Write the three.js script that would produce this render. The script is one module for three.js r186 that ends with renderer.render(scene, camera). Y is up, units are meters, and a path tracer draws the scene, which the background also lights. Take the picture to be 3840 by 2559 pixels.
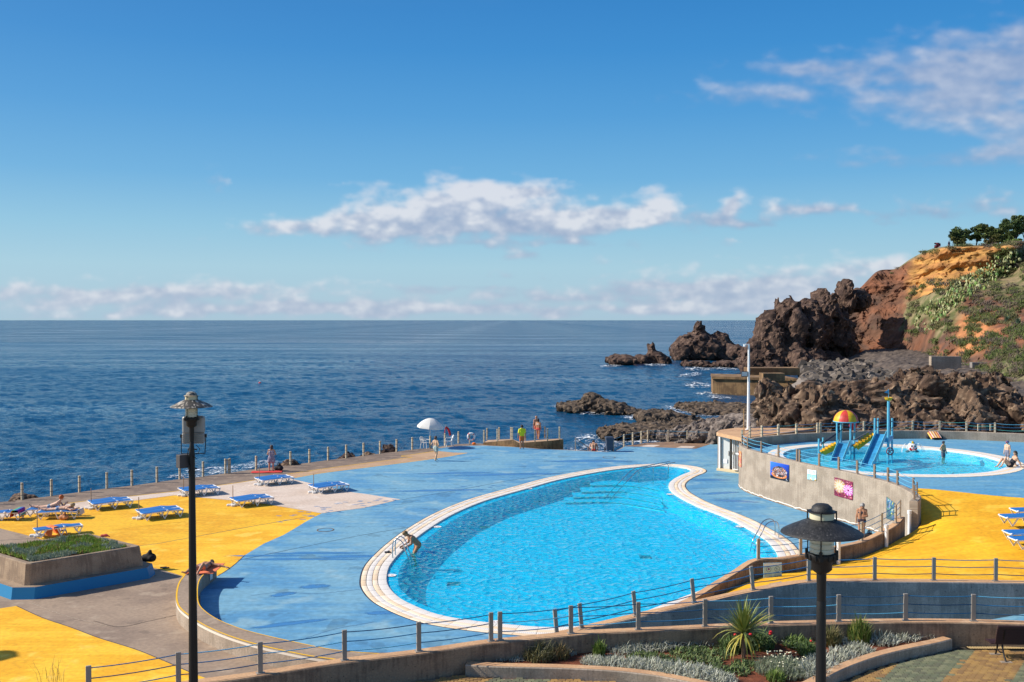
import * as THREE from 'three';
import { mergeGeometries } from 'three/addons/utils/BufferGeometryUtils.js';
import { RoundedBoxGeometry } from 'three/addons/geometries/RoundedBoxGeometry.js';

// ---------- camera, sun, exposure ----------
const W = 3840, H = 2559, F = 3730, EYE = 9.6, HORIZON = 1199.5, SEA = -3.5;
const scene = new THREE.Scene();
const camera = new THREE.PerspectiveCamera(2 * Math.atan(H / 2 / F) * 180 / Math.PI, W / H, 0.5, 60000);
const PITCH = Math.atan((H / 2 - HORIZON) / F);
camera.position.set(0, EYE, 0);
camera.rotation.x = -PITCH;
const renderer = new THREE.WebGLRenderer({ antialias: true });
renderer.toneMapping = THREE.LinearToneMapping;
renderer.toneMappingExposure = 1.22;
renderer.shadowMap.enabled = true;
const SUN = new THREE.Vector3(-0.815, 0.575, -0.03).normalize();
const sun = new THREE.DirectionalLight(new THREE.Color(1.0, 0.93, 0.83), 5);
sun.name = 'sun';
sun.position.copy(SUN).multiplyScalar(300);
sun.castShadow = true;
Object.assign(sun.shadow.camera, { left: -120, right: 120, top: 120, bottom: -120, near: 1, far: 900 });
sun.shadow.mapSize.set(4096, 4096);
scene.add(sun, sun.target);

// ---------- small maths ----------
function rngOf(s) { return () => { s = (s + 0x6d2b79f5) | 0; let t = Math.imul(s ^ (s >>> 15), 1 | s); t = (t + Math.imul(t ^ (t >>> 7), 61 | t)) ^ t; return ((t ^ (t >>> 14)) >>> 0) / 4294967296; }; }
const rnd = rngOf(7), rr = (a, b) => a + (b - a) * rnd();
const V = (x, y, z) => new THREE.Vector3(x, y, z);
const clamp = (x, a = 0, b = 1) => Math.min(b, Math.max(a, x));
const lerp = (a, b, t) => a + (b - a) * t;
const sst = (a, b, x) => { const t = clamp((x - a) / (b - a)); return t * t * (3 - 2 * t); };
const PERM = new Uint8Array(512); { const p = [...Array(256).keys()], r = rngOf(99); for (let i = 255; i > 0; i--) { const j = Math.floor(r() * (i + 1)); [p[i], p[j]] = [p[j], p[i]]; } for (let i = 0; i < 512; i++) PERM[i] = p[i & 255]; }
const fade = (t) => t * t * t * (t * (t * 6 - 15) + 10);
const gr3 = (h, x, y, z) => { h &= 15; const u = h < 8 ? x : y, v = h < 4 ? y : h === 12 || h === 14 ? x : z; return ((h & 1) ? -u : u) + ((h & 2) ? -v : v); };
function noise(x, y = 0, z = 0, per = 256) {
  let X = Math.floor(x), Y = Math.floor(y), Z = Math.floor(z); x -= X; y -= Y; z -= Z;
  const m = (a) => ((a % per) + per) % per & 255, X1 = m(X + 1), Y1 = m(Y + 1), Z1 = (Z + 1) & 255; X = m(X); Y = m(Y); Z &= 255;
  const u = fade(x), v = fade(y), w = fade(z), P = PERM;
  const a0 = P[P[X] + Y], a1 = P[P[X] + Y1], b0 = P[P[X1] + Y], b1 = P[P[X1] + Y1];
  return lerp(lerp(lerp(gr3(P[a0 + Z], x, y, z), gr3(P[b0 + Z], x - 1, y, z), u), lerp(gr3(P[a1 + Z], x, y - 1, z), gr3(P[b1 + Z], x - 1, y - 1, z), u), v),
    lerp(lerp(gr3(P[a0 + Z1], x, y, z - 1), gr3(P[b0 + Z1], x - 1, y, z - 1), u), lerp(gr3(P[a1 + Z1], x, y - 1, z - 1), gr3(P[b1 + Z1], x - 1, y - 1, z - 1), u), v), w);
}
function fbm(x, y, z, o = 4) { let s = 0, a = 0.5, f = 1; for (let i = 0; i < o; i++) { s += a * noise(x * f, y * f, z * f + i * 7.3); f *= 2.03; a *= 0.5; } return s; }
function ridge(x, y, z, o = 4) { let s = 0, a = 0.5, f = 1; for (let i = 0; i < o; i++) { s += a * (1 - 2 * Math.abs(noise(x * f, y * f, z * f + i * 5.1))); f *= 2.1; a *= 0.5; } return s; }
function pfbm(x, y, per, o = 4, z = 0) { let s = 0, a = 0.5, f = 1; for (let i = 0; i < o; i++) { s += a * noise(x * f, y * f, z + i * 3.7, per * f); f *= 2; a *= 0.5; } return s; }
// the point of the ground at height y, and the point at distance d, that the surveyed picture position (u, v) belongs to
const cp = Math.cos(-PITCH), sp = Math.sin(-PITCH);
function ray(u, v) { const x = (u - W / 2) / F, y = -(v - H / 2) / F; return V(x, y * cp + sp, y * sp - cp); }
function G(u, v, y = 0) { const d = ray(u, v), t = (y - EYE) / d.y; return V(d.x * t, y, d.z * t); }
function D(u, v, dist) { const d = ray(u, v), t = dist / -d.z; return V(d.x * t, EYE + d.y * t, -dist); }
const heightAt = (v, dist) => D(W / 2, v, dist).y;
const lin = (r, g, b) => new THREE.Color().setRGB(r / 255, g / 255, b / 255, THREE.SRGBColorSpace);

// ---------- sky ----------
{
  const w = 4096, h = 2048, d = new Float32Array(w * h * 4);
  const stops = [[0, 168, 197, 215], [1.2, 172, 202, 218], [3, 168, 206, 223], [5.2, 146, 197, 224], [8, 112, 177, 222], [11.5, 84, 158, 216], [15, 62, 142, 208], [19, 47, 127, 197], [30, 40, 108, 178], [50, 34, 92, 158], [90, 30, 82, 146]].map(([e, r, g, b]) => { const c = lin(r, g, b); return [e, c.r, c.g, c.b]; });
  const grad = (el) => { let i = 0; while (i < stops.length - 2 && stops[i + 1][0] < el) i++; const a = stops[i], b = stops[i + 1], t = clamp((el - a[0]) / (b[0] - a[0])); return [lerp(a[1], b[1], t), lerp(a[2], b[2], t), lerp(a[3], b[3], t)]; };
  // cloud banks seen over the sea: [u, v, half width, half height, strength, whiteness]
  const puffs = [[1790, 745, 210, 80, 1.2, 1.02], [1640, 790, 340, 86, 1.0, 0.88], [1990, 722, 160, 36, 1.0, 0.98], [1400, 820, 230, 54, 0.9, 0.82], [1120, 862, 270, 44, 0.7, 0.75], [1350, 880, 420, 40, 0.65, 0.6], [1900, 860, 480, 66, 0.95, 0.5], [2130, 830, 330, 84, 0.9, 0.66], [2470, 765, 74, 60, 1.6, 1.12], [2380, 805, 150, 60, 1.05, 0.92], [2590, 830, 150, 40, 0.45, 0.4], [2756, 772, 46, 46, 1.3, 1.05], [2760, 815, 150, 44, 0.72, 0.45], [2990, 790, 150, 38, 0.6, 0.5], [3150, 782, 140, 36, 0.62, 0.5], [3400, 795, 240, 40, 0.5, 0.25], [3700, 785, 260, 56, 0.55, 0.25], [2870, 842, 150, 24, 0.55, 0.3], [2000, 920, 560, 22, 0.42, 0.3],
    [3560, 340, 500, 140, 0.95, 0.55], [3780, 250, 400, 160, 0.85, 0.38], [3640, 440, 360, 80, 1.0, 0.72], [3120, 265, 420, 60, 0.62, 0.38], [2870, 358, 290, 50, 0.66, 0.46], [2600, 385, 190, 24, 0.45, 0.36], [3880, 520, 260, 66, 0.8, 0.5], [3480, 605, 380, 46, 0.52, 0.3], [3820, 575, 190, 50, 0.75, 0.46], [3920, 160, 280, 130, 0.75, 0.34],
    [810, 700, 50, 60, 0.42, 0.5], [1960, 962, 90, 26, 0.6, 0.3], [2290, 993, 70, 16, 0.52, 0.5], [1900, 1045, 110, 20, 0.62, 0.2], [1750, 1086, 260, 16, 0.68, 0.25], [700, 1090, 560, 36, 0.85, 0.6], [300, 1120, 620, 36, 0.85, 0.6], [1300, 1140, 760, 32, 0.78, 0.5], [2300, 1110, 680, 30, 0.9, 0.4], [2600, 1075, 380, 26, 0.62, 0.35], [3050, 1055, 480, 62, 0.82, 0.6], [3350, 1000, 300, 44, 1.0, 1.0], [3000, 1120, 520, 60, 0.85, 0.65], [2300, 1165, 1300, 30, 0.95, 0.6], [700, 1170, 1100, 30, 0.85, 0.6], [3300, 1150, 700, 50, 0.85, 0.55]];
  for (let j = 0; j < h; j++) {
    const el = (j + 0.5) / h * 180 - 90, e = Math.max(el, 0), c = grad(e);
    for (let i = 0; i < w; i++) {
      const o = (j * w + i) * 4; let r = c[0], g = c[1], b = c[2];
      if (el > 0 && el < 62) {
        const ang = (i + 0.5) / w * 360 - 180, az = ((ang + 90 + 540) % 360) - 180;
        const A = az * Math.PI / 180, E = el * Math.PI / 180;
        let dens = 0, white = 0, below = 0;
        if (Math.abs(az) < 42) {
          const u = W / 2 + F * Math.tan(A), v = HORIZON - F * Math.tan(E) / Math.cos(A);
          const wx = fbm(u / 260, v / 120, 3.1, 3) * 90, wy = fbm(u / 240, v / 90, 8.4, 3) * 46;
          for (const p of puffs) { const dx = (u + wx - p[0]) / p[2], dy = (v + wy - p[1]) / p[3] , q = dx * dx + dy * dy * (dy > 0 ? 1.7 : 1); if (q < 2.4) { const k = p[4] * Math.exp(-q * 1.25); dens += k; white += k * (p[5] - 0.28 * clamp(dy, -0.6, 1.2)); } }
          if (dens > 0.02) {
            white /= dens;
            const soft = v < 640 ? 0.5 : 1, n = fbm(u / 150, v / 58, 1.7, 6), n2 = fbm(u / 60 + 4, v / 34, 5.5, 5);
            dens = sst(0.1, v < 640 ? 1.5 : 1.15, dens * (v < 640 ? 1 : 0.94) + (n * 1.15 + n2 * 0.5 * soft));
            white = clamp(white + n2 * 0.9 * soft + n * 0.5, 0, 1.1);
          }
        }
        const out = Math.abs(az) < 42 ? sst(17, 26, el) : sst(42, 52, Math.abs(az)); // broken cloud carried on unseen outside the view, added to whiten ambient light
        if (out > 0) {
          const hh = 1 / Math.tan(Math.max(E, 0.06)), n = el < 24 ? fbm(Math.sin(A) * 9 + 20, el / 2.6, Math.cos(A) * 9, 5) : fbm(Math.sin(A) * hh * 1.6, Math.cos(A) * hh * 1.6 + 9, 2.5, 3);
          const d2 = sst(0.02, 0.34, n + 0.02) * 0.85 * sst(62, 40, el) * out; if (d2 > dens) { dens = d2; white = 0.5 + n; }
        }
        if (dens > 0) {
          const a = clamp(dens) * (el > 9 ? 0.7 : 0.8), far = sst(6, 0, el) * 0.35;
          const k = lerp(1, 1, 0), s = clamp(white);
          let cr = lerp(0.3, 0.8, s * s), cg = lerp(0.37, 0.79, s * s), cb = lerp(0.55, 0.83, s * s);
          cr = lerp(cr, 0.5, far); cg = lerp(cg, 0.6, far); cb = lerp(cb, 0.72, far);
          r = lerp(r, cr * k, a); g = lerp(g, cg * k, a); b = lerp(b, cb * k, a);
        }
      }
      if (el > 0) { // bright haze added round the unseen sun, to make the fill light less blue
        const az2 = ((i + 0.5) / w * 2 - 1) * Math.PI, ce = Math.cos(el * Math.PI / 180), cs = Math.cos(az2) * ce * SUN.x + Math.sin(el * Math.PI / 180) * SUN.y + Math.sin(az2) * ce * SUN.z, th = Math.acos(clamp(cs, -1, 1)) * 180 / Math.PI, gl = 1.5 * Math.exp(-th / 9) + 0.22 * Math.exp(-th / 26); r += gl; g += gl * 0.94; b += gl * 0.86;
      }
      d[o] = r / 1.22; d[o + 1] = g / 1.22; d[o + 2] = b / 1.22; // radiance; the exposure brings it back d[o + 3] = 1;
    }
  }
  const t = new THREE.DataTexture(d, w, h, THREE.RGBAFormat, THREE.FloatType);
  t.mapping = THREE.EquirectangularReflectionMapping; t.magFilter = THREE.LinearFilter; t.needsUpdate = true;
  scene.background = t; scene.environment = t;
}

// ---------- objects: names, labels, parts ----------
const taken = new Map();
function numbered(n) { const k = taken.get(n) ?? 0; taken.set(n, k + 1); return k ? n + '_' + String(k).padStart(3, '0') : n; }
function thing(name, label, category, pos = [0, 0, 0], yaw = 0, group) {
  const o = new THREE.Group(); o.name = numbered(name); o.position.set(...(pos.isVector3 ? pos.toArray() : pos)); o.rotation.y = yaw;
  o.userData = { label, category }; if (group) o.userData.group = group; scene.add(o); return o;
}
function mesh(name, geo, mat, parent) {
  if (Array.isArray(geo)) geo = join(geo);
  const m = new THREE.Mesh(geo, mat); m.name = parent ? name : numbered(name); m.castShadow = m.receiveShadow = true; (parent ?? scene).add(m); return m;
}
function single(name, geo, mat, label, category, group) { const m = mesh(name, geo, mat); m.userData = { label, category }; if (group) m.userData.group = group; return m; }
function struct(name, geo, mat, label) { const m = mesh(name, geo, mat); m.userData = { kind: 'structure' }; if (label) m.userData.label = label; return m; }
function stuff(o, label, category) { o.userData = { kind: 'stuff' }; if (label) o.userData.label = label; if (category) o.userData.category = category; return o; }
function copyOf(o, pos, yaw, label, group) { const c = o.clone(); c.userData = { ...o.userData, label: label ?? o.userData.label }; if (group) c.userData.group = group; c.name = numbered(o.name.replace(/_\d{3}$/, '')); c.position.copy(pos); if (yaw !== undefined) c.rotation.y = yaw; scene.add(c); return c; }
function join(list) {
  const keep = list.some((g) => g.attributes.color);
  return mergeGeometries(list.map((g) => { g = g.index ? g.toNonIndexed() : g; for (const k of Object.keys(g.attributes)) if (!['position', 'normal', 'uv', ...(keep ? ['color'] : [])].includes(k)) g.deleteAttribute(k); if (!g.attributes.uv) g.setAttribute('uv', new THREE.BufferAttribute(new Float32Array(g.attributes.position.count * 2), 2)); if (!g.attributes.normal) g.computeVertexNormals(); if (keep && !g.attributes.color) g.setAttribute('color', new THREE.BufferAttribute(new Float32Array(g.attributes.position.count * 3).fill(1), 3)); return g; }));
}
// ---------- geometry helpers ----------
const at = (g, x, y, z) => g.translate(x, y, z);
function box(w, h, d, x = 0, y = 0, z = 0, r = 0) { const g = r ? new RoundedBoxGeometry(w, h, d, 2, r) : new THREE.BoxGeometry(w, h, d); return g.translate(x, y, z); }
function cyl(r0, r1, h, x = 0, y = 0, z = 0, n = 16) { return new THREE.CylinderGeometry(r1, r0, h, n).translate(x, y + h / 2, z); }
function bar(a, b, r, n = 8, r2 = r) { const d = b.clone().sub(a), l = d.length(), g = new THREE.CylinderGeometry(r2, r, l, n); g.translate(0, l / 2, 0); g.applyQuaternion(new THREE.Quaternion().setFromUnitVectors(V(0, 1, 0), d.normalize())); return g.translate(a.x, a.y, a.z); }
function beam(a, b, w, h, up = V(0, 1, 0)) { // rectangular bar from a to b
  const d = b.clone().sub(a), l = d.length(), z = d.normalize(), x = up.clone().cross(z).normalize(), y = z.clone().cross(x), g = new THREE.BoxGeometry(w, h, l); g.translate(0, 0, l / 2);
  g.applyMatrix4(new THREE.Matrix4().makeBasis(x, y, z)); return g.translate(a.x, a.y, a.z);
}
function tube(pts, r, seg, n = 6, closed = false) { return new THREE.TubeGeometry(new THREE.CatmullRomCurve3(pts, closed, 'centripetal'), seg ?? pts.length * 4, r, n, closed); }
function lathe(prof, n = 24) { return new THREE.LatheGeometry(prof.map(([r, y]) => new THREE.Vector2(Math.max(r, 1e-4), y)), n); }
function smooth(pts, n, closed = false) { return new THREE.CatmullRomCurve3(pts, closed, 'centripetal').getSpacedPoints(n).slice(0, closed ? n : n + 1); }
function sheetGeo(pts, y, holes = []) {
  const sh = new THREE.Shape(pts.map((p) => new THREE.Vector2(p.x, -p.z)));
  for (const h of holes) sh.holes.push(new THREE.Path(h.map((p) => new THREE.Vector2(p.x, -p.z))));
  const g = new THREE.ShapeGeometry(sh), p = g.attributes.position, uv = g.attributes.uv;
  for (let i = 0; i < p.count; i++) { const x = p.getX(i), z = -p.getY(i); p.setXYZ(i, x, y, z); uv.setXY(i, x, z); }
  g.computeVertexNormals(); const nn = g.attributes.normal; for (let i = 0; i < nn.count; i++) nn.setXYZ(i, 0, 1, 0); return g;
}
function slabGeo(pts, y0, y1) { // a closed polygon with thickness
  const g = new THREE.ExtrudeGeometry(new THREE.Shape(pts.map((p) => new THREE.Vector2(p.x, -p.z))), { depth: y1 - y0, bevelEnabled: false });
  g.rotateX(-Math.PI / 2); g.translate(0, y0, 0); const p = g.attributes.position, n = g.attributes.normal, uv = g.attributes.uv;
  for (let i = 0; i < p.count; i++) if (Math.abs(n.getY(i)) > 0.5) uv.setXY(i, p.getX(i), p.getZ(i)); else uv.setXY(i, p.getX(i) * 0.7 + p.getZ(i) * 0.7, p.getY(i));
  return g;
}
function offsetLine(pts, d, closed = false) { // moves a line sideways in plan; positive is to the right of its direction
  const n = pts.length; return pts.map((p, i) => { const a = pts[closed ? (i - 1 + n) % n : Math.max(i - 1, 0)], b = pts[closed ? (i + 1) % n : Math.min(i + 1, n - 1)], tx = b.x - a.x, tz = b.z - a.z, l = Math.hypot(tx, tz) || 1; return V(p.x - tz / l * d, p.y, p.z + tx / l * d); });
}
// a strip between two lines of points, rows of quads; uv in metres
function loft(lines, uvs) {
  const m = lines.length, n = lines[0].length, pos = [], uv = [], idx = []; let len = [0];
  for (let i = 1; i < n; i++) len.push(len[i - 1] + lines[0][i].distanceTo(lines[0][i - 1]));
  let acc = 0;
  for (let j = 0; j < m; j++) { if (j) acc += lines[j][n >> 1].distanceTo(lines[j - 1][n >> 1]); for (let i = 0; i < n; i++) { const p = lines[j][i]; pos.push(p.x, p.y, p.z); uv.push(...(uvs ? uvs(p, len[i], acc) : [len[i], acc])); } }
  for (let j = 0; j < m - 1; j++) for (let i = 0; i < n - 1; i++) { const a = j * n + i; idx.push(a, a + 1, a + n, a + 1, a + n + 1, a + n); }
  const g = new THREE.BufferGeometry(); g.setAttribute('position', new THREE.Float32BufferAttribute(pos, 3)); g.setAttribute('uv', new THREE.Float32BufferAttribute(uv, 2)); g.setIndex(idx); g.computeVertexNormals(); return g;
}
// a wall that follows a line: its points carry the top height in y; bottom(p, i) gives the foot
function wallGeo(pts, thick, bottom, ch = 0.025) {
  const A = offsetLine(pts, -thick / 2), B = offsetLine(pts, thick / 2), A2 = offsetLine(pts, -thick / 2 + ch), B2 = offsetLine(pts, thick / 2 - ch);
  const foot = (L) => L.map((p, i) => V(p.x, bottom(pts[i], i), p.z)), drop = (L) => L.map((p) => V(p.x, p.y - ch, p.z));
  const quads = [[foot(A), drop(A)], [drop(A), A2], [A2, B2], [B2, drop(B)], [drop(B), foot(B)]].map(([a, b]) => loft([a, b]).toNonIndexed());
  const cap = (i, flip) => { const q = [foot(A)[i], drop(A)[i], A2[i], B2[i], drop(B)[i], foot(B)[i]], pos = [], uv = []; for (let k = 1; k < 5; k++) for (const p of flip ? [q[0], q[k + 1], q[k]] : [q[0], q[k], q[k + 1]]) { pos.push(p.x, p.y, p.z); uv.push(p.distanceTo(q[0]), p.y); } const g = new THREE.BufferGeometry(); g.setAttribute('position', new THREE.Float32BufferAttribute(pos, 3)); g.setAttribute('uv', new THREE.Float32BufferAttribute(uv, 2)); g.computeVertexNormals(); return g; };
  return join([...quads, cap(0, true), cap(pts.length - 1, false)]);
}
// surface of a signed distance field, as quads through the cells it crosses
function surf(sdf, lo, hi, c, slack = 0, tint, whole) {
  const nx = Math.ceil((hi.x - lo.x) / c) + 1, ny = Math.ceil((hi.y - lo.y) / c) + 1, nz = Math.ceil((hi.z - lo.z) / c) + 1, N = nx * ny * nz, val = new Float32Array(N), B = 6, half = B * c * 0.87;
  for (let bz = 0; bz < nz; bz += B) for (let by = 0; by < ny; by += B) for (let bx = 0; bx < nx; bx += B) {
    const mid = sdf(lo.x + (bx + B / 2) * c, lo.y + (by + B / 2) * c, lo.z + (bz + B / 2) * c, true), skip = Math.abs(mid) > half * 1.25 + slack;
    for (let z = bz; z < Math.min(bz + B, nz); z++) for (let y = by; y < Math.min(by + B, ny); y++) for (let x = bx; x < Math.min(bx + B, nx); x++) val[(z * ny + y) * nx + x] = skip ? mid : sdf(lo.x + x * c, lo.y + y * c, lo.z + z * c);
  }
  const id = new Int32Array(N).fill(-1), pos = [], idx = [], sx = 1, sy = nx, sz = nx * ny, corner = [0, sx, sy, sx + sy, sz, sz + sx, sz + sy, sz + sx + sy], E = [[0, 1], [2, 3], [4, 5], [6, 7], [0, 2], [1, 3], [4, 6], [5, 7], [0, 4], [1, 5], [2, 6], [3, 7]];
  for (let z = 0; z < nz - 1; z++) for (let y = 0; y < ny - 1; y++) for (let x = 0; x < nx - 1; x++) {
    const i = z * sz + y * sy + x; let n = 0, X = 0, Y = 0, Z = 0;
    for (const [a, b] of E) { const va = val[i + corner[a]], vb = val[i + corner[b]]; if ((va < 0) !== (vb < 0)) { const t = va / (va - vb); n++; X += (a & 1) + ((b & 1) - (a & 1)) * t; Y += ((a >> 1) & 1) + (((b >> 1) & 1) - ((a >> 1) & 1)) * t; Z += ((a >> 2) & 1) + (((b >> 2) & 1) - ((a >> 2) & 1)) * t; } }
    if (n) { id[i] = pos.length / 3; pos.push(lo.x + (x + X / n) * c, lo.y + (y + Y / n) * c, lo.z + (z + Z / n) * c); }
  }
  const quad = (a, b, d, e, f) => { if (a < 0 || b < 0 || d < 0 || e < 0) return; f ? idx.push(a, b, d, a, d, e) : idx.push(a, d, b, a, e, d); };
  for (let z = 1; z < nz - 1; z++) for (let y = 1; y < ny - 1; y++) for (let x = 1; x < nx - 1; x++) {
    const i = z * sz + y * sy + x, s = val[i] < 0;
    if (s !== (val[i + sx] < 0)) quad(id[i], id[i - sy], id[i - sy - sz], id[i - sz], !s);
    if (s !== (val[i + sy] < 0)) quad(id[i], id[i - sz], id[i - sz - sx], id[i - sx], !s);
    if (s !== (val[i + sz] < 0)) quad(id[i], id[i - sx], id[i - sx - sy], id[i - sy], !s);
  }
  if (whole) { // keep what hangs together, drop loose crumbs
    const up = new Int32Array(pos.length / 3).map((_, i) => i), find = (i) => { while (up[i] !== i) i = up[i] = up[up[i]]; return i; }; for (let i = 0; i < idx.length; i += 3) { const a = find(idx[i]); up[find(idx[i + 1])] = a; up[find(idx[i + 2])] = a; }
    const n = new Map(); for (let i = 0; i < up.length; i++) { const r = find(i); n.set(r, (n.get(r) ?? 0) + 1); } const most = Math.max(...n.values()), kept = []; for (let i = 0; i < idx.length; i += 3) if (n.get(find(idx[i])) > most * 0.06) kept.push(idx[i], idx[i + 1], idx[i + 2]); idx.length = 0; for (const k of kept) idx.push(k);
  }
  const g = new THREE.BufferGeometry(); g.setAttribute('position', new THREE.Float32BufferAttribute(pos, 3)); g.setIndex(idx); g.computeVertexNormals();
  if (tint) { const col = new Float32Array(pos.length), nn = g.attributes.normal; for (let i = 0; i < pos.length / 3; i++) { const k = tint(pos[i * 3], pos[i * 3 + 1], pos[i * 3 + 2], nn.getX(i), nn.getY(i), nn.getZ(i)); col[i * 3] = k[0]; col[i * 3 + 1] = k[1]; col[i * 3 + 2] = k[2]; } g.setAttribute('color', new THREE.BufferAttribute(col, 3)); }
  return g;
}
// ---------- materials ----------
function texture(w, h, fn, srgb = true) {
  const d = new Uint8Array(w * h * 4);
  for (let j = 0; j < h; j++) for (let i = 0; i < w; i++) { const c = fn((i + 0.5) / w, (j + 0.5) / h), o = (j * w + i) * 4; d[o] = clamp(c[0], 0, 255); d[o + 1] = clamp(c[1], 0, 255); d[o + 2] = clamp(c[2], 0, 255); d[o + 3] = 255; }
  const t = new THREE.DataTexture(d, w, h); t.wrapS = t.wrapT = THREE.RepeatWrapping; t.magFilter = THREE.LinearFilter; t.minFilter = THREE.LinearMipmapLinearFilter; t.generateMipmaps = true; if (srgb) t.colorSpace = THREE.SRGBColorSpace; t.needsUpdate = true; return t;
}
function scaled(t, sx, sy = sx) { const c = t.clone(); c.repeat.set(1 / sx, 1 / sy); c.needsUpdate = true; return c; }
function canvasTex(w, h, draw) { const c = document.createElement('canvas'); c.width = w; c.height = h; draw(c.getContext('2d'), w, h); const t = new THREE.CanvasTexture(c); t.colorSpace = THREE.SRGBColorSpace; t.magFilter = THREE.LinearFilter; return t; }
const std = (o) => new THREE.MeshStandardMaterial({ roughness: 0.8, ...o });
const mix3 = (a, b, t) => [lerp(a[0], b[0], t), lerp(a[1], b[1], t), lerp(a[2], b[2], t)];
const grain = texture(512, 512, (x, y) => { const n = 128 + 90 * pfbm(x * 24, y * 24, 24, 4) + (rnd() - 0.5) * 50; return [n, n, n]; }, false);
// painted or bare ground: three tones in patches, brush streaks, fine grain
function groundTex(a, b, c, seed, streak = 0, spots = 0) {
  return texture(1024, 1024, (x, y) => {
    const n = pfbm(x * 5, y * 5, 5, 6, seed), m = pfbm(x * 14 + 3, y * 14, 14, 4, seed + 20), s = streak ? pfbm(x * 4, y * 40, 4, 3, seed + 40) : 0, f = pfbm(x * 90, y * 90, 90, 2, seed + 60);
    let k = mix3(a, b, sst(-0.22, 0.26, n + s * streak)); k = mix3(k, c, sst(0.1, 0.38, m + n * 0.4) * 0.75);
    const q = 1 + f * 0.16 + (rnd() - 0.5) * 0.06 - (spots && m < -0.27 ? spots : 0); return [k[0] * q, k[1] * q, k[2] * q];
  });
}
const mat = {};
{
  const gmat = (t, size, bump = 0.006, rough = 0.85) => std({ map: scaled(t, size), roughness: rough, bumpMap: scaled(grain, 2.3), bumpScale: bump });
  mat.blue = gmat(groundTex([112, 160, 182], [80, 140, 178], [138, 172, 184], 1, 0.6, 0.1), 21);
  mat.blue2 = gmat(groundTex([100, 154, 180], [82, 144, 180], [122, 166, 184], 4, 0.8, 0.06), 17);
  mat.yellow = gmat(groundTex([232, 178, 26], [220, 158, 6], [238, 190, 62], 7, 0.6), 15);
  mat.yellow2 = gmat(groundTex([240, 188, 40], [230, 166, 8], [246, 202, 88], 11, 0.7), 13);
  mat.beige = gmat(groundTex([212, 192, 174], [200, 178, 158], [222, 206, 190], 15, 0.7), 11);
  mat.tan = gmat(groundTex([186, 152, 118], [172, 138, 106], [196, 166, 132], 19, 0.4), 9);
  mat.strip = gmat(groundTex([138, 118, 100], [116, 98, 84], [156, 136, 116], 23, 0.2, 0.1), 8, 0.012);
  mat.grey = gmat(groundTex([158, 136, 114], [138, 118, 100], [170, 150, 128], 27, 0.15, 0.08), 12, 0.008);
  mat.rockdeck = gmat(groundTex([150, 118, 90], [124, 96, 74], [176, 146, 116], 31, 0.3, 0.1), 8, 0.01);
  const wallTex = (a, b, c, seed) => texture(1024, 512, (x, y) => { const n = pfbm(x * 7, y * 4, 7, 5, seed), st = pfbm(x * 60, y * 2, 60, 3, seed + 9), f = pfbm(x * 120, y * 60, 120, 2, seed + 5), pit = pfbm(x * 70, y * 35, 70, 2, seed + 31); let k = mix3(a, b, sst(-0.25, 0.25, n + st * 0.6)); k = mix3(k, c, 0.5 * sst(0.2, 0.45, pfbm(x * 12, y * 6, 12, 4, seed + 77))); const q = 1 + f * 0.2 + (rnd() - 0.5) * 0.07 - (pit > 0.34 ? 0.22 : 0); return [k[0] * q, k[1] * q, k[2] * q]; });
  const wmat = (t, s = 6, b = 0.01) => std({ map: scaled(t, s, s / 2), roughness: 0.9, bumpMap: scaled(grain, 1.3), bumpScale: b });
  mat.wall = wmat(wallTex([170, 154, 136], [150, 135, 118], [182, 168, 150], 3));
  mat.wallTop = gmat(groundTex([200, 158, 116], [184, 142, 104], [208, 172, 134], 35, 0.2, 0.05), 6, 0.006);
  mat.wallDark = wmat(wallTex([152, 128, 104], [118, 98, 80], [168, 146, 120], 6));
  mat.wallGrey = wmat(wallTex([150, 142, 136], [126, 120, 116], [166, 158, 152], 9));
  mat.quay = wmat(wallTex([150, 118, 80], [112, 86, 58], [172, 148, 108], 12), 9, 0.05);
  mat.planter = wmat(wallTex([158, 136, 112], [134, 114, 94], [172, 152, 128], 15), 4);
  mat.bluePaint = std({ color: lin(6, 122, 172), roughness: 0.6, bumpMap: scaled(grain, 1), bumpScale: 0.004 });
  mat.yellowLine = std({ color: lin(240, 184, 20), roughness: 0.7 });
  mat.whiteLine = std({ color: lin(225, 215, 200), roughness: 0.7 });
  mat.joint = std({ color: lin(40, 52, 72), roughness: 0.9 });
  mat.metal = std({ color: lin(156, 146, 134), roughness: 0.55, metalness: 0.15, bumpMap: scaled(grain, 0.4), bumpScale: 0.002 });
  mat.steel = std({ color: lin(190, 190, 190), roughness: 0.22, metalness: 1 });
  mat.dark = std({ color: lin(38, 36, 36), roughness: 0.5, metalness: 0.2, map: scaled(texture(512, 512, (x, y) => { const n = pfbm(x * 40, y * 10, 40, 4, 2), q = n > 0.24 ? 225 : 150 + n * 90; return [q, q, q]; }), 0.5), bumpMap: scaled(grain, 0.25), bumpScale: 0.002 });
  mat.postConcrete = std({ map: scaled(texture(256, 256, (x, y) => { const n = 190 + 50 * pfbm(x * 12, y * 12, 12, 4, 5) + (rnd() - 0.5) * 24; return [n, n * 0.92, n * 0.78]; }), 0.6), roughness: 0.9 });
  const rope = (a, b) => std({ map: scaled(texture(64, 32, (x, y) => (((x * 4 + y) % 1 + 1) % 1 < 0.55 ? a : b)), 0.12, 0.5), roughness: 0.85 });
  mat.ropeDark = rope([30, 96, 140], [18, 48, 74]);
  mat.ropeBlue = rope([40, 128, 176], [24, 84, 128]);
  mat.ropeLight = rope([116, 196, 222], [52, 142, 190]);
  mat.ropeGreen = rope([96, 190, 150], [52, 150, 190]);
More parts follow.
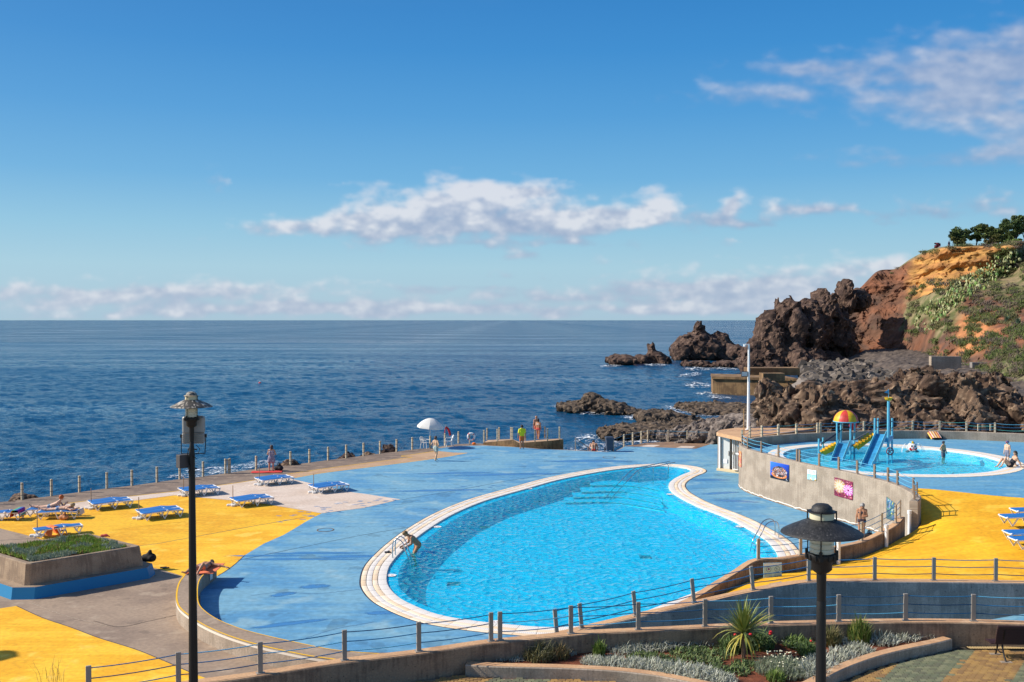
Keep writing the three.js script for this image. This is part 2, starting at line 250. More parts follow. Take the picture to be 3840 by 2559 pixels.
  mat.white = std({ color: lin(232, 230, 226), roughness: 0.45 });
  mat.sling = std({ color: lin(12, 102, 172), roughness: 0.85, bumpMap: scaled(grain, 0.2), bumpScale: 0.002 });
  mat.black = std({ color: lin(22, 22, 24), roughness: 0.6 });
  mat.red = std({ color: lin(200, 24, 28), roughness: 0.5 });
}
// ================= THE SETTING =================
const GP = (list, y = 0) => list.map(([u, v]) => G(u, v, y));
// ---------- sea ----------
function heightNormal(size, hf, strength) { // tileable normal map from a height function
  const H2 = new Float32Array(size * size); for (let j = 0; j < size; j++) for (let i = 0; i < size; i++) H2[j * size + i] = hf((i + 0.5) / size, (j + 0.5) / size);
  const d = new Uint8Array(size * size * 4), g = (i, j) => H2[((j + size) % size) * size + (i + size) % size];
  for (let j = 0; j < size; j++) for (let i = 0; i < size; i++) { const nx = -(g(i + 1, j) - g(i - 1, j)) * strength, ny = -(g(i, j + 1) - g(i, j - 1)) * strength, l = Math.hypot(nx, ny, 1), o = (j * size + i) * 4; d[o] = 127.5 + nx / l * 127.5; d[o + 1] = 127.5 + ny / l * 127.5; d[o + 2] = 127.5 + 127.5 / l; d[o + 3] = 255; }
  const t = new THREE.DataTexture(d, size, size); t.wrapS = t.wrapT = THREE.RepeatWrapping; t.magFilter = THREE.LinearFilter; t.needsUpdate = true; return t;
}
const rip = (x, y, per, z, o) => { let s = 0, a = 0.5, f = 1; for (let i = 0; i < o; i++) { s += a * (1 - Math.abs(noise(x * f, y * f, z + i * 3.1, per * f)) * 2); f *= 2; a *= 0.52; } return s; };
const seaTex = heightNormal(1024, (x, y) => rip(x * 12, y * 16, 12, 4, 4) + 0.5 * pfbm(x * 40, y * 48, 40, 3, 9), 5.5);
{
  const m = new THREE.MeshPhysicalMaterial({ color: new THREE.Color(0.002, 0.06, 0.14), specularIntensity: 0.5, roughness: 0.4, roughnessMap: scaled(texture(512, 512, (x, y) => { const n = 90 + 150 * pfbm(x * 4, y * 9, 4, 4, 6); return [n, n, n]; }, false), 420, 300), ior: 1.33, normalMap: scaled(seaTex, 13.5, 10), normalScale: new THREE.Vector2(1.0, 1.0) });
  const wave = (x, z) => {
    const d = Math.hypot(x, z), k = sst(700, 200, d);
    return (0.2 * ridge(x / 4.6, z / 3.2, 2.2, 3) + 0.3 * fbm(x / 2.5, z / 1.9, 4.2, 2) + 0.5 * fbm(x / 17, z / 12, 6.6, 2)) * (0.3 + 0.7 * k) * sst(2500, 900, d);
  };
  const rows = (z0, z1, grow) => { const L = []; let z = z0; while (z < z1) { L.push(z); z *= grow(z); } L.push(z1); return L; };
  const patch = (zs, NX) => {
    const pos = [], uv = [], idx = [];
    for (const d of zs) for (let i = 0; i <= NX; i++) { const t = i / NX * 2 - 1, half = Math.max(60, d * 0.62) + (d > 900 ? d * 2 : 0), x = t * half; pos.push(x, SEA + wave(x, -d), -d); uv.push(x, -d); }
    for (let j = 0; j < zs.length - 1; j++) for (let i = 0; i < NX; i++) { const a = j * (NX + 1) + i, b = a + NX + 1; idx.push(a, a + 1, b, a + 1, b + 1, b); }
    const g = new THREE.BufferGeometry(); g.setAttribute('position', new THREE.Float32BufferAttribute(pos, 3)); g.setAttribute('uv', new THREE.Float32BufferAttribute(uv, 2)); g.setIndex(idx); g.computeVertexNormals(); return g;
  };
  struct('sea', patch(rows(30, 560, (z) => 1 + 0.0052 * Math.max(1, 60 / z)), 520), m, 'deep blue rippled sea near the shore');
  const m2 = m.clone(); m2.normalMap = scaled(seaTex, 38, 60); m2.normalScale = new THREE.Vector2(1.7, 1.7); m2.roughness = 0.45;
  struct('sea', patch(rows(560, 1300, () => 1.012), 160), m2, 'open sea beyond the stacks');
  const m3 = m2.clone(); m3.normalScale = new THREE.Vector2(1.75, 1.75);
  struct('sea', patch(rows(1300, 22000, (z) => (z < 2500 ? 1.02 : 1.3)), 160), m3, 'open sea reaching to the horizon');
}
// ---------- the pool deck ----------
const seaEdge = [[-260, 1918], [0, 1884], [82, 1875.5], [192, 1861], [296, 1847], [400, 1832.7], [494, 1822.5], [588, 1809.5], [673, 1798], [761, 1788], [849, 1775.5], [960, 1760], [1088, 1745], [1160, 1736], [1229, 1726.6], [1298, 1718.4], [1363, 1710], [1425, 1702], [1487, 1694.7], [1546, 1687], [1613, 1681], [1719, 1666], [1800, 1664], [1850, 1668], [1920, 1675.5], [2030, 1683.7], [2112, 1687], [2165, 1690], [2267, 1694.7], [2305, 1694], [2344, 1673], [2470, 1658], [2690, 1655]];
const edgeW = GP(seaEdge);
const poolOuterPx = [[1352, 2181], [1358, 2149], [1372, 2120], [1405, 2083], [1450, 2042], [1491, 2010], [1531, 1983], [1613, 1935], [1695, 1898], [1776, 1869], [1920, 1829], [2042, 1796], [2165, 1771.5], [2287, 1753], [2389, 1744], [2491, 1741], [2573, 1746], [2622, 1754], [2648, 1764.5], [2643, 1774], [2614, 1786], [2585, 1802], [2570, 1818], [2573, 1833], [2589, 1849], [2622, 1869], [2675, 1894], [2757, 1924.5], [2818, 1949], [2880, 1981], [2921, 2004], [2961, 2030], [2986, 2055], [3006, 2083], [3012, 2112], [2992, 2148], [2935, 2180], [2850, 2194], [2740, 2226], [2640, 2265], [2540, 2305], [2440, 2345], [2300, 2375], [2150, 2389], [2000, 2389], [1920, 2382], [1817, 2373], [1735, 2363], [1654, 2351], [1572, 2334], [1511, 2314], [1450, 2287], [1401, 2259], [1368, 2226], [1354, 2200]];
const poolOuter = smooth(GP(poolOuterPx), 360, true);
let area2 = 0; poolOuter.forEach((p, i) => { const q = poolOuter[(i + 1) % poolOuter.length]; area2 += p.x * q.z - q.x * p.z; });
const inward = area2 > 0 ? 1 : -1; // side that lies inside the pool
const ringAt = (d, y = 0) => { // the pool's outline moved inwards, smoothed where it is tight
  let L = poolOuter; const n = Math.max(1, Math.round(d / 0.12)); for (let k = 0; k < n; k++) { L = offsetLine(L, inward * d / n, true); if (k % 3 === 2) L = L.map((p, i) => { const a = L[(i + L.length - 1) % L.length], b = L[(i + 1) % L.length]; return V((a.x + b.x + 2 * p.x) / 4, 0, (a.z + b.z + 2 * p.z) / 4); }); }
  return L.map((p) => V(p.x, y, p.z));
};
const ring = { joint: ringAt(-0.05), o: poolOuter, b1: ringAt(0.2), b2: ringAt(0.42), b3: ringAt(0.62), b4: ringAt(0.95), ledge: ringAt(1.36) };
const closed = (L) => [...L, L[0]];
{
  const base = [...edgeW, V(22, 0, -70), V(60, 0, -66), V(60, 0, -33.0), V(17, 0, -33.0), V(9.8, 0, -32.8), V(7.7, 0, -31.85), V(3.8, 0, -30.45), V(2.0, 0, -29.7), V(1.2, 0, -28.2), V(0, 0, -26.4), V(-6, 0, -24.2), V(-10, 0, -22.6), V(-12, 0, -18), V(-40, 0, -18), V(-40, 0, -40)];
  struct('concrete_deck', sheetGeo(base, 0, [ring.o]), mat.grey, 'grey concrete deck round the pool');
  const top = edgeW.map((p) => V(p.x, -0.002, p.z)), low = edgeW.map((p) => V(p.x + 0.1, SEA - 1.5, p.z));
  struct('sea_wall_face', loft([low, top]), mat.quay, 'rough concrete face dropping from the deck to the sea');
  // blue paint
  const bluePoly = [...GP([[1090, 1796], [1205, 1776], [1368, 1755], [1572, 1729], [1674, 1714], [1752, 1700], [1781, 1700], [1700, 1698], [1640, 1692], [1630, 1684], [1719, 1673.5], [1815, 1672], [1860, 1674], [1920, 1677], [2030, 1685.2], [2112, 1688.5], [2165, 1691.5], [2267, 1696], [2303, 1695.5], [2330, 1684], [2344, 1674.5], [2610, 1684], [2630, 1678], [2667, 1666], [2690, 1665]]), V(16.6, 0, -62), V(17.5, 0, -46), V(16.4, 0, -41), V(13, 0, -38.2), V(9, 0, -36.0), V(5.6, 0, -32.4), V(3, 0, -30.1), V(1, 0, -28.6), ...GP([[1425, 2449], [1368, 2447], [1246, 2440], [1103, 2416], [960, 2384], [898, 2366], [816, 2335], [770, 2300], [752, 2270], [750, 2235], [756, 2190], [812, 2160], [837, 2149], [877, 2120], [918, 2083], [989, 2040], [1062, 2008], [1103, 1984], [1144, 1959], [1180, 1939], [1205, 1927], [1368, 1906], [1503, 1874], [1368, 1853], [1303, 1845]])];
  const cut = GP([[1507, 1875.5], [1600, 1857], [1760, 1828]]); void cut;
  struct('painted_deck_blue', sheetGeo(bluePoly, 0.004, [ring.joint]), mat.blue, 'worn light blue paint on the pool deck');
  const Y1 = GP([[-80, 1950], [0, 1943], [53, 1939], [310, 1906], [482, 1881.7], [653, 1859], [960, 1886], [1205, 1926.6], [1140, 1941], [960, 1972], [588, 2040], [539, 2046], [330, 2080], [122, 2014], [0, 1983], [-80, 1962]]);
  struct('painted_deck_yellow', sheetGeo(Y1, 0.004), mat.yellow, 'golden yellow painted deck under the sun loungers');
  const Y1b = GP([[1205, 1927], [1180, 1939], [1144, 1959], [1103, 1984], [1062, 2008], [989, 2040], [918, 2083], [877, 2120], [837, 2149], [816, 2161], [760, 2168], [690, 2163], [600, 2136], [470, 2110], [330, 2081], [539, 2047], [588, 2041], [960, 1973], [1140, 1942]]);
  struct('painted_deck_yellow', sheetGeo(Y1b, 0.004), mat.yellow2, 'paler yellow painted deck strip beside the blue paint');
  const Y2 = [...GP([[-120, 2300], [0, 2283], [61, 2274], [163, 2320], [265, 2354.6], [367, 2393], [510, 2438], [612, 2479], [714, 2524], [790, 2552]]), V(-7.4, 0, -23.6), V(-10.6, 0, -21.8), V(-30, 0, -19)];
  struct('painted_deck_yellow', sheetGeo(Y2, 0.004), mat.yellow2, 'yellow painted deck in the lower left corner');
  const beige = GP([[-60, 1932], [0, 1925], [306, 1883], [653, 1845], [960, 1802], [1050, 1785], [1089, 1796], [1303, 1845], [1368, 1853], [1502, 1873.6], [1368, 1905], [1206, 1926], [960, 1885], [653, 1858], [482, 1881], [310, 1905], [53, 1938], [0, 1942], [-60, 1948]]);
  struct('painted_deck_beige', sheetGeo(beige, 0.004), mat.beige, 'pale beige deck strip between yellow and blue paint');
  const tanp = GP([[1051, 1784], [1205, 1761], [1368, 1739], [1548, 1716], [1505, 1712], [1625, 1694], [1639, 1692], [1699, 1698], [1780, 1699.5], [1752, 1699.5], [1674, 1713.5], [1572, 1728.5], [1368, 1754.5], [1205, 1775.5], [1090, 1795.5]]);
  struct('tan_path', sheetGeo(tanp, 0.004), mat.tan, 'bare tan concrete path along the blue paint');
  const strip = [...edgeW.slice(0, 21), ...GP([[1640, 1691], [1625, 1693], [1505, 1711], [1546, 1715.4], [1368, 1738], [1205, 1760], [1050, 1783], [960, 1800], [653, 1843], [306, 1881], [0, 1923], [-260, 1955]])];
  struct('sea_strip', sheetGeo(strip, 0.004), mat.strip, 'rough brown grey strip along the sea fence');
  struct('sea_terrace', sheetGeo(GP([[2346, 1674], [2430, 1662], [2500, 1659], [2600, 1661], [2690, 1663], [2667, 1665], [2630, 1677], [2610, 1683]]), 0.008), mat.rockdeck, 'brown bathing terrace by the rocks');
  for (const q of [[[2395, 1676], [2430, 1669], [2476, 1671], [2450, 1678]], [[2535, 1681], [2555, 1674], [2608, 1675], [2595, 1682]]]) struct('terrace_hatch', sheetGeo(GP(q), 0.014), mat.beige);
  // painted lines
  const line = (px, w, m, y = 0.009, name = 'painted_line') => { const p = smooth(GP(px), px.length * 8), g = loft([offsetLine(p, -w / 2), offsetLine(p, w / 2)].map((L) => L.map((q) => V(q.x, y, q.z)))); return struct(name, g, m); };
  line([[0, 1924], [306, 1882], [653, 1844], [960, 1801], [1050, 1784], [1205, 1760.5], [1368, 1738.5], [1546, 1716]], 0.09, mat.yellowLine);
  line([[1546, 1716], [1505, 1712], [1560, 1704], [1625, 1694]], 0.09, mat.yellowLine);
  line([[1090, 1796], [1205, 1775.8], [1368, 1755], [1572, 1729], [1674, 1714], [1752, 1700]], 0.08, mat.yellowLine);
  line([[588, 2040.5], [760, 2009], [960, 1972.5], [1140, 1941.5]], 0.025, mat.joint, 0.009, 'expansion_joint');
  line([[890, 2103], [960, 2089], [1160, 2048], [1360, 2008], [1530, 1979]], 0.03, mat.joint, 0.009, 'expansion_joint');
  line([[1507, 1875], [1700, 1842], [1920, 1802], [2150, 1768], [2400, 1742]], 0.03, mat.joint, 0.009, 'expansion_joint');
  line([[2560, 1762], [2690, 1741]], 0.03, mat.joint, 0.009, 'expansion_joint');
  line([[61, 2274], [163, 2320], [265, 2354.6], [367, 2393], [510, 2438], [612, 2479], [714, 2524]], 0.03, mat.joint, 0.009, 'expansion_joint');
  line([[-20, 2030], [60, 2024], [150, 2020]], 0.03, mat.joint, 0.009, 'expansion_joint');
  line([[816.5, 2161], [837, 2149], [877.5, 2120], [918, 2083]], 0.03, mat.joint, 0.011, 'expansion_joint');
}
// ---------- main pool ----------
const poolFloorM = std({ map: scaled(texture(512, 512, (x, y) => { const n = pfbm(x * 6, y * 6, 6, 4, 3), tile = ((x * 64) % 1 < 0.08 || (y * 64) % 1 < 0.08) ? 0.93 : 1, q = (1 + n * 0.12) * tile; return [2 * q, 194 * q, 224 * q]; }), 6.4), roughness: 0.5 });
const poolWaterTex = heightNormal(1024, (x, y) => { const wx = x + 0.03 * pfbm(x * 6, y * 6, 6, 2, 8), wy = y + 0.03 * pfbm(x * 6, y * 6, 6, 2, 18); return Math.pow(clamp(1 - Math.abs(noise(wx * 12, wy * 12, 3, 12)) * 2.2), 1.6) * 0.9 + 0.5 * pfbm(x * 8, y * 8, 8, 2, 5) + 0.22 * Math.pow(clamp(1 - Math.abs(noise(wx * 24, wy * 24, 9, 24)) * 2.2), 2); }, 5);
const waterM = new THREE.MeshPhysicalMaterial({ color: new THREE.Color(0.06, 0.9, 1), transmission: 0.84, thickness: 0, roughness: 0.03, ior: 1.33, specularIntensity: 0.55, normalMap: scaled(poolWaterTex, 5.6, 5.6), normalScale: new THREE.Vector2(1.5, 1.5) });
function rippled(outline, y, cell, amp, seed) { // a water surface with small waves in its geometry
  let lo = V(1e9, 0, 1e9), hi = V(-1e9, 0, -1e9); for (const p of outline) { lo.min(p); hi.max(p); }
  const nx = Math.ceil((hi.x - lo.x) / cell), nz = Math.ceil((hi.z - lo.z) / cell), pos = [], uv = [], idx = [], id = new Map();
  const inside = (x, z) => { let c = false; for (let i = 0, j = outline.length - 1; i < outline.length; j = i++) { const a = outline[i], b = outline[j]; if ((a.z > z) !== (b.z > z) && x < (b.x - a.x) * (z - a.z) / (b.z - a.z) + a.x) c = !c; } return c; };
  const vert = (i, j) => { const k = i * 10000 + j; if (!id.has(k)) { const x = lo.x + i * cell, z = lo.z + j * cell; id.set(k, pos.length / 3); pos.push(x, y + amp * (rip(x * 1.3, z * 1.3, 1e6, seed, 2) - 0.5 + fbm(x * 2.6, z * 2.6, seed + 9, 2) * 0.6), z); uv.push(x, z); } return id.get(k); };
  for (let i = 0; i < nx; i++) for (let j = 0; j < nz; j++) if (inside(lo.x + (i + 0.5) * cell, lo.z + (j + 0.5) * cell)) { const a = vert(i, j), b = vert(i + 1, j), c = vert(i + 1, j + 1), d = vert(i, j + 1); idx.push(a, c, b, a, d, c); }
  const g = new THREE.BufferGeometry(); g.setAttribute('position', new THREE.Float32BufferAttribute(pos, 3)); g.setAttribute('uv', new THREE.Float32BufferAttribute(uv, 2)); g.setIndex(idx); g.computeVertexNormals(); return g;
}
const tileBeige = [0, 1, 2].map((k) => std({ color: lin(...[[240, 214, 178], [246, 224, 194], [234, 205, 168]][k]), roughness: 0.6 })), grateM = std({ map: scaled(texture(64, 64, (x, y) => ((y * 4) % 1 < 0.28 ? [196, 186, 172] : [238, 230, 220])), 0.25, 0.25), roughness: 0.6 });
const ledgeM = std({ color: lin(84, 190, 220), roughness: 0.45, bumpMap: scaled(grain, 0.6), bumpScale: 0.004 });
function coping(pool, rings, y0, group) {
  // each band is a row of tiles with narrow joints; the nearest tiles are single pieces, the rest of a band is one
  const bands = [['coping_tile', rings[0], rings[1], tileBeige, 0], ['grating_panel', rings[1], rings[2], [grateM], -0.006], ['coping_tile', rings[2], rings[3], tileBeige, 0], ['grating_panel', rings[3], rings[4], [grateM], -0.004]];
  const all = [];
  bands.forEach(([name, A, B, ms, dy], bi) => {
    const n = A.length, step = 3, gap = 0.012; for (let i = 0; i < n; i += step) {
      const q = []; for (let k = 0; k <= step; k++) q.push([A[(i + k) % n], B[(i + k) % n]]);
      const t = (p, o, f) => V(lerp(p.x, o.x, f), y0 + 0.02 + dy, lerp(p.z, o.z, f)), len = q[0][0].distanceTo(q[step][0]) || 1, wd = q[0][0].distanceTo(q[0][1]) || 1, f = gap / wd, e = gap / len / 2;
      const ends = (L) => { const m = L.map((p) => p.clone()); m[0].lerp(L[1], e * step); m[step].lerp(L[step - 1], e * step); return m; };
      const a = ends(q.map(([p, o]) => t(p, o, f))), b = ends(q.map(([p, o]) => t(o, p, f))), dn = (L) => L.map((p) => V(p.x, p.y - 0.03, p.z));
      const flip = inward > 0; const lines = [dn(a), a, b, dn(b)], g = loft(flip ? lines.reverse() : lines);
      const uv = g.attributes.uv, nn = step + 1; for (let r = 0; r < 4; r++) for (let k = 0; k < nn; k++) uv.setXY(r * nn + k, (r % 3 === 0 ? 0 : 0) + (r > 1 ? 0.2 : 0), i * 0.18 + k * len / step);
      all.push({ name, g, m: ms[(i / step + bi) % ms.length], d: Math.hypot(a[0].x, a[0].z) });
    }
  });
  all.sort((p, q) => p.d - q.d);
  for (const t of all.slice(0, 290)) mesh(t.name, t.g, t.m, pool);
  const rest = new Map(); for (const t of all.slice(290)) { const k = t.name + t.m.uuid; if (!rest.has(k)) rest.set(k, [t, []]); rest.get(k)[1].push(t.g); }
  for (const [t, list] of rest.values()) mesh(t.name, list, t.m, pool).userData.kind = 'stuff';
}
const poolEdge = thing('swimming_pool', 'large curved swimming pool with cream stone edge and bright blue water', 'pool', [0, 0, 0]);
{
  mesh('edge_joint', loft([closed(ring.joint), closed(ring.o)].map((L) => L.map((p) => V(p.x, 0.006, p.z)))), mat.joint, poolEdge);
  mesh('edge_bed', loft([closed(ring.o), closed(ring.b4)].map((L) => L.map((p) => V(p.x, -0.012, p.z)))), std({ color: lin(150, 136, 118) }), poolEdge);
  coping(poolEdge, [ring.o, ring.b1, ring.b2, ring.b3, ring.b4], 0);
  const y = (L, h) => closed(L).map((p) => V(p.x, h, p.z));
  mesh('edge_lip', loft([y(ring.b4, 0.012), y(ring.b4, -0.05)]), mat.whiteLine, poolEdge);
  mesh('ledge', loft([y(ring.b4, -0.045), y(ring.ledge, -0.06)]), ledgeM, poolEdge);
  mesh('pool_wall', loft([y(ring.ledge, -0.06), y(ring.ledge, -0.8)]), poolFloorM, poolEdge);
  mesh('pool_floor', sheetGeo(ring.ledge, -0.8), poolFloorM, poolEdge);
  mesh('pool_water', rippled(ringAt(1.0), -0.035, 0.08, 0.035, 3), waterM, poolEdge);
  // broad curved steps at the far end
  const inP = (u, v, h) => G(u, v, h);
  const arcs = [[[2215, 1797], [2330, 1796], [2420, 1806], [2483, 1818]], [[2180, 1815], [2310, 1812], [2410, 1823], [2485, 1838]], [[2150, 1828], [2300, 1825], [2410, 1839], [2488, 1855]], [[2120, 1840], [2280, 1838], [2400, 1852], [2492, 1868]]];
  arcs.forEach((a, k) => { const h = -0.4 - k * 0.1, line = smooth(a.map(([u, v]) => inP(u, v, 0)), 24), back = line.map((p) => V(p.x * 1.0, 0, p.z - 1.7)); const L = (q, yy) => q.map((p) => V(p.x, yy, p.z));
    const s = mesh('pool_step', loft([L(back, h), L(line, h), L(line, -0.82)]), poolFloorM, poolEdge); mesh('step_edge', loft([L(offsetLine(line, -0.035), h + 0.006), L(offsetLine(line, 0.035), h + 0.006)]), mat.whiteLine, s); });
  for (const [u, v] of [[1818, 1978], [2010, 1880], [2420, 2090], [1700, 2190]]) { const d = mesh('floor_drain', [box(0.5, 0.02, 0.5), ...[0, 1, 2, 3, 4].map((k) => box(0.44, 0.012, 0.04, 0, 0.014, -0.18 + k * 0.09))], std({ color: lin(40, 90, 120) }), poolEdge); d.position.copy(G(u, v, -0.79)); }
  // depth marks set in the ledge
  const markT = canvasTex(128, 64, (c) => { c.fillStyle = '#eceae4'; c.fillRect(0, 0, 128, 64); c.fillStyle = '#8a3030'; c.font = 'bold 34px sans-serif'; c.textAlign = 'center'; c.fillText('1.10', 64, 44); });
  for (const [u, v] of [[1466, 2158], [1639, 1976], [1983, 1833], [2513, 1854], [2776, 1975], [1862, 2334]]) { const g = new THREE.CircleGeometry(0.2, 20); g.rotateX(-Math.PI / 2); mesh('depth_mark', g, std({ map: markT, roughness: 0.5 }), poolEdge).position.copy(G(u, v, -0.024)); }
}
// ---------- raised children's deck, ramp and their walls ----------
const TOD = 2.0;
const posterBase = [...GP([[2771, 1825], [2785, 1838], [2800, 1847], [2880, 1876], [2941, 1896], [3019, 1920.5], [3100, 1942], [3166, 1959], [3207, 1971.5], [3288, 1998], [3345, 2018]]), V(16.85, 0, -42.7), V(16.75, 0, -41.4), V(16.25, 0, -40.5)];
const posterLine = smooth([G(2771, 1816, 0), ...posterBase], 90);
const posterTop = (i) => { const z = -posterLine[i].z; return z > 44 ? 2.4 : lerp(2.2, 2.4, clamp((z - 40.5) / 3.5)); };
const posterWall = offsetLine(posterLine, -0.16).map((p, i) => V(p.x, posterTop(i), p.z));
const lowPts = [V(15.9, 1.62, -40.1), D(3368, 1967, 39.4), D(3313, 1999, 38.7), D(3239, 2033, 37.95), V(12.0, 1.05, -37.0), D(3008, 2085, 36.3), D(2920, 2098, 36.0), D(2844, 2102, 35.8), D(2770, 2146, 34.9), D(2690, 2195, 33.9), D(2614, 2243, 33.0), D(2557, 2272, 32.3)];
const lowWall = smooth(lowPts, 70);
const greyPts = [D(2100, 2387, 29.3), D(2181, 2367, 29.6), D(2387, 2318, 30.3), D(2610, 2268, 31.0), D(2831, 2220, 31.7), D(2950, 2197, 32.3), D(3039, 2186, 32.6), D(3160, 2182, 32.8), D(3288, 2182, 32.8), D(3512, 2184, 32.7), D(3746, 2187, 32.6), D(3900, 2190, 32.5), D(4300, 2190, 32.5)];
const greyWall = smooth(greyPts, 80);
const backPx = [[2800, 1650], [2880, 1637], [2920, 1634.5], [2990, 1628], [3064, 1624.5], [3150, 1620.5], [3247, 1617.5], [3427, 1615.5], [3530, 1617], [3631, 1619.5], [3740, 1624], [3840, 1628], [4050, 1637]];
const backWall = smooth(GP(backPx, 2.52), 70);
{
  const deckPoly = [...offsetLine(posterLine, -0.2).slice(0, 86), V(17.8, 0, -44.6), G(3840, 1868, TOD), V(30, 0, -41.6), ...[...backWall].reverse().map((p) => V(p.x, 0, p.z)), V(13.6, 0, -60)];
  const tp = V(20.75, 0, -54.3), TR = 6.55; // the round paddling pool
  const circle = (r) => [...Array(120).keys()].map((i) => V(tp.x + Math.cos(i / 120 * 2 * Math.PI) * r, 0, tp.z + Math.sin(i / 120 * 2 * Math.PI) * r));
  struct('children_deck', sheetGeo(deckPoly, TOD, [circle(TR)]), mat.blue2, 'light blue painted deck round the paddling pool');
  const wallHost = (name, geo, m, label) => single(name, geo, m, label, 'wall');
  wallHost('curved_wall', wallGeo(posterWall, 0.32, () => -0.05), mat.wall, 'tall curved concrete wall hung with sea life posters');
  const coat = posterLine.filter((p, i) => i < 80).map((p) => V(p.x, 0, p.z)); // salt crust and worn foot along the wall
  const crustOut = offsetLine(coat, 0.02);
  const up = crustOut.map((p, i) => V(p.x, 0.12 + 0.09 * (noise(i * 0.55, 3) + 0.6 * noise(i * 1.7, 8)), p.z)), dn = crustOut.map((p) => V(p.x, 0.005, p.z));
  const mid = crustOut.map((p, i) => V(p.x, up[i].y - 0.05 - 0.03 * noise(i * 1.3, 1), p.z));
  const cw = scene.children.find((o) => o.name === 'curved_wall');
  mesh('salt_crust', loft([mid, up]), std({ color: lin(228, 220, 208), roughness: 1 }), cw); mesh('worn_foot', loft([dn, mid]), mat.wallDark, cw);
  wallHost('low_wall', wallGeo(offsetLine(lowWall, 0.13), 0.3, () => -0.1), mat.wallDark, 'low curved concrete wall between the pool deck and the yellow ramp');
  wallHost('ramp_wall', wallGeo(offsetLine(greyWall, -0.2), 0.42, () => -0.7), mat.wallGrey, 'grey concrete retaining wall under the yellow ramp');
  wallHost('parapet_wall', wallGeo(offsetLine(backWall, -0.15), 0.3, () => TOD - 0.6), mat.wall, 'low concrete parapet behind the paddling pool');
  // ramp
  const inner = smooth([V(5.7, 0.06, -32.3), V(9.1, 0.36, -35.6), V(10.8, 0.42, -36.2), V(13.6, 0.62, -37.8), V(15.3, 0.88, -39.2), V(16.8, 1.25, -40.6), V(17.2, 1.75, -43), V(17.85, 2.0, -44.55), V(21.8, 2.0, -42.3), V(30, 2.0, -41.5)], 60);
  const outer = smooth([V(5.75, 0.06, -31.3), V(7.7, 0.5, -32.0), V(9.8, 0.68, -32.95), V(12, 0.8, -33.1), V(16.8, 0.88, -32.95), V(20, 0.95, -32.85), V(23, 1.0, -32.8), V(26, 1.05, -32.8), V(28, 1.1, -32.8), V(31, 1.1, -32.8)], 60);
  const rows = [0, 0.15, 0.3, 0.45, 0.6, 0.75, 0.9, 1].map((t) => outer.map((p, i) => p.clone().lerp(inner[i], t)));
  struct('ramp', loft(rows, (p) => [p.x, p.z]), mat.yellow, 'golden yellow painted ramp climbing to the paddling pool');
  struct('passage_floor', loft([[V(1, -0.6, -28.4), V(8, -0.6, -28.9), V(14.3, -0.6, -29.1), V(17, -0.05, -29), V(32, 0.1, -28.9)], [V(1, -0.6, -29.4), V(8, -0.6, -31.6), V(14.3, -0.6, -32.7), V(17, -0.05, -32.7), V(32, 0.1, -32.4)]], (p) => [p.x, p.z]), mat.blue2, 'light blue floor of the sunken passage');
  for (let k = 0; k < 3; k++) { const s = struct('step', slabGeo([D(2800 + k * 42, 2200 - k * 4, 33.3 + k * 0.2), D(2850 + k * 42, 2205 - k * 4, 32.5 + k * 0.2), D(2895 + k * 42, 2200 - k * 4, 32.6 + k * 0.2), D(2845 + k * 42, 2190 - k * 5, 33.6 + k * 0.2)].map((p) => V(p.x, 0, p.z)), 0.1, 0.42 + k * 0.09), mat.wallGrey, 'grey step with yellow edge'); void s; }
  // paddling pool
  const pad = thing('paddling_pool', 'round turquoise paddling pool with white stone edge', 'pool', [0, 0, 0]);
  const ringsT = [circle(TR), circle(TR - 0.2), circle(TR - 0.4), circle(TR - 0.6), circle(TR - 0.85)];
  const back = inward; const need = -1; void back; void need;
  const cl = (L, h) => closed(L).map((p) => V(p.x, h, p.z));
  const bandsT = [tileBeige[1], mat.white, tileBeige[0], mat.white];
  for (let b = 0; b < 4; b++) for (let i = 0; i < 60; i++) { const A = ringsT[b], B = ringsT[b + 1], q = [A[i * 2], A[(i * 2 + 2) % 120], B[(i * 2 + 2) % 120], B[i * 2]], c = q.reduce((s, p) => s.add(p), V(0, 0, 0)).multiplyScalar(0.25), g = slabGeo(q.map((p) => p.clone().lerp(c, 0.03)), TOD - 0.03, TOD + 0.018); mesh('coping_tile', g, bandsT[b], pad); }
  mesh('edge_bed', loft([cl(ringsT[4], TOD - 0.01), cl(ringsT[0], TOD - 0.01)]), std({ color: lin(150, 136, 118) }), pad);
  mesh('ledge', loft([cl(circle(TR - 1.15), TOD - 0.13), cl(ringsT[4], TOD - 0.1)]), ledgeM, pad);
  mesh('edge_lip', loft([cl(ringsT[4], TOD - 0.1), cl(ringsT[4], TOD)]), mat.whiteLine, pad);
  const padWater = waterM.clone(); padWater.color = new THREE.Color(0.36, 0.9, 1);
  const pf = std({ color: lin(132, 208, 222), roughness: 0.5, bumpMap: scaled(grain, 1), bumpScale: 0.004 });
  mesh('pool_wall', loft([cl(circle(TR - 1.15), TOD - 0.5), cl(circle(TR - 1.15), TOD - 0.13)]), pf, pad);
  mesh('pool_floor', sheetGeo(circle(TR - 1.15), TOD - 0.5), pf, pad);
  mesh('pool_water', rippled(circle(TR - 0.86), TOD - 0.07, 0.11, 0.03, 13), padWater, pad);
  for (const [r, n] of [[1.5, 0], [0.95, 1]]) { const c = G(3655, 1748, TOD), pts = [...Array(25).keys()].map((i) => V(c.x + 0.55 - Math.cos((i / 24 - 0.5) * 2.6) * r * 1.25, TOD - 0.28, c.z + Math.sin((i / 24 - 0.5) * 2.6) * r)); mesh('step_edge', loft([offsetLine(pts, -0.05), offsetLine(pts, 0.05)]), mat.whiteLine, pad); void n; }
}
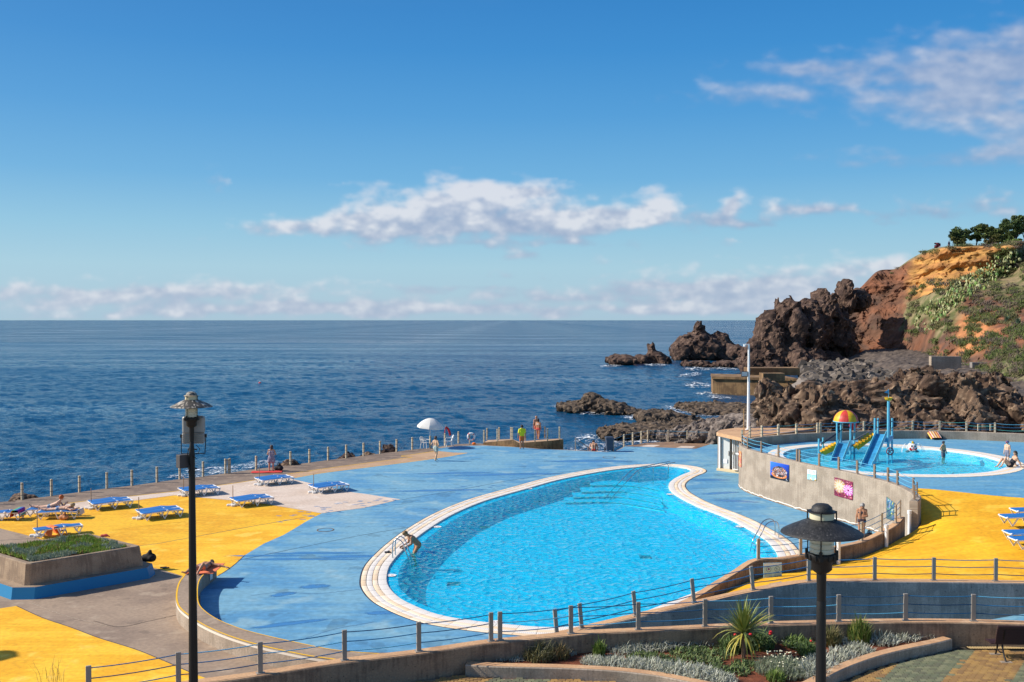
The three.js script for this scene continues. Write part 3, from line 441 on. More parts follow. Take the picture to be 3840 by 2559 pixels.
// ---------- hut under the children's deck ----------
{
  const f0 = G(2691, 1765, 0), f1 = G(2775, 1776, 0), roofY = 2.42, dir = f1.clone().sub(f0), L = dir.length(); dir.normalize(); const yaw = -Math.atan2(dir.z, dir.x);
  const hut = thing('changing_hut', 'concrete changing hut with white gated doorway at the wall end', 'hut', f0, yaw);
  mesh('side_wall', box(0.14, 2.32, 3.4, 0.03, 1.16, -1.75, 0.02), mat.wall, hut);
  mesh('back_wall', box(4.6, 2.32, 0.14, 2.3, 1.16, -3.4), mat.white, hut);
  mesh('inner_wall', box(0.1, 2.26, 2.7, 0.42, 1.15, -1.75), std({ color: lin(190, 190, 184) }), hut);
  mesh('hut_floor', box(4.4, 0.06, 3.2, 2.3, 0.03, -1.7), mat.grey, hut);
  const frame = mesh('door_frame', [box(0.1, 2.2, 0.12, 0.17, 1.12, 0.0), box(2.2, 0.12, 0.12, 1.2, 2.22, 0.0)], mat.white, hut); void frame;
  mesh('sill', box(2.3, 0.16, 0.24, 1.18, 0.08, 0.04, 0.02), std({ color: lin(214, 190, 150), roughness: 0.9 }), hut);
  const panel = mesh('door_panel', box(0.62, 2.05, 0.04, 0.53, 1.16, -0.12), std({ color: lin(198, 200, 196), roughness: 0.5 }), hut); mesh('door_handle', box(0.04, 0.3, 0.05, 0.26, 0, 0.04), mat.metal, panel).position.set(0.53, 1.16, -0.12);
  const gate = mesh('gate_frame', [box(0.06, 2.05, 0.05, 1.12, 1.16, -0.05), box(0.9, 0.06, 0.05, 1.55, 2.14, -0.05), box(0.9, 0.06, 0.05, 1.55, 0.2, -0.05), box(0.9, 0.1, 0.05, 1.55, 1.2, -0.05)], mat.white, hut);
  for (let k = 0; k < 6; k++) mesh('gate_bar', box(0.03, 1.9, 0.03, 1.24 + k * 0.12, 1.16, -0.05), mat.white, gate);
  mesh('gate_lock', box(0.16, 0.14, 0.08, 1.2, 1.2, -0.02), mat.metal, gate);
  for (let k = 0; k < 9; k++) mesh('wall_panel', box(0.2, 2.1, 0.02, 0.95 + k * 0.21, 1.2, -2.6), std({ color: lin(214, 214, 210) }), hut);
  const roof = [G(2687, 1622, roofY), G(2778, 1642, roofY), V(13.7, 0, -58.5), V(14.2, 0, -60.4), G(2960, 1622, roofY), V(20, 0, -65.6), V(15, 0, -66), G(2700, 1613, roofY)];
  const rf = mesh('roof_slab', slabGeo(roof, roofY - 0.22, roofY), mat.wallTop, hut); rf.position.copy(f0).negate(); rf.position.applyAxisAngle(V(0, 1, 0), -yaw); rf.rotation.y = -yaw;
  mesh('meter_box', box(0.3, 0.26, 0.14, 1.05, 0.75, 0.62, 0.02), mat.white, hut); const note = mesh('sign_plate', box(0.015, 0.5, 0.3, -0.05, 1.75, -0.25), std({ color: lin(226, 96, 60) }), hut); void note; void L;
}
// ---------- front wall and terrace ----------
const TER = 0.23, frontPx = [[60, 2690], [316, 2640], [657, 2582], [960, 2540], [1286, 2489], [1572, 2454.6], [1837, 2416], [1920, 2408], [2206, 2381], [2450, 2369], [2736, 2355], [2880, 2348], [3166, 2340], [3410, 2336], [3640, 2338], [3840, 2344], [4200, 2356]];
const frontWall = offsetLine(smooth(GP(frontPx, 0.9), 120), -0.21);
single('front_wall', wallGeo(frontWall, 0.42, () => -0.35), mat.wallDark, 'long curved concrete wall with rope railing in the foreground', 'wall');
struct('terrace_ground', sheetGeo([...offsetLine(frontWall, 0.1), V(40, 0, -28), V(40, 0, 12), V(-40, 0, 12), V(-40, 0, -20.5)], TER - 0.05), mat.grey, 'terrace in front of the wall');

// weathered top faces of the walls
function wallCap(name, line, th) { const o = scene.children.find((q) => q.name === name); mesh('wall_top', loft([offsetLine(line, -th / 2 + 0.03), offsetLine(line, th / 2 - 0.03)].map((L) => L.map((p) => V(p.x, p.y + 0.004, p.z))), (p) => [p.x, p.z]), mat.wallTop, o); }
wallCap('front_wall', frontWall, 0.42); wallCap('low_wall', offsetLine(lowWall, 0.13), 0.3); wallCap('ramp_wall', offsetLine(greyWall, -0.2), 0.42);

{
  // wet streaks left by bathers, footprints and hairline cracks
  const r = rngOf(61), wetT = texture(256, 256, (x, y) => { const e = Math.hypot((x - 0.5) * 2, (y - 0.5) * 2), k = sst(0.35, 0.75, 0.5 + 0.9 * pfbm(x * 5, y * 5, 5, 4, 6) + 0.5 * (1 - e)) * sst(1, 0.55, e) * 255; return [k, k, k]; }, false); wetT.wrapS = wetT.wrapT = THREE.ClampToEdgeWrapping;
  const wet = std({ color: lin(66, 126, 178), roughness: 0.4, transparent: true, alphaMap: wetT }), g = [];
  for (const [u, v, w, d, a] of [[1180, 2075, 5, 0.5, 0.02], [1120, 2098, 6, 0.45, 0], [1320, 2088, 4, 0.6, 0.05], [1000, 2085, 4, 0.4, 0], [1080, 2340, 3.2, 0.5, 0.4], [1180, 2200, 1.4, 0.7, 0.2], [1060, 2230, 1.2, 0.6, 0.5], [1420, 2300, 1.2, 0.5, 0], [1640, 1840, 7, 0.8, 0.1], [1900, 1780, 9, 1.0, 0.1], [2200, 1730, 8, 1.2, 0], [1700, 1775, 6, 0.9, 0.1], [2700, 1850, 3, 0.8, 0.3], [2760, 1880, 3, 0.7, -0.3], [2660, 1800, 3, 1, 0]]) { const p = G(u, v, 0.0075), q = new THREE.PlaneGeometry(w, d).rotateX(-Math.PI / 2).rotateY(a); g.push(q.translate(p.x, p.y, p.z)); }
  const ws = mesh('wet_streaks', g, wet); ws.userData = { kind: 'stuff', label: 'dark wet streaks on the blue paint' };
  const fp = []; for (let i = 0; i < 90; i++) { const t = r(), u = lerp(1010, 2000, t) + (r() - 0.5) * 60, v = lerp(1960, 1800, Math.pow(t, 0.8)) + (r() - 0.5) * 40, p = G(u, v, 0.008), q = new THREE.CircleGeometry(0.06, 8).rotateX(-Math.PI / 2); q.scale(2.2 + r(), 1, 0.9); fp.push(q.rotateY((r() - 0.5) * 0.8).translate(p.x, p.y, p.z)); }
  const f2 = mesh('wet_footprints', fp, std({ color: lin(74, 130, 178), roughness: 0.5 })); f2.userData = { kind: 'stuff', label: 'trail of wet footprints on the blue paint' };
  const crack = (px, w, c) => { const base = smooth(GP(px), 40).map((p, i) => V(p.x + 0.06 * noise(i * 0.7, 1), 0.0085, p.z + 0.06 * noise(i * 0.7, 9))); const o = struct('hairline_crack', loft([offsetLine(base, -w), offsetLine(base, w)]), c); return o; };
  crack([[350, 2330], [450, 2352], [560, 2330], [700, 2300]], 0.012, std({ color: lin(92, 80, 70) })); crack([[120, 2265], [240, 2310], [400, 2350]], 0.012, std({ color: lin(176, 158, 138) })); crack([[940, 2235], [1060, 2222], [1180, 2228], [1350, 2212]], 0.012, std({ color: lin(70, 110, 150) })); crack([[1130, 2400], [1260, 2360], [1400, 2335]], 0.012, std({ color: lin(78, 120, 158) })); crack([[420, 1990], [600, 1968], [760, 1950]], 0.014, std({ color: lin(196, 140, 20) })); crack([[3500, 1700], [3560, 1690], [3620, 1684]].map(([u, v]) => [u, v]), 0.01, mat.joint).position.y = TOD + 0.004;
}
// ================= ROCKS AND HEADLAND =================
const rockM = std({ vertexColors: true, roughness: 0.95, color: 0xffffff, flatShading: true });
const lavaTint = (a, b, c, s = 1) => (x, y, z) => { const n = fbm(x * 0.5 * s, y * 0.7 * s, z * 0.5 * s, 4), m = fbm(x * 2.1 * s + 9, y * 2.1 * s, z * 2.1 * s, 3); let k = mix3(a, b, sst(-0.2, 0.25, n)); k = mix3(k, c, sst(0.08, 0.32, m)); const q = 1 + m * 0.9; return k.map((v) => v * q); };
const LAVA = [[0.07, 0.038, 0.022], [0.13, 0.08, 0.048], [0.22, 0.15, 0.095]], DARKROCK = [[0.05, 0.027, 0.019], [0.088, 0.05, 0.034], [0.155, 0.098, 0.066]], WETROCK = [[0.05, 0.034, 0.022], [0.105, 0.072, 0.046], [0.17, 0.122, 0.08]];
// broken faces: distance to the second nearest of scattered points less that to the nearest, so that blocks stand out between clefts
function facet(x, y, z) {
  const X = Math.floor(x), Y = Math.floor(y), Z = Math.floor(z); let a = 9, b = 9;
  for (let i = -1; i < 2; i++) for (let j = -1; j < 2; j++) for (let k = -1; k < 2; k++) { const h = PERM[(PERM[(PERM[(X + i) & 255] + Y + j) & 255] + Z + k) & 255], h2 = PERM[h + 57], h3 = PERM[h2 + 31], dx = X + i + h / 255 - x, dy = Y + j + h2 / 255 - y, dz = Z + k + h3 / 255 - z, d = dx * dx + dy * dy + dz * dz; if (d < a) { b = a; a = d; } else if (d < b) b = d; }
  return Math.min(1, (Math.sqrt(b) - Math.sqrt(a)) * 2);
}
// boulders: [x, y, z, rx, ry, rz]; the field is their union, roughened by ridged noise
function rockGeo(blobs, cell, amp, freq, tint, floorY, k = 0.6) {
  const lo = V(1e9, 1e9, 1e9), hi = V(-1e9, -1e9, -1e9); for (const b of blobs) { lo.min(V(b[0] - b[3], b[1] - b[4], b[2] - b[5])); hi.max(V(b[0] + b[3], b[1] + b[4], b[2] + b[5])); }
  lo.subScalar(amp * 1.3); hi.addScalar(amp * 1.3); lo.y = Math.max(lo.y, floorY);
  const f = (x, y, z, rough) => {
    let d = 1e9; for (const b of blobs) { const ex = (x - b[0]) / b[3], ey = (y - b[1]) / b[4], ez = (z - b[2]) / b[5], q = Math.sqrt(ex * ex + ey * ey + ez * ez), e = (q - 1) * Math.min(b[3], b[4], b[5]) * (q > 1 ? 1 : 1); const h = clamp(0.5 + 0.5 * (d - e) / k); d = lerp(d, e, h) - k * h * (1 - h); }
    if (rough || d > amp * 2.5 || d < -amp * 2.5) return d;
    const wx = x + 0.5 / freq * noise(x * freq * 1.1, y * freq * 1.1, z * freq * 1.1 + 11), wy = y + 0.5 / freq * noise(x * freq * 1.1 + 31, y * freq * 1.1, z * freq * 1.1), fc = facet(wx * freq * 1.5, wy * freq * 0.95, z * freq * 1.5);
    let s = 0, a = 1, q = freq * 1.1; for (let i = 0; i < 6; i++) { s += a * noise(wx * q, wy * q, z * q + i * 4.4); q *= 2.1; a *= 0.64; }
    return d - amp * 0.95 * s - amp * 0.7 * (Math.min(fc, 0.4) - 0.26) * 2 - amp * 0.35 * (0.5 - Math.abs(noise(wx * freq * 4, wy * freq * 3.4, z * freq * 4)) * 2);
  };
  return surf(f, lo, hi, cell, amp * 2.2, tint, true);
}
function rock(name, label, blobs, cell, amp, freq, pal, floorY, group) { return single(name, rockGeo(blobs, cell, amp, freq, lavaTint(...pal, 0.9 / Math.max(amp, 0.3)), floorY), rockM, label, 'rock', group); }
const B = (u, v, dist, w, h, dep) => { const c = D(u, v, dist), s = dist / F; return [c.x, c.y, c.z, w * s, h * s, dep]; }; // a boulder whose middle and half sizes were surveyed in the picture
{ // the lava wall behind the paddling pool
  rock('lava_rock', 'rough brown lava outcrop behind the paddling pool parapet', [B(3050, 1594, 69, 95, 118, 3), B(3160, 1574, 72, 120, 118, 4), B(3290, 1559, 73, 130, 125, 4.5), B(3430, 1514, 73, 90, 115, 4), B(3400, 1614, 69.5, 150, 90, 3), B(3560, 1524, 73, 120, 118, 4.5), B(3600, 1614, 69, 130, 90, 3), B(3700, 1544, 73, 100, 122, 4.5), B(3790, 1604, 71, 110, 110, 4), B(3930, 1614, 70, 120, 110, 4), B(3220, 1634, 68.5, 180, 70, 2.5), B(3010, 1514, 71, 50, 40, 1.6), B(3455, 1424, 75, 36, 34, 1.2)], 0.13, 0.62, 0.5, LAVA, 0);
  rock('lava_rock', 'upright dark rock pillar beside the white pole', [B(2900, 1560, 70, 48, 120, 1.4), B(2878, 1480, 70, 22, 62, 1), B(2950, 1590, 69, 50, 90, 1.4), B(2930, 1500, 70.5, 30, 50, 1)], 0.12, 0.45, 0.6, LAVA, 0);
  rock('lava_rock', 'low grey lava mound behind the bathing terrace', [B(2730, 1610, 79, 110, 34, 3), B(2640, 1632, 80, 101, 24, 3), B(2800, 1600, 77, 83, 41, 3), B(2560, 1642, 82, 83, 16, 3)], 0.14, 0.28, 0.8, [[0.12, 0.092, 0.075], [0.17, 0.135, 0.112], [0.23, 0.19, 0.16]], -2);
  rock('shore_rock', 'wet brown reef nearest the bathing terrace', [B(2330, 1626, 109.6, 74, 21, 4), B(2440, 1614, 111.6, 110, 22, 5), B(2570, 1611, 110.6, 92, 24, 4), B(2290, 1646, 108.6, 37, 15, 3), B(2650, 1606, 109.6, 64, 21, 3)], 0.2, 0.3, 0.7, WETROCK, SEA - 0.6);
  rock('shore_rock', 'rounded brown sea rock in the middle of the reefs', [B(2440, 1566, 126.3, 57, 24, 4), B(2520, 1569, 126.3, 64, 23, 4), B(2590, 1579, 125.3, 37, 12, 3)], 0.2, 0.35, 0.55, WETROCK, SEA - 0.6);
  rock('shore_rock', 'brown sea rock with a single domed summit', [B(2222, 1494, 141.8, 33, 21, 2.2), B(2190, 1524, 141.8, 83, 16, 4), B(2290, 1532, 139.8, 64, 21, 4), B(2360, 1548, 137.8, 55, 13, 3), B(2130, 1527, 142.8, 37, 11, 3), B(2250, 1514, 141.8, 46, 16, 3)], 0.2, 0.3, 0.55, WETROCK, SEA - 0.6);
  rock('shore_rock', 'long flat reef below the quay', [B(2620, 1526, 144.5, 46, 14, 4), B(2720, 1532, 142.5, 83, 15, 5), B(2810, 1538, 140.5, 64, 19, 4), B(2660, 1550, 138.5, 64, 9, 4), B(2800, 1554, 134.5, 83, 16, 4), B(2560, 1532, 145.5, 28, 6, 2)], 0.24, 0.32, 0.6, WETROCK, SEA - 0.6);
  const far = 'far sea stacks off the headland';
  rock('sea_stack', 'big dark sea stack with a knob on its summit', [B(2620, 1235, 322, 18, 26, 4), B(2615, 1280, 322, 34, 40, 8), B(2590, 1310, 322, 56, 52, 10), B(2655, 1315, 322, 60, 56, 10), B(2550, 1325, 320, 34, 32, 8), B(2720, 1325, 322, 40, 40, 9), B(2700, 1300, 323, 40, 50, 8), B(2760, 1335, 324, 30, 20, 6)], 0.55, 1.05, 0.22, DARKROCK, SEA - 1, far);
  rock('sea_stack', 'small pointed sea stack left of the big one', [B(2444, 1316, 297.0, 14, 26, 4), B(2456, 1338, 297.0, 34, 22, 6), B(2400, 1346, 295.0, 22, 18, 5), B(2490, 1352, 296.0, 26, 15, 5), B(2430, 1360, 295.0, 50, 10, 5)], 0.5, 0.6, 0.3, DARKROCK, SEA - 1, far);
  rock('sea_stack', 'low twin humped sea rock farthest left', [B(2310, 1352, 288.0, 36, 18, 6), B(2350, 1350, 288.0, 32, 20, 6)], 0.5, 0.6, 0.3, DARKROCK, SEA - 1, far);
  rock('sea_stack', 'low jagged sea rock in front of the big stack', [B(2610, 1365, 276.7, 38, 12, 5), B(2660, 1372, 274.7, 24, 6, 4), B(2580, 1370, 276.7, 20, 9, 4)], 0.4, 0.5, 0.35, DARKROCK, SEA - 1, far);
  rock('sea_stack', 'low jagged sea rock beside the dark cliff', [B(2720, 1365, 274.3, 30, 12, 5), B(2760, 1366, 273.3, 24, 12, 4), B(2690, 1370, 274.3, 16, 8, 3)], 0.4, 0.5, 0.35, DARKROCK, SEA - 1, far);
  rock('sea_stack', 'broken dark reef joining the stack to the cliff', [B(2760, 1320, 300, 30, 30, 6), B(2800, 1330, 296, 34, 30, 7)], 0.5, 0.9, 0.25, DARKROCK, SEA - 1, far);
  // the dark cliff at the tip of the headland
  rock('dark_cliff', 'jagged dark lava cliff at the tip of the headland', [B(2795, 1368, 244, 26, 34, 5), B(2822, 1330, 245, 26, 52, 6), B(2862, 1270, 246, 26, 70, 6), B(2815, 1370, 246, 30, 50, 6), B(2850, 1340, 246, 36, 80, 8), B(2895, 1290, 246, 36, 110, 8), B(2925, 1215, 247, 22, 80, 6), B(2955, 1185, 248, 27, 56, 7), B(2965, 1260, 247, 44, 120, 9), B(3020, 1240, 249, 40, 108, 9), B(3030, 1172, 250, 28, 42, 7), B(3075, 1210, 251, 36, 100, 8), B(3092, 1150, 252, 27, 60, 7), B(3115, 1230, 253, 36, 96, 8), B(3150, 1280, 254, 44, 110, 8), B(2985, 1360, 241, 50, 60, 7), B(3040, 1360, 242, 50, 60, 7), B(3110, 1370, 246, 60, 50, 7), B(2890, 1385, 241, 40, 44, 6), B(3000, 1395, 237, 40, 34, 5)], 0.5, 0.8, 0.2, DARKROCK, SEA - 1);
  rock('dark_cliff', 'egg shaped dark rock knob on the headland skyline', [B(3168, 1092, 258, 24, 40, 5), B(3166, 1135, 258, 30, 50, 6), B(3215, 1128, 260, 40, 40, 6)], 0.45, 0.7, 0.28, DARKROCK, 0);
}
// headland: a net of surveyed points, base to top, smoothed and roughened
{
  const cols = [[3060, 262, 1130], [3130, 262, 1120], [3215, 261, 1090], [3290, 258, 1021], [3360, 254, 1010], [3414, 250, 975], [3465, 246, 948], [3511, 242, 932], [3570, 236, 926], [3644, 226, 923], [3720, 216, 920], [3797, 204, 913], [3860, 196, 903], [3960, 186, 885], [4150, 176, 870]];
  const rows = 9, NS = 460, NT = 330, net = cols.map(([u, , vt], ci) => { const s = ci / (cols.length - 1), near = lerp(258, 128, sst(0.12, 0.9, s)), farz = lerp(284, 262, s), L = []; for (let r = 0; r <= rows; r++) { const t = r / rows, v = lerp(1480, vt, Math.pow(t, 0.9)); let z = lerp(near, farz, Math.pow(t, 1.0)); if (u > 3400 && u < 3800 && t > 0.72) z = lerp(z, lerp(near, farz, 0.84), 0.8); L.push(D(u, v, z)); } const e = L[rows]; const k1 = 1 + 10 / -e.z, k2 = 1 + 34 / -e.z; L.push(V(e.x * k1, e.y + 0.1, e.z * k1), V(e.x * k2, e.y + 0.2, e.z * k2)); return L; });
  const cat = (a, b, c, d, t) => 0.5 * (2 * b + (c - a) * t + (2 * a - 5 * b + 4 * c - d) * t * t + (3 * b - a - 3 * c + d) * t * t * t);
  const pick = (arr, i) => arr[clamp(i, 0, arr.length - 1)], v3 = (p, q, r, s, t) => V(cat(p.x, q.x, r.x, s.x, t), cat(p.y, q.y, r.y, s.y, t), cat(p.z, q.z, r.z, s.z, t));
  const at2 = (S, T) => { const i = Math.min(Math.floor(S), cols.length - 2), f = S - i, col = (k) => { const c = pick(net, k), j = Math.min(Math.floor(T), c.length - 2), g = T - j; return v3(pick(c, j - 1), pick(c, j), pick(c, j + 1), pick(c, j + 2), g); }; return v3(col(i - 1), col(i), col(i + 1), col(i + 2), f); };
  const pts = [], tone = [], TT = net[0].length - 1;
  for (let j = 0; j <= NT; j++) for (let i = 0; i <= NS; i++) {
    const S = i / NS * (cols.length - 1), T = j / NT * TT, p = at2(S, T), u = lerp(cols[Math.floor(Math.min(S, cols.length - 2))][0], cols[Math.min(Math.floor(S) + 1, cols.length - 1)][0], S - Math.min(Math.floor(S), cols.length - 2));
    const t = clamp(T / rows, 0, 1.2), n1 = fbm(p.x / 9, p.y / 9, p.z / 9, 4), wob = n1 * 60;
    // materials of the slope
    const ochre = sst(3385, 3440, u + wob) * sst(3800, 3740, u + wob - (t - 0.85) * 300) * sst(0.67 + n1 * 0.08 + Math.max(0, u - 3560) * 0.0005, 0.7 + n1 * 0.08 + Math.max(0, u - 3560) * 0.0005, t) * sst(1.0, 0.965, t + n1 * 0.03);
    const green = clamp(sst(3370, 3440, u + wob) * sst(3640, 3560, u + wob) * sst(0.36, 0.5, t + n1 * 0.25) * sst(0.8, 0.7, t) + sst(3560, 3640, u + wob * 1.5 ) * sst(0.5, 0.66, t + n1 * 0.3) * 0.85 + sst(0.97, 1.0, t + n1 * 0.02) * sst(3300, 3420, u) + sst(3690, 3760, u + wob) * sst(0.3, 0.22, t) + 0.8 * sst(0.24, 0.36, fbm(p.x / 14, p.y / 10, p.z / 14 + 40, 3))) * (1 - ochre);
    const orange = sst(3560, 3620, u + wob) * sst(3760, 3690, u + wob) * sst(0.2, 0.28, t) * sst(0.56, 0.46, t + n1 * 0.1);
    const strata = Math.sin(p.y * 2.4 + n1 * 7) * 0.5 + noise(p.x / 6, p.y * 1.3, p.z / 6) * 0.9;
    const gx = p.x + 3 * noise(p.x / 8, p.y / 8, 3), gy = p.y + 3 * noise(p.x / 8, p.y / 8, 9), bump = 5 * fbm(gx / 14, gy / 12, p.z / 30, 3) + 3.0 * ridge(gx / 6.5, gy / 5, p.z / 12, 3) - 1.1 + 2.4 * fbm(gx / 2.6, gy / 2.2, p.z / 5, 4), soft = lerp(1, 0.35, clamp(green)), k = T > rows ? 0.25 : 1;
    p.z += (bump * soft + ochre * (strata * 1.1 + 2.2)) * k; p.y += bump * 0.25 * soft * k * (t < 0.96 ? 1 : 0.3); p.x -= bump * 0.2 * soft * k;
    const n2 = fbm(p.x / 3, p.y / 3, p.z / 3, 4), red = sst(-0.1, 0.3, fbm(p.x / 22, p.y / 16, p.z / 22 + 9, 3) + (u > 3500 ? 0.08 : 0)), left = sst(3260, 3160, u + wob);
    let c = mix3([0.11, 0.055, 0.031], [0.19, 0.072, 0.033], red); c = mix3(c, [0.085, 0.05, 0.034], clamp(left * 0.8 + sst(0.05, 0.3, fbm(p.x / 5, p.y / 4, p.z / 9 + 20, 3)) * 0.75));
    c = mix3(c, [0.42, 0.17, 0.06], orange * 0.85); c = mix3(c, mix3([0.46, 0.235, 0.062], [0.33, 0.15, 0.045], sst(-0.3, 0.6, strata + n2)), ochre);
    c = mix3(c, mix3([0.11, 0.125, 0.035], [0.17, 0.14, 0.07], sst(-0.15, 0.2, n2)), clamp(green) * sst(-0.35, 0.05, n2 + clamp(green) - 0.55));
    const q = 1 + n2 * 1.1; tone.push(c[0] * q, c[1] * q, c[2] * q); pts.push(p.x, p.y, p.z);
  }
  const idx = []; for (let j = 0; j < NT; j++) for (let i = 0; i < NS; i++) { const a = j * (NS + 1) + i, b = a + NS + 1; idx.push(a, a + 1, b, a + 1, b + 1, b); }
  const g = new THREE.BufferGeometry(); g.setAttribute('position', new THREE.Float32BufferAttribute(pts, 3)); g.setAttribute('color', new THREE.Float32BufferAttribute(tone, 3)); g.setIndex(idx); g.computeVertexNormals();
  const hill = struct('headland', g, rockM, 'red brown headland with ochre cliff and green slopes');
  // where the surface of the headland is, for what grows on it
  const P0 = g.attributes.position, N0 = g.attributes.normal;
  var headAt = (s, t) => { const i = clamp(Math.round(s * NS), 0, NS), j = clamp(Math.round(t * rows / TT * NT), 0, NT), k = j * (NS + 1) + i; return [V(P0.getX(k), P0.getY(k), P0.getZ(k)), V(N0.getX(k), N0.getY(k), N0.getZ(k))]; };
  var headS = (u) => { for (let i = 0; i < cols.length - 1; i++) if (u <= cols[i + 1][0]) return (i + clamp((u - cols[i][0]) / (cols[i + 1][0] - cols[i][0]))) / (cols.length - 1); return 1; };
  void hill;
  // rubble shore between cliff and lava wall
  const sg = new THREE.PlaneGeometry(90, 170, 150, 240); sg.rotateX(-Math.PI / 2); sg.translate(82, 0, -170);
  const sp2 = sg.attributes.position, sc = new Float32Array(sp2.count * 3); for (let i = 0; i < sp2.count; i++) { const x = sp2.getX(i), z = sp2.getZ(i), inland = x - 0.285 * -z - 8 * fbm(x / 16, z / 16, 3, 3); sp2.setY(i, clamp(SEA - 1 + inland * 0.25, SEA - 1.5, 0.4) + clamp((x - 70) * 0.05, 0, 3) + 0.8 * ridge(x / 3, z / 3, 2, 3) * sst(0, 5, inland)); const n = fbm(x / 2, z / 2, 5, 4), c = mix3([0.06, 0.044, 0.034], [0.14, 0.105, 0.08], sst(-0.2, 0.25, n)); sc.set(c, i * 3); } sg.setAttribute('color', new THREE.BufferAttribute(sc, 3)); sg.computeVertexNormals(); sg.deleteAttribute('uv');
  struct('rubble_shore', sg, rockM, 'grey stony shore below the headland');
  const stone = new THREE.DodecahedronGeometry(1, 0), r = rngOf(31), N = 4800, im = new THREE.InstancedMesh(stone, std({ color: 0xffffff, roughness: 0.95, flatShading: true }), N), M4 = new THREE.Matrix4(), col = new THREE.Color();
  for (let i = 0; i < N; i++) { const u = lerp(3010, 3440, r()), z = lerp(105, 228, r()), x = (u - 1920) / F * z, y = -0.6 + (225 - z) * 0.0 + clamp((x - 70) * 0.05, 0, 3), s = 0.3 + 0.9 * Math.pow(r(), 3); M4.compose(V(x, y, -z), new THREE.Quaternion().setFromEuler(new THREE.Euler(r() * 6, r() * 6, r() * 6)), V(s * (0.7 + r()), s * (0.4 + 0.5 * r()), s)); im.setMatrixAt(i, M4); const k = 0.06 + 0.2 * r() * r(); im.setColorAt(i, col.setRGB(k, k * 0.82, k * 0.66)); }
  im.name = 'boulder_field'; scene.add(im); stuff(im, 'grey boulders strewn over the stony shore', 'boulders');
}
{ // old quay
  const q0 = D(2674, 1412, 172), q1 = D(2990, 1412, 166), top = heightAt(1412, 172);
  const quay = thing('stone_quay', 'old brown concrete quay with rust stains beyond the reefs', 'quay', [0, 0, 0]);
  const wob = smooth([V(q0.x, top, q0.z), V(lerp(q0.x, q1.x, 0.5), top, lerp(q0.z, q1.z, 0.5)), V(q1.x, top, q1.z)], 30);
  mesh('quay_wall', loft([wob.map((p) => V(p.x, SEA - 1.5, p.z)), wob.map((p) => V(p.x, top - 0.4, p.z))]), mat.quay, quay);
  mesh('quay_end', loft([[V(q0.x, SEA - 1.5, q0.z), V(q0.x + 1.5, SEA - 1.5, q0.z - 9)], [V(q0.x, top, q0.z), V(q0.x + 1.5, top, q0.z - 9)]]), mat.quay, quay);
  mesh('quay_cap', slabGeo([V(q0.x - 0.25, 0, q0.z + 0.25), V(q1.x, 0, q1.z + 0.25), V(q1.x, 0, q1.z - 9), V(q0.x + 1.4, 0, q0.z - 9)], top - 0.42, top), mat.quay, quay);
  mesh('quay_block', box(9, 1.3, 4, 46.5, top + 0.6, -178), mat.quay, quay);
  mesh('quay_block', box(3.6, 1.3, 2.6, 43.2, top + 0.3, -165), mat.quay, quay);
  mesh('quay_ramp', slabGeo([D(2945, 1450, 132), D(2985, 1462, 128), D(3035, 1438, 146), D(3000, 1430, 150)].map((p) => V(p.x, 0, p.z)), -1.2, 0.5), mat.wall, quay);
  const hw = thing('shore_wall', 'short pale ruined wall at the foot of the red slope', 'wall', D(3545, 1378, 172)); mesh('wall_block', box(5.2, 2.6, 1, 0, 0.6, 0), mat.wall, hw); mesh('wall_block', box(7.2, 2.2, 1, 7.6, -0.2, 1), mat.wallGrey, hw);
}
// ================= RAILINGS =================
const postGeoC = box(0.11, 1, 0.11, 0, 0.5, 0, 0.012), notchGeo = box(0.118, 0.018, 0.118), plateGeo = box(0.2, 0.02, 0.16, 0, 0.01, 0), barPost = box(0.12, 1, 0.065, 0, 0.5, 0, 0.008);
// posts: feet as points; ropes hang between neighbours; gaps lists the spans without ropes
function railing(name, label, feet, h, o = {}) {
  const t = thing(name, label, 'railing', feet[0]), L = feet.map((p) => p.clone().sub(feet[0])), rows = o.rows ?? [0.93, 0.62, 0.3], tops = [];
  L.forEach((p, i) => {
    const a = L[Math.max(i - 1, 0)], b = L[Math.min(i + 1, L.length - 1)], post = new THREE.Mesh(o.bar ? barPost : postGeoC, o.mat ?? (o.bar ? mat.metal : mat.postConcrete)); post.name = 'post'; post.castShadow = post.receiveShadow = true; t.add(post);
    post.position.copy(p); post.scale.y = h * (o.hs?.[i] ?? 1); post.rotation.y = -Math.atan2(b.z - a.z, b.x - a.x) + (o.turn ?? 0); if (o.lean) post.rotation.z = o.lean[i] ?? 0;
    if (o.bar) { const f = mesh('base_plate', plateGeo, mat.metal, post); f.scale.y = 1 / h; } else for (const r of rows) { const f = mesh('notch', notchGeo, mat.dark, post); f.position.y = r - 0.02; f.scale.y = 1 / h; }
    const up = V(0, 1, 0).applyEuler(post.rotation); tops.push((r) => p.clone().addScaledVector(up, r * h * (o.hs?.[i] ?? 1)));
  });
  const sag = o.sag ?? 0.03;
  for (let i = 0; i < L.length - 1; i++) if (!o.gaps?.includes(i)) rows.forEach((r, k) => {
    const a = tops[i](r), b = tops[i + 1](r), m = a.clone().lerp(b, 0.5); m.y -= sag * a.distanceTo(b) * 0.5;
    mesh('rope', new THREE.TubeGeometry(new THREE.QuadraticBezierCurve3(a, m.clone().setY(2 * m.y - (a.y + b.y) / 2 + 0), b), 8, o.r ?? 0.012, 5), Array.isArray(o.rope) ? o.rope[(i * rows.length + k) % o.rope.length] : o.rope ?? mat.ropeDark, t);
  });
  return t;
}
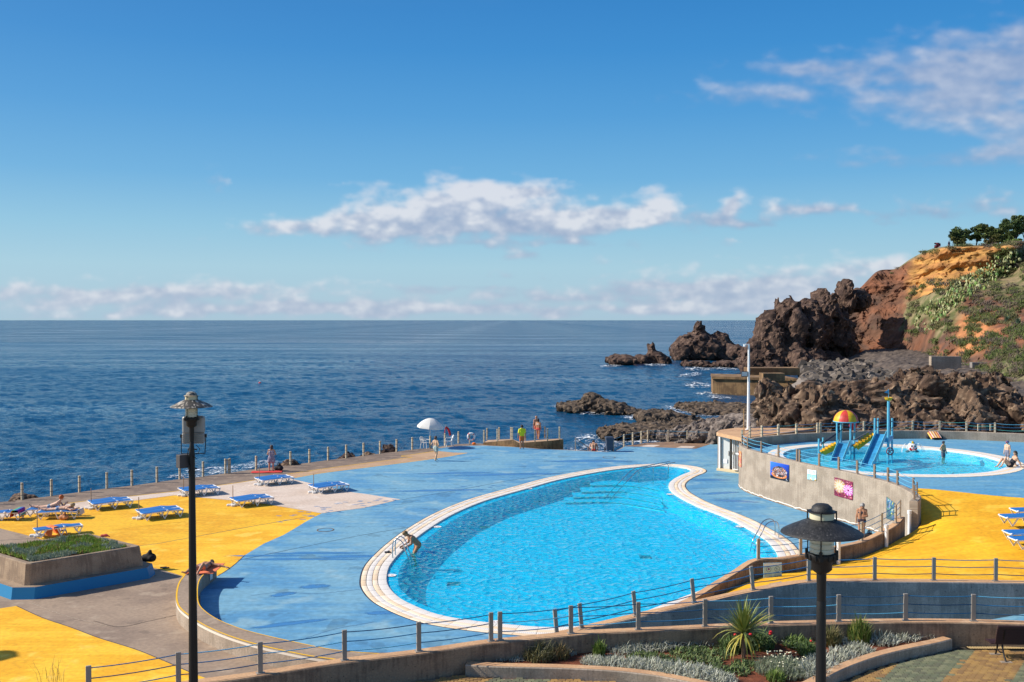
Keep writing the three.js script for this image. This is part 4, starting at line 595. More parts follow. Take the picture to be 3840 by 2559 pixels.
railing('sea_railing', 'concrete post and rope railing along the sea edge', GP([[-40, 1892], [82, 1876], [192, 1861.5], [297, 1847.5], [400, 1833], [494, 1823], [588, 1810], [673.5, 1798.5], [761, 1788.5], [845, 1777], [960, 1765], [1089, 1746], [1160, 1737], [1230, 1727.5], [1298, 1719], [1363, 1711], [1425, 1703], [1487, 1695.5], [1546, 1688], [1613, 1682], [1668, 1672], [1719, 1664]]), 0.93, { r: 0.006, gaps: [9] });
railing('sea_railing', 'short pair of roped posts at the railing gap by the swell', GP([[857, 1776.5], [861, 1775]]), 0.93, { r: 0.006, rope: mat.ropeBlue });
// pier with two bathers
const PIER = 0.35;
{
  const A = D(1804, 1667, 76), pier = thing('pier', 'short concrete bathing pier sloping out over the sea', 'pier', [0, 0, 0]);
  const f = [D(1812, 1661, 76), D(1925, 1650, 75), D(1945, 1662, 74.6), D(2060, 1654, 74.4), D(2113, 1648, 74.4)], bk = [D(1830, 1651, 79), D(1920, 1647, 78), D(1945, 1657, 77.6), D(2050, 1648, 77.4), D(2100, 1645, 77.4)];
  mesh('pier_top', loft([f, bk]), mat.tan, pier); mesh('pier_side', loft([f.map((p) => V(p.x, SEA - 1, p.z)), f]), mat.quay, pier); mesh('pier_end', loft([[V(f[4].x, SEA - 1, f[4].z), V(bk[4].x, SEA - 1, bk[4].z)], [f[4], bk[4]]]), mat.quay, pier); mesh('pier_side', loft([bk.map((p) => V(p.x, SEA - 1, p.z)), bk]), mat.quay, pier); void A;
  railing('pier_railing', 'roped posts along the near edge of the bathing pier', [D(1815, 1659.5, 76), D(1865, 1655, 75.6), D(1921, 1650, 75.2)], 0.93, { r: 0.008, rope: mat.ropeBlue });
  railing('pier_railing', 'roped posts on the sloping end of the bathing pier', [D(2006, 1658, 74.6), D(2053, 1654, 74.5), D(2098, 1648.5, 74.6), D(2098, 1646, 77.2), D(2043, 1645, 77.3), D(1970, 1654, 77.4)], 0.93, { r: 0.008, rope: mat.ropeBlue });
  railing('pier_railing', 'roped posts on the far edge of the bathing pier', [D(1826, 1650, 79), D(1872, 1647, 78.6), D(1916, 1647, 78.2)], 0.93, { r: 0.008, rope: mat.ropeBlue });
}
railing('terrace_railing', 'roped concrete posts round the brown bathing terrace', GP([[2299, 1692], [2340, 1676], [2373, 1669], [2405, 1663], [2430, 1658], [2506, 1659], [2577, 1661], [2660, 1664]]), 0.95, { r: 0.009, rope: [mat.ropeLight, mat.ropeBlue, mat.postConcrete] });
const onWall = (line, u) => { let best = line[0], bd = 1e9; for (let i = 0; i < line.length - 1; i++) for (let k = 0; k < 6; k++) { const p = line[i].clone().lerp(line[i + 1], k / 6), d = Math.abs(W / 2 + F * p.x / -p.z - u); if (d < bd) { bd = d; best = p; } } return best; };
railing('parapet_railing', 'blue rope railing on the parapet behind the paddling pool', [2860, 2920, 2990, 3069, 3079, 3160, 3244, 3335, 3428, 3529, 3630, 3736, 3850].map((u) => onWall(offsetLine(backWall, -0.15), u)), 0.62, { r: 0.011, rope: [mat.ropeBlue, mat.ropeLight, mat.ropeBlue, mat.ropeGreen], sag: 0.06, gaps: [3], turn: 0 });
railing('parapet_railing', 'two short stakes with loose rope on the parapet', [onWall(backWall, 3696).setZ(-63.2), onWall(backWall, 3753).setZ(-63.2)], 0.42, { r: 0.01, rope: mat.ropeGreen, sag: 0.1, rows: [0.9, 0.45] });
railing('hut_railing', 'blue rope railing on the changing hut roof', [D(2783, 1674, 58.8), D(2812, 1650, 60.4), D(2857, 1642, 61.2), D(2920, 1635, 62)].map((p) => p.setY(2.42)), 0.66, { r: 0.011, rope: mat.ropeBlue, sag: 0.1 });
const posterMid = posterWall.map((p) => p.clone());
const wallFeet = [2786, 2807, 2858, 2923, 2993, 3002, 3076, 3150, 3219.6, 3284, 3335, 3372].map((u) => onWall(posterMid.slice(0, 82), u));
railing('wall_railing', 'flat metal posts and blue ropes on the curved poster wall', [...wallFeet, posterMid[82], posterMid[86], posterMid[89]], 0.62, { bar: true, r: 0.012, rope: mat.ropeLight, gaps: [4], sag: 0.05, mat: std({ color: lin(140, 118, 98), roughness: 0.7, metalness: 0.3 }) });
const lowMid = offsetLine(lowWall, 0.13);
railing('low_wall_railing', 'flat posts and blue ropes on the low curved wall', [lowMid[1], onWall(lowMid.slice(0, 30), 3366), onWall(lowMid, 3312), onWall(lowMid, 3239), onWall(lowMid, 3120), onWall(lowMid, 3008.6), onWall(lowMid, 2848)], 0.74, { bar: true, r: 0.012, rope: mat.ropeBlue, mat: std({ color: lin(176, 160, 138), roughness: 0.7, metalness: 0.2 }) });
const greyMid = offsetLine(greyWall, -0.2);
railing('ramp_railing', 'metal posts and blue ropes along the ramp wall', [2050, 2181, 2387, 2608, 2830, 3039, 3288, 3512, 3746.6, 3990].map((u) => onWall(greyMid, u)), 0.77, { bar: true, r: 0.014, rope: [mat.ropeBlue, mat.ropeBlue, mat.ropeDark], lean: [0.1, 0.1, 0.11, 0.11, 0.1, 0, 0, 0, 0, 0] });
const frontMid = frontWall;
railing('front_railing', 'metal posts and blue ropes along the foreground wall', [316, 657, 967, 1285, 1570, 1843, 1873, 2140, 2397.6, 2648.6, 2899, 3152, 3406.6, 3663, 3920].map((u) => onWall(frontMid, u)), 0.78, { bar: true, r: 0.013, rope: [mat.ropeBlue, mat.ropeDark, mat.ropeBlue, mat.ropeLight], gaps: [5] });
for (const [u, v] of [[3325, 2067], [3411, 2010], [3145, 2128]]) { const d = u > 3400 ? 40.4 : u > 3300 ? 38.6 : 36.8, p = D(u, v, d), t = thing('drain_pipe', u > 3400 ? 'white drain pipe at the bend of the low curved wall' : u > 3300 ? 'white drain pipe in the middle of the low curved wall' : 'white drain pipe partly hidden behind the lamp', 'pipe', V(p.x, p.y - 0.1, p.z)); mesh('pipe', cyl(0.07, 0.07, 1.12, 0, 0, 0, 14), mat.white, t); mesh('collar', cyl(0.085, 0.085, 0.14, 0, 1.0, 0, 14), mat.white, t); }

// ================= SEAT WALL AND PLANTER =================
{
  const outer = smooth(GP([[690, 2140], [686, 2161], [669.5, 2185], [659, 2226], [661, 2259], [673.5, 2283], [714.5, 2316], [775.5, 2352.7], [857, 2387], [960, 2419], [1041, 2438], [1164, 2462.8], [1290, 2480]], 0.5), 70), inner = smooth(GP([[812, 2118], [763.5, 2156.8], [747, 2181], [741, 2230], [747, 2267], [767.6, 2291.6], [816.7, 2324], [898, 2357], [960, 2375], [1103, 2408], [1246, 2436.6], [1368, 2449], [1425, 2453]], 0.5), 70);
  const t = thing('seat_wall', 'curved low concrete seat wall with yellow edge lines', 'wall', [0, 0, 0]), low = (L) => L.map((p) => V(p.x, -0.02, p.z));
  mesh('wall_body', [loft([low(outer), outer]), loft([outer, inner]), loft([inner, low(inner)]), loft([[low(outer)[0], low(inner)[0]], [outer[0], inner[0]]])], mat.wall, t);
  const mixL = (f, y) => outer.map((p, i) => { const q = p.clone().lerp(inner[i], f); q.y = 0.5 + y; return q; });
  mesh('seat_top', loft([mixL(0.02, 0.003), mixL(0.98, 0.003)], (p) => [p.x, p.z]), mat.grey, t);
  mesh('edge_line', loft([mixL(0, 0.008), mixL(0.075, 0.008)]), mat.yellowLine, t); mesh('edge_line', loft([mixL(0.95, 0.008), mixL(1, 0.008)]), mat.yellowLine, t);
  const drop = (L, a) => offsetLine(L, -0.006).map((p) => V(p.x, 0.5 - a, p.z)); mesh('edge_line', loft([drop(outer, 0.1), drop(outer, 0.03)]), mat.whiteLine, t); mesh('edge_line', loft([offsetLine(outer, 0.006).map((p) => V(p.x, 0.4, p.z)), offsetLine(outer, 0.006).map((p) => V(p.x, 0.47, p.z))]), mat.whiteLine, t);
  const a = inner[1], b = inner[4], dx = b.clone().sub(a).normalize(); const sg = thing('white_plate', 'small white plate fixed to the end of the seat wall', 'plate', a.clone().lerp(b, 0.9).setY(0.3), -Math.atan2(dx.z, dx.x)); mesh('plate', box(0.28, 0.34, 0.015, 0, 0, 0.0), mat.white, sg); sg.position.x += 0.03; sg.position.z += 0.01;
}
{
  const near = G(101, 2116, 1.15), right = G(531, 2048, 1.15), far = G(330, 1999.5, 1.15), left = near.clone().add(far).sub(right), c = near.clone().add(far).multiplyScalar(0.5), t = thing('planter_box', 'square sloping concrete planter on a blue plinth full of succulents', 'planter', V(c.x, 0, c.z));
  const poly = (f, y, cutc) => { const q = [near, right, far, left].map((p) => V((p.x - c.x) * f, y, (p.z - c.z) * f)), out = []; for (let i = 0; i < 4; i++) { const a = q[(i + 3) % 4], p = q[i], b = q[(i + 1) % 4]; out.push(p.clone().lerp(a, cutc / p.distanceTo(a)), p.clone().lerp(b, cutc / p.distanceTo(b))); } return out; };
  const ringL = (L) => [...L, L[0]];
  mesh('plinth_side', loft([ringL(poly(1.26, -0.02, 0.5)), ringL(poly(1.22, 0.4, 0.5))]).toNonIndexed(), mat.bluePaint, t).geometry.computeVertexNormals();
  mesh('plinth_top', loft([ringL(poly(1.22, 0.4, 0.5)), ringL(poly(1.0, 0.41, 0.1))]), mat.planter, t);
  const body = loft([ringL(poly(1.04, 0.4, 0.12)), ringL(poly(0.995, 1.12, 0.12)), ringL(poly(0.98, 1.15, 0.12)), ringL(poly(0.9, 1.15, 0.12)), ringL(poly(0.89, 1.0, 0.12))]).toNonIndexed(); body.computeVertexNormals(); mesh('planter_side', body, mat.planter, t);
  mesh('soil', sheetGeo(poly(0.9, 1.06, 0.12).map((p) => V(p.x, 0, p.z)), 1.06), std({ color: new THREE.Color(0.09, 0.045, 0.025), roughness: 1 }), t);
  // a mat of succulents and grey cushions
  const leaf = new THREE.ConeGeometry(0.022, 0.12, 5); leaf.translate(0, 0.06, 0); const N = 9000, im = new THREE.InstancedMesh(leaf, std({ color: 0xffffff, roughness: 0.7 }), N), M = new THREE.Matrix4(), r = rngOf(5), q = poly(0.87, 0, 0.12), col = new THREE.Color();
  const e1 = V(q[2].x - q[0].x, 0, q[2].z - q[0].z), e2 = V(q[6].x - q[0].x, 0, q[6].z - q[0].z);
  for (let i = 0; i < N; i++) { const a = r(), b = r(), p = q[0].clone().addScaledVector(e1, a).addScaledVector(e2, b), n = fbm(p.x * 1.4, p.z * 1.4, 2, 3), g = fbm(p.x * 0.9 + 7, p.z * 0.9, 4, 2), s = 0.6 + r() * 0.9; const bare = n < -0.2; M.compose(V(p.x, 1.05 + (n + 0.2) * 0.22 + r() * 0.03, p.z), new THREE.Quaternion().setFromEuler(new THREE.Euler((r() - 0.5) * 1.6, r() * 6, (r() - 0.5) * 1.6)), V(s, bare ? 0.1 : s, s)); im.setMatrixAt(i, M); const silver = g > 0.06 || (g > -0.05 && b < 0.1), rust = r() < 0.12; im.setColorAt(i, silver ? col.setRGB(0.3, 0.34, 0.22) : rust ? col.setRGB(0.3, 0.14, 0.06) : col.setRGB(0.2 + r() * 0.12, 0.28 + r() * 0.12, 0.04)); }
  im.name = 'succulent_mat'; t.add(im); im.position.set(0, 0, 0); im.userData.kind = 'stuff'; im.castShadow = im.receiveShadow = true;
}
// ================= LAMPS =================
const lensM = new THREE.MeshPhysicalMaterial({ color: new THREE.Color(0.86, 0.84, 0.72), transmission: 0.55, roughness: 0.35, thickness: 0 });
const shadeTex = texture(512, 256, (x, y) => { const n = pfbm(x * 110, y * 22, 110, 3, 8), w = pfbm(x * 16, y * 8, 16, 4, 3), k = n > 0.34 ? 120 : 44 + n * 60 + w * 26; return [k, k * 0.98, k * 0.95]; });
const shadeTexDirty = texture(512, 256, (x, y) => { const n = pfbm(x * 48, y * 5, 48, 4, 18), w = pfbm(x * 12, y * 4, 12, 4, 13) + (y > 0.55 ? 0.14 : 0), k = n + w > 0.16 ? 200 : 78 + n * 60; return [k, k * 0.94, k * 0.84]; });
function lamp(label, base, top, s, dirty) { // top: height of the dome above the base; s: radius of the shade
  const t = thing('street_lamp', label, 'lamp', base), h = top, sm = std({ map: dirty ? shadeTexDirty : shadeTex, roughness: 0.55, metalness: 0.1, bumpMap: scaled(grain, 0.1), bumpScale: 0.002 });
  mesh('pole', lathe([[0.09 * s / 0.38, 0], [0.085 * s / 0.38, 2.5], [dirty ? 0.055 : 0.08 * s / 0.38 * 0.55, h - 1.15], [dirty ? 0.036 : 0.044, h - 0.9 * s / 0.38], [0, h - 0.9 * s / 0.38]], 20), mat.dark, t);
  const k = s / 0.38, y = (v) => h - v * k;
  mesh('lamp_base', lathe([[0.042 * k, y(0.9)], [0.046 * k, y(0.64)], [0.07 * k, y(0.625)], [0.096 * k, y(0.6)], [0.097 * k, y(0.52)], [0.128 * k, y(0.51)], [0.132 * k, y(0.455)], [0.115 * k, y(0.445)], [0, y(0.445)]], 28), mat.dark, t);
  for (let i = 0; i < 14; i++) { const a = i / 14 * 6.283; mesh('base_rib', box(0.012 * k, 0.05 * k, 0.008 * k, Math.cos(a) * 0.134 * k, y(0.482), Math.sin(a) * 0.134 * k), mat.dark, t); }
  for (let i = 0; i < 5; i++) mesh('lens_ring', lathe([[0.1 * k, y(0.447 - i * 0.05)], [0.112 * k, y(0.442 - i * 0.05)], [0.112 * k, y(0.404 - i * 0.05)], [0.1 * k, y(0.399 - i * 0.05)]], 28), lensM, t);
  mesh('lens_core', cyl(0.092 * k, 0.092 * k, 0.26 * k, 0, y(0.447), 0, 20), std({ color: lin(224, 216, 196), roughness: 0.5 }), t);
  const prof = [[0.112, 0.125], [0.19, 0.158], [0.28, 0.2], [0.345, 0.234], [0.372, 0.252], [0.377, 0.262], [0.37, 0.262], [0.27, 0.212], [0.115, 0.15]].map(([r, v]) => [r * k, y(v)]);
  mesh('lamp_shade', lathe(prof, 56), sm, t);
  mesh('collar', lathe([[0.102 * k, y(0.14)], [0.112 * k, y(0.135)], [0.112 * k, y(0.062)], [0.1 * k, y(0.058)]], 28), std({ color: lin(dirty ? 208 : 206, dirty ? 194 : 198, dirty ? 158 : 166), roughness: 0.6 }), t);
  mesh('rim', lathe([[0.1 * k, y(0.066)], [0.132 * k, y(0.062)], [0.134 * k, y(0.054)], [0.1 * k, y(0.05)]], 28), dirty ? std({ color: lin(190, 170, 140), roughness: 0.8 }) : mat.dark, t);
  mesh('lamp_dome', lathe([[0.1 * k, y(0.058)], [0.1 * k, y(0.045)], [0.09 * k, y(0.012)], [0.06 * k, y(-0.012)], [0, y(-0.022)]], 28), sm, t);
  for (let i = 0; i < 4; i++) { const a = i * Math.PI / 2 + 0.35, c = Math.cos(a), d = Math.sin(a); mesh('strut', [bar(V(c * 0.13 * k, y(0.045), d * 0.13 * k), V(c * 0.13 * k, y(0.145), d * 0.13 * k), 0.007 * k), bar(V(c * 0.126 * k, y(0.16), d * 0.126 * k), V(c * 0.126 * k, y(0.48), d * 0.126 * k), 0.006 * k), box(0.024 * k, 0.09 * k, 0.024 * k, c * 0.136 * k, y(0.46), d * 0.136 * k)], mat.dark, t); }
  return t;
}
const lampA = D(3083, 1896, 9.2), lampB = D(717, 1473, 18);
lamp('black street lamp with wide shade in the right foreground', V(lampA.x, TER, lampA.z), lampA.y - TER, 0.376, false);
{ const c = G(6, 2462, 0), hh = 8.0 * 0.965; lamp('street lamp beyond the left edge whose shade falls on the yellow paint', V(c.x + SUN.x / SUN.y * hh, 0, c.z + SUN.z / SUN.y * hh), 8.0, 0.5, true); }
lamp('weathered street lamp carrying a floodlight at the left', V(lampB.x, TER, lampB.z), lampB.y - TER, 0.376, true);
{
  const p = D(712, 1640, 18), fl = thing('floodlight', 'grey ribbed floodlight mounted behind the left lamp post', 'floodlight', V(p.x, p.y, p.z - 0.2), 0.12);
  mesh('housing', [box(0.4, 0.33, 0.16, 0, 0.2, -0.02, 0.05), box(0.4, 0.2, 0.12, 0, -0.04, 0, 0.03)], std({ color: lin(150, 148, 144), roughness: 0.5, metalness: 0.3 }), fl); for (let k = 0; k < 6; k++) mesh('cooling_fin', box(0.38, 0.008, 0.02, 0, -0.12 + k * 0.035, 0.07), mat.metal, fl);
  mesh('bracket', [bar(V(-0.22, 0, 0), V(-0.21, -0.32, 0.05), 0.008), bar(V(0.22, 0, 0), V(0.21, -0.32, 0.05), 0.008), bar(V(-0.21, -0.32, 0.05), V(0.21, -0.32, 0.05), 0.008), box(0.03, 0.06, 0.04, -0.22, 0, 0), box(0.03, 0.06, 0.04, 0.22, 0, 0)], mat.dark, fl);
  mesh('cable', tube([V(0.05, -0.16, 0.05), V(0.13, -0.24, 0.12), V(0.08, -0.32, 0.2), V(-0.02, -0.34, 0.2), V(-0.05, -0.3, 0.14)], 0.006, 20), mat.black, fl);
  const q = D(686, 1730, 18), sk = thing('loudspeaker', 'dark grey box loudspeaker strapped to the left lamp post', 'loudspeaker', V(q.x, q.y, q.z), 0.75);
  mesh('cabinet', box(0.2, 0.24, 0.16, 0, 0, 0, 0.012), std({ color: lin(70, 66, 66), roughness: 0.7 }), sk); for (let k = 0; k < 4; k++) mesh('front_slot', box(0.13, 0.025, 0.012, 0, -0.08 + k * 0.052, -0.078), mat.dark, sk); mesh('handle', tube([V(0.104, 0.08, -0.02), V(0.125, 0.06, -0.02), V(0.125, -0.02, 0.02), V(0.104, -0.05, 0.03)], 0.006, 12), mat.metal, sk); mesh('bracket', [bar(V(0.05, 0, 0.06), V(0.17, 0.02, 0.02), 0.012), box(0.12, 0.02, 0.14, 0.2, 0.19, -0.05), box(0.12, 0.02, 0.14, 0.2, -0.16, -0.05)], mat.dark, sk);
  const cab = thing('cable_loop', 'black cable winding down the left lamp post', 'cable', V(lampB.x, q.y, lampB.z)); mesh('cable', tube([V(-0.03, 0.25, 0.06), V(-0.065, 0.12, 0.05), V(-0.05, -0.02, 0.07), V(-0.02, -0.12, 0.075), V(-0.05, -0.2, 0.05)], 0.007, 24), mat.black, cab); mesh('cable', tube([V(0.03, 0.12, 0.05), V(0.1, 0.04, 0.03), V(0.06, 0.09, 0.06)], 0.006, 12), mat.black, cab);
}
{ // white pole on the hut roof
  const b = D(2807, 1612, 64.5), top = D(2807, 1292, 64.5), t = thing('light_pole', 'tall white pole with camera and floodlight above the hut', 'pole', b);
  mesh('pole', cyl(0.11, 0.06, top.y - b.y, 0, 0, 0, 14), mat.white, t); mesh('camera_arm', [box(0.22, 0.06, 0.1, -0.1, top.y - b.y, 0), cyl(0.09, 0.1, 0.14, -0.26, top.y - b.y - 0.14, 0)], mat.white, t);
  const fl = mesh('flood_lamp', box(0.42, 0.36, 0.12, -0.3, 3.62, 0.1, 0.02), std({ color: lin(60, 60, 66), roughness: 0.5 }), t); mesh('glass', box(0.34, 0.26, 0.01, -0.3, 3.63, 0.166), std({ color: lin(190, 196, 196), roughness: 0.2 }), fl); mesh('base_plate', box(0.36, 0.03, 0.36, 0, 0.015, 0), mat.white, t);
  const st = D(2790, 1625, 62), th = thing('thin_stake', 'thin rusty stake standing on the hut roof', 'stake', V(st.x, 2.42, st.z)); mesh('stake', bar(V(0, 0, 0), V(0, 1.6, 0), 0.028), std({ color: lin(170, 130, 80) }), th);
}
// ================= POOL FURNITURE =================
function ladder(label, a, b, sideways) { // rails from the deck point a over into the water at b
  const t = thing('pool_ladder', label, 'ladder', a), d = b.clone().sub(a), n = sideways; d.y = 0;
  for (const s of [0, 1]) { const o = n.clone().multiplyScalar(s), q = (f, y) => V(d.x * f, y, d.z * f).add(o); mesh('rail', tube([q(0, -0.02), q(0.0, 0.45), q(0.06, 0.68), q(0.28, 0.78), q(0.52, 0.68), q(0.72, 0.3), q(0.9, -0.05), q(1, -0.5)], 0.024, 40, 8), mat.steel, t); }
  for (const y of [-0.12, -0.38]) mesh('rung', bar(V(d.x * 0.92, y, d.z * 0.92), V(d.x * 0.92, y, d.z * 0.92).add(n), 0.02), mat.steel, t);
  return t;
}
{
  const a = G(1472, 2095), b = G(1540, 2098), s = G(1482, 2084).sub(a); ladder('steel pool ladder with a woman climbing out', a, b, s.setLength(0.5));
  const c = G(2921, 2018), e = G(2828, 2036), s2 = G(2902, 2006).sub(c); ladder('steel pool ladder on the right side of the pool', c, e, s2.setLength(0.5));
  // sloping handrail over the steps
  const t = thing('handrail', 'double steel handrail sloping into the pool over the steps', 'handrail', G(2495, 1765));
  const o = t.position, P = (u, v, dist) => D(u, v, dist).sub(o);
  for (const k of [0, 1]) { const o2 = V(k * 0.3, k * -0.02, k * 0.28), A = P(2512, 1731, 62.9).add(o2), Bq = P(2383, 1757, 61.4).add(o2), C = P(2330, 1803, 59.3).add(o2), E = P(2262, 1862, 56.8).add(o2); E.y = -0.75; mesh('rail', tube([A, A.clone().lerp(Bq, 0.35), A.clone().lerp(Bq, 0.7), Bq, C, E], 0.027, 50, 8), mat.steel, t); }
  for (const [u, v, d] of [[2497, 1738, 62.9], [2440, 1750, 62.2], [2386, 1764, 61.5]]) { const a = P(u, v, d); mesh('support', [bar(V(a.x + 0.15, -0.7, a.z + 0.14), V(a.x + 0.15, a.y - 0.12, a.z + 0.14), 0.03), bar(V(a.x + 0.15, a.y - 0.14, a.z + 0.14), V(a.x, a.y + 0.06, a.z), 0.016), bar(V(a.x + 0.15, a.y - 0.14, a.z + 0.14), V(a.x + 0.3, a.y + 0.04, a.z + 0.28), 0.016)], mat.steel, t); }
}
for (const [u, v, r, l] of [[1220, 1988.5, 0.8, 'round rusty manhole cover in the blue paint at the left'], [2284, 1716, 0.85, 'round manhole cover in the blue paint near the sea']]) { const p = G(u, v, 0.006), t = thing('manhole_cover', l, 'manhole', p), R = u < 2000 ? 0.78 / 2 * 1.0 : 0.45; mesh('rim', lathe([[R, 0], [R, 0.012], [R - 0.05, 0.012], [R - 0.05, 0]], 36), std({ color: lin(104, 84, 66), roughness: 0.9 }), t); mesh('cover_plate', lathe([[R - 0.055, 0.006], [0, 0.006]], 36), mat.blue2, t); void r; }
// ================= SUN LOUNGERS =================
function makeLounger(label, pos, yaw) {
  const t = thing('sun_lounger', label, 'sun lounger', pos, yaw, 'blue and white sun loungers'), y = 0.34;
  for (const s of [-0.31, 0.31]) {
    mesh('side_rail', [beam(V(0, y - 0.01, s), V(1.16, y + 0.035, s), 0.035, 0.04), beam(V(1.16, y + 0.035, s), V(1.92, y + 0.02, s), 0.035, 0.04), new THREE.SphereGeometry(0.04, 8, 6).scale(1.3, 1, 1).translate(0, y + 0.01, s), new THREE.SphereGeometry(0.045, 8, 6).scale(1.4, 1, 1).translate(1.16, y + 0.06, s)], mat.white, t);
    mesh('leg', [beam(V(0.0, y, s), V(0.2, 0.025, s), 0.04, 0.045), beam(V(0.2, 0.025, s), V(0.42, y, s), 0.04, 0.045)], mat.white, t);
    mesh('leg', [beam(V(0.86, y + 0.03, s), V(1.02, 0.025, s), 0.04, 0.045), beam(V(1.02, 0.025, s), V(1.22, y + 0.04, s), 0.04, 0.045)], mat.white, t);
    mesh('leg', [beam(V(1.58, y + 0.02, s), V(1.76, 0.025, s), 0.04, 0.04), beam(V(1.76, 0.025, s), V(1.92, y + 0.03, s), 0.04, 0.04)], mat.white, t);
  }
  mesh('cross_bar', [beam(V(0, y - 0.01, -0.31), V(0, y - 0.01, 0.31), 0.035, 0.035), beam(V(1.16, y + 0.035, -0.31), V(1.16, y + 0.035, 0.31), 0.035, 0.035), beam(V(1.92, y + 0.02, -0.31), V(1.92, y + 0.02, 0.31), 0.035, 0.035)], mat.white, t);
  const sl = (xs) => loft([-0.325, -0.3, 0, 0.3, 0.325].map((z) => xs.map(([x, h]) => V(x, y + h - (Math.abs(z) > 0.31 ? 0.05 : z ? 0 : 0.012), z))));
  mesh('seat_sling', sl([[0.0, 0.01], [0.03, 0.045], [0.6, 0.06], [1.12, 0.095], [1.14, 0.06]]), mat.sling, t);
  mesh('back_sling', sl([[1.18, 0.06], [1.2, 0.095], [1.55, 0.05], [1.88, 0.02], [1.93, -0.01]]), mat.sling, t);
  return t;
}
const YAW = 0.6, ax = V(Math.cos(YAW), 0, -Math.sin(YAW)), pz = V(-Math.sin(YAW), 0, -Math.cos(YAW));
const proto = makeLounger('x', V(0, 0, 0), YAW); let used = false;
function lounger(label, legFoot, yaw = YAW) { const a = V(Math.cos(yaw), 0, -Math.sin(yaw)), z = V(Math.sin(yaw), 0, Math.cos(yaw)), p = legFoot.clone().addScaledVector(a, -0.2).addScaledVector(z, -0.31); if (!used) { used = true; proto.position.copy(p); proto.rotation.y = yaw; proto.userData.label = label; return proto; } return copyOf(proto, p, yaw, label); }
const pairs = [[365, 1918, 'second from the left on the yellow deck', 341, 1909], [551, 1955, 'nearest the left lamp post on the yellow deck', 520, 1947], [708, 1867, 'behind the left lamp post', 688, 1861], [906, 1906, 'right of the left lamp post', 873, 1898], [997, 1825, 'by the woman in the flowered dress', 972, 1820], [1203, 1854, 'farthest right on the beige deck', 1176, 1849]];
function parasolBase(label, p, h = 0.98) { const t = thing('parasol_stand', label, 'parasol stand', p, 0.3, 'white parasol stands'); mesh('base', [box(0.62, 0.1, 0.2, 0, 0.05, 0, 0.03), box(0.2, 0.1, 0.62, 0, 0.05, 0, 0.03), cyl(0.16, 0.14, 0.1, 0, 0, 0)], mat.white, t); mesh('pole', cyl(0.02, 0.018, h, 0, 0.08, 0, 8), std({ color: lin(150, 122, 92), roughness: 0.6 }), t); return t; }
pairs.forEach(([u, v, w, pu, pv]) => { const p = G(u, v); lounger('near blue lounger of the pair ' + w, p); lounger('far blue lounger of the pair ' + w, p.clone().addScaledVector(pz, 0.67)); parasolBase('white parasol stand at the loungers ' + w, G(pu, pv)); });
lounger('single blue sun lounger behind the planter with an orange towel', G(153, 2020)); parasolBase('white parasol stand beside the planter', G(139, 2012));
lounger('near sun lounger with two sunbathers side by side', G(151, 1951), 0.1); lounger('far sun lounger under the red haired sunbather', G(112, 1940), 0.1);
lounger('sun lounger at the left edge under a rainbow towel', G(-62, 1956), 0.1);
const rampAt = (u, v, y) => G(u, v, y);
lounger('upper blue sun lounger at the right edge on the ramp', rampAt(3798, 1977, 1.62), 0.02); lounger('upper rear blue sun lounger at the right edge on the ramp', rampAt(3838, 1952, 1.72), 0.02);
lounger('lower blue sun lounger at the right edge on the ramp', rampAt(3836, 2064, 1.32), 0.02); lounger('lower rear blue sun lounger at the right edge on the ramp', rampAt(3815, 2040, 1.42), 0.02);
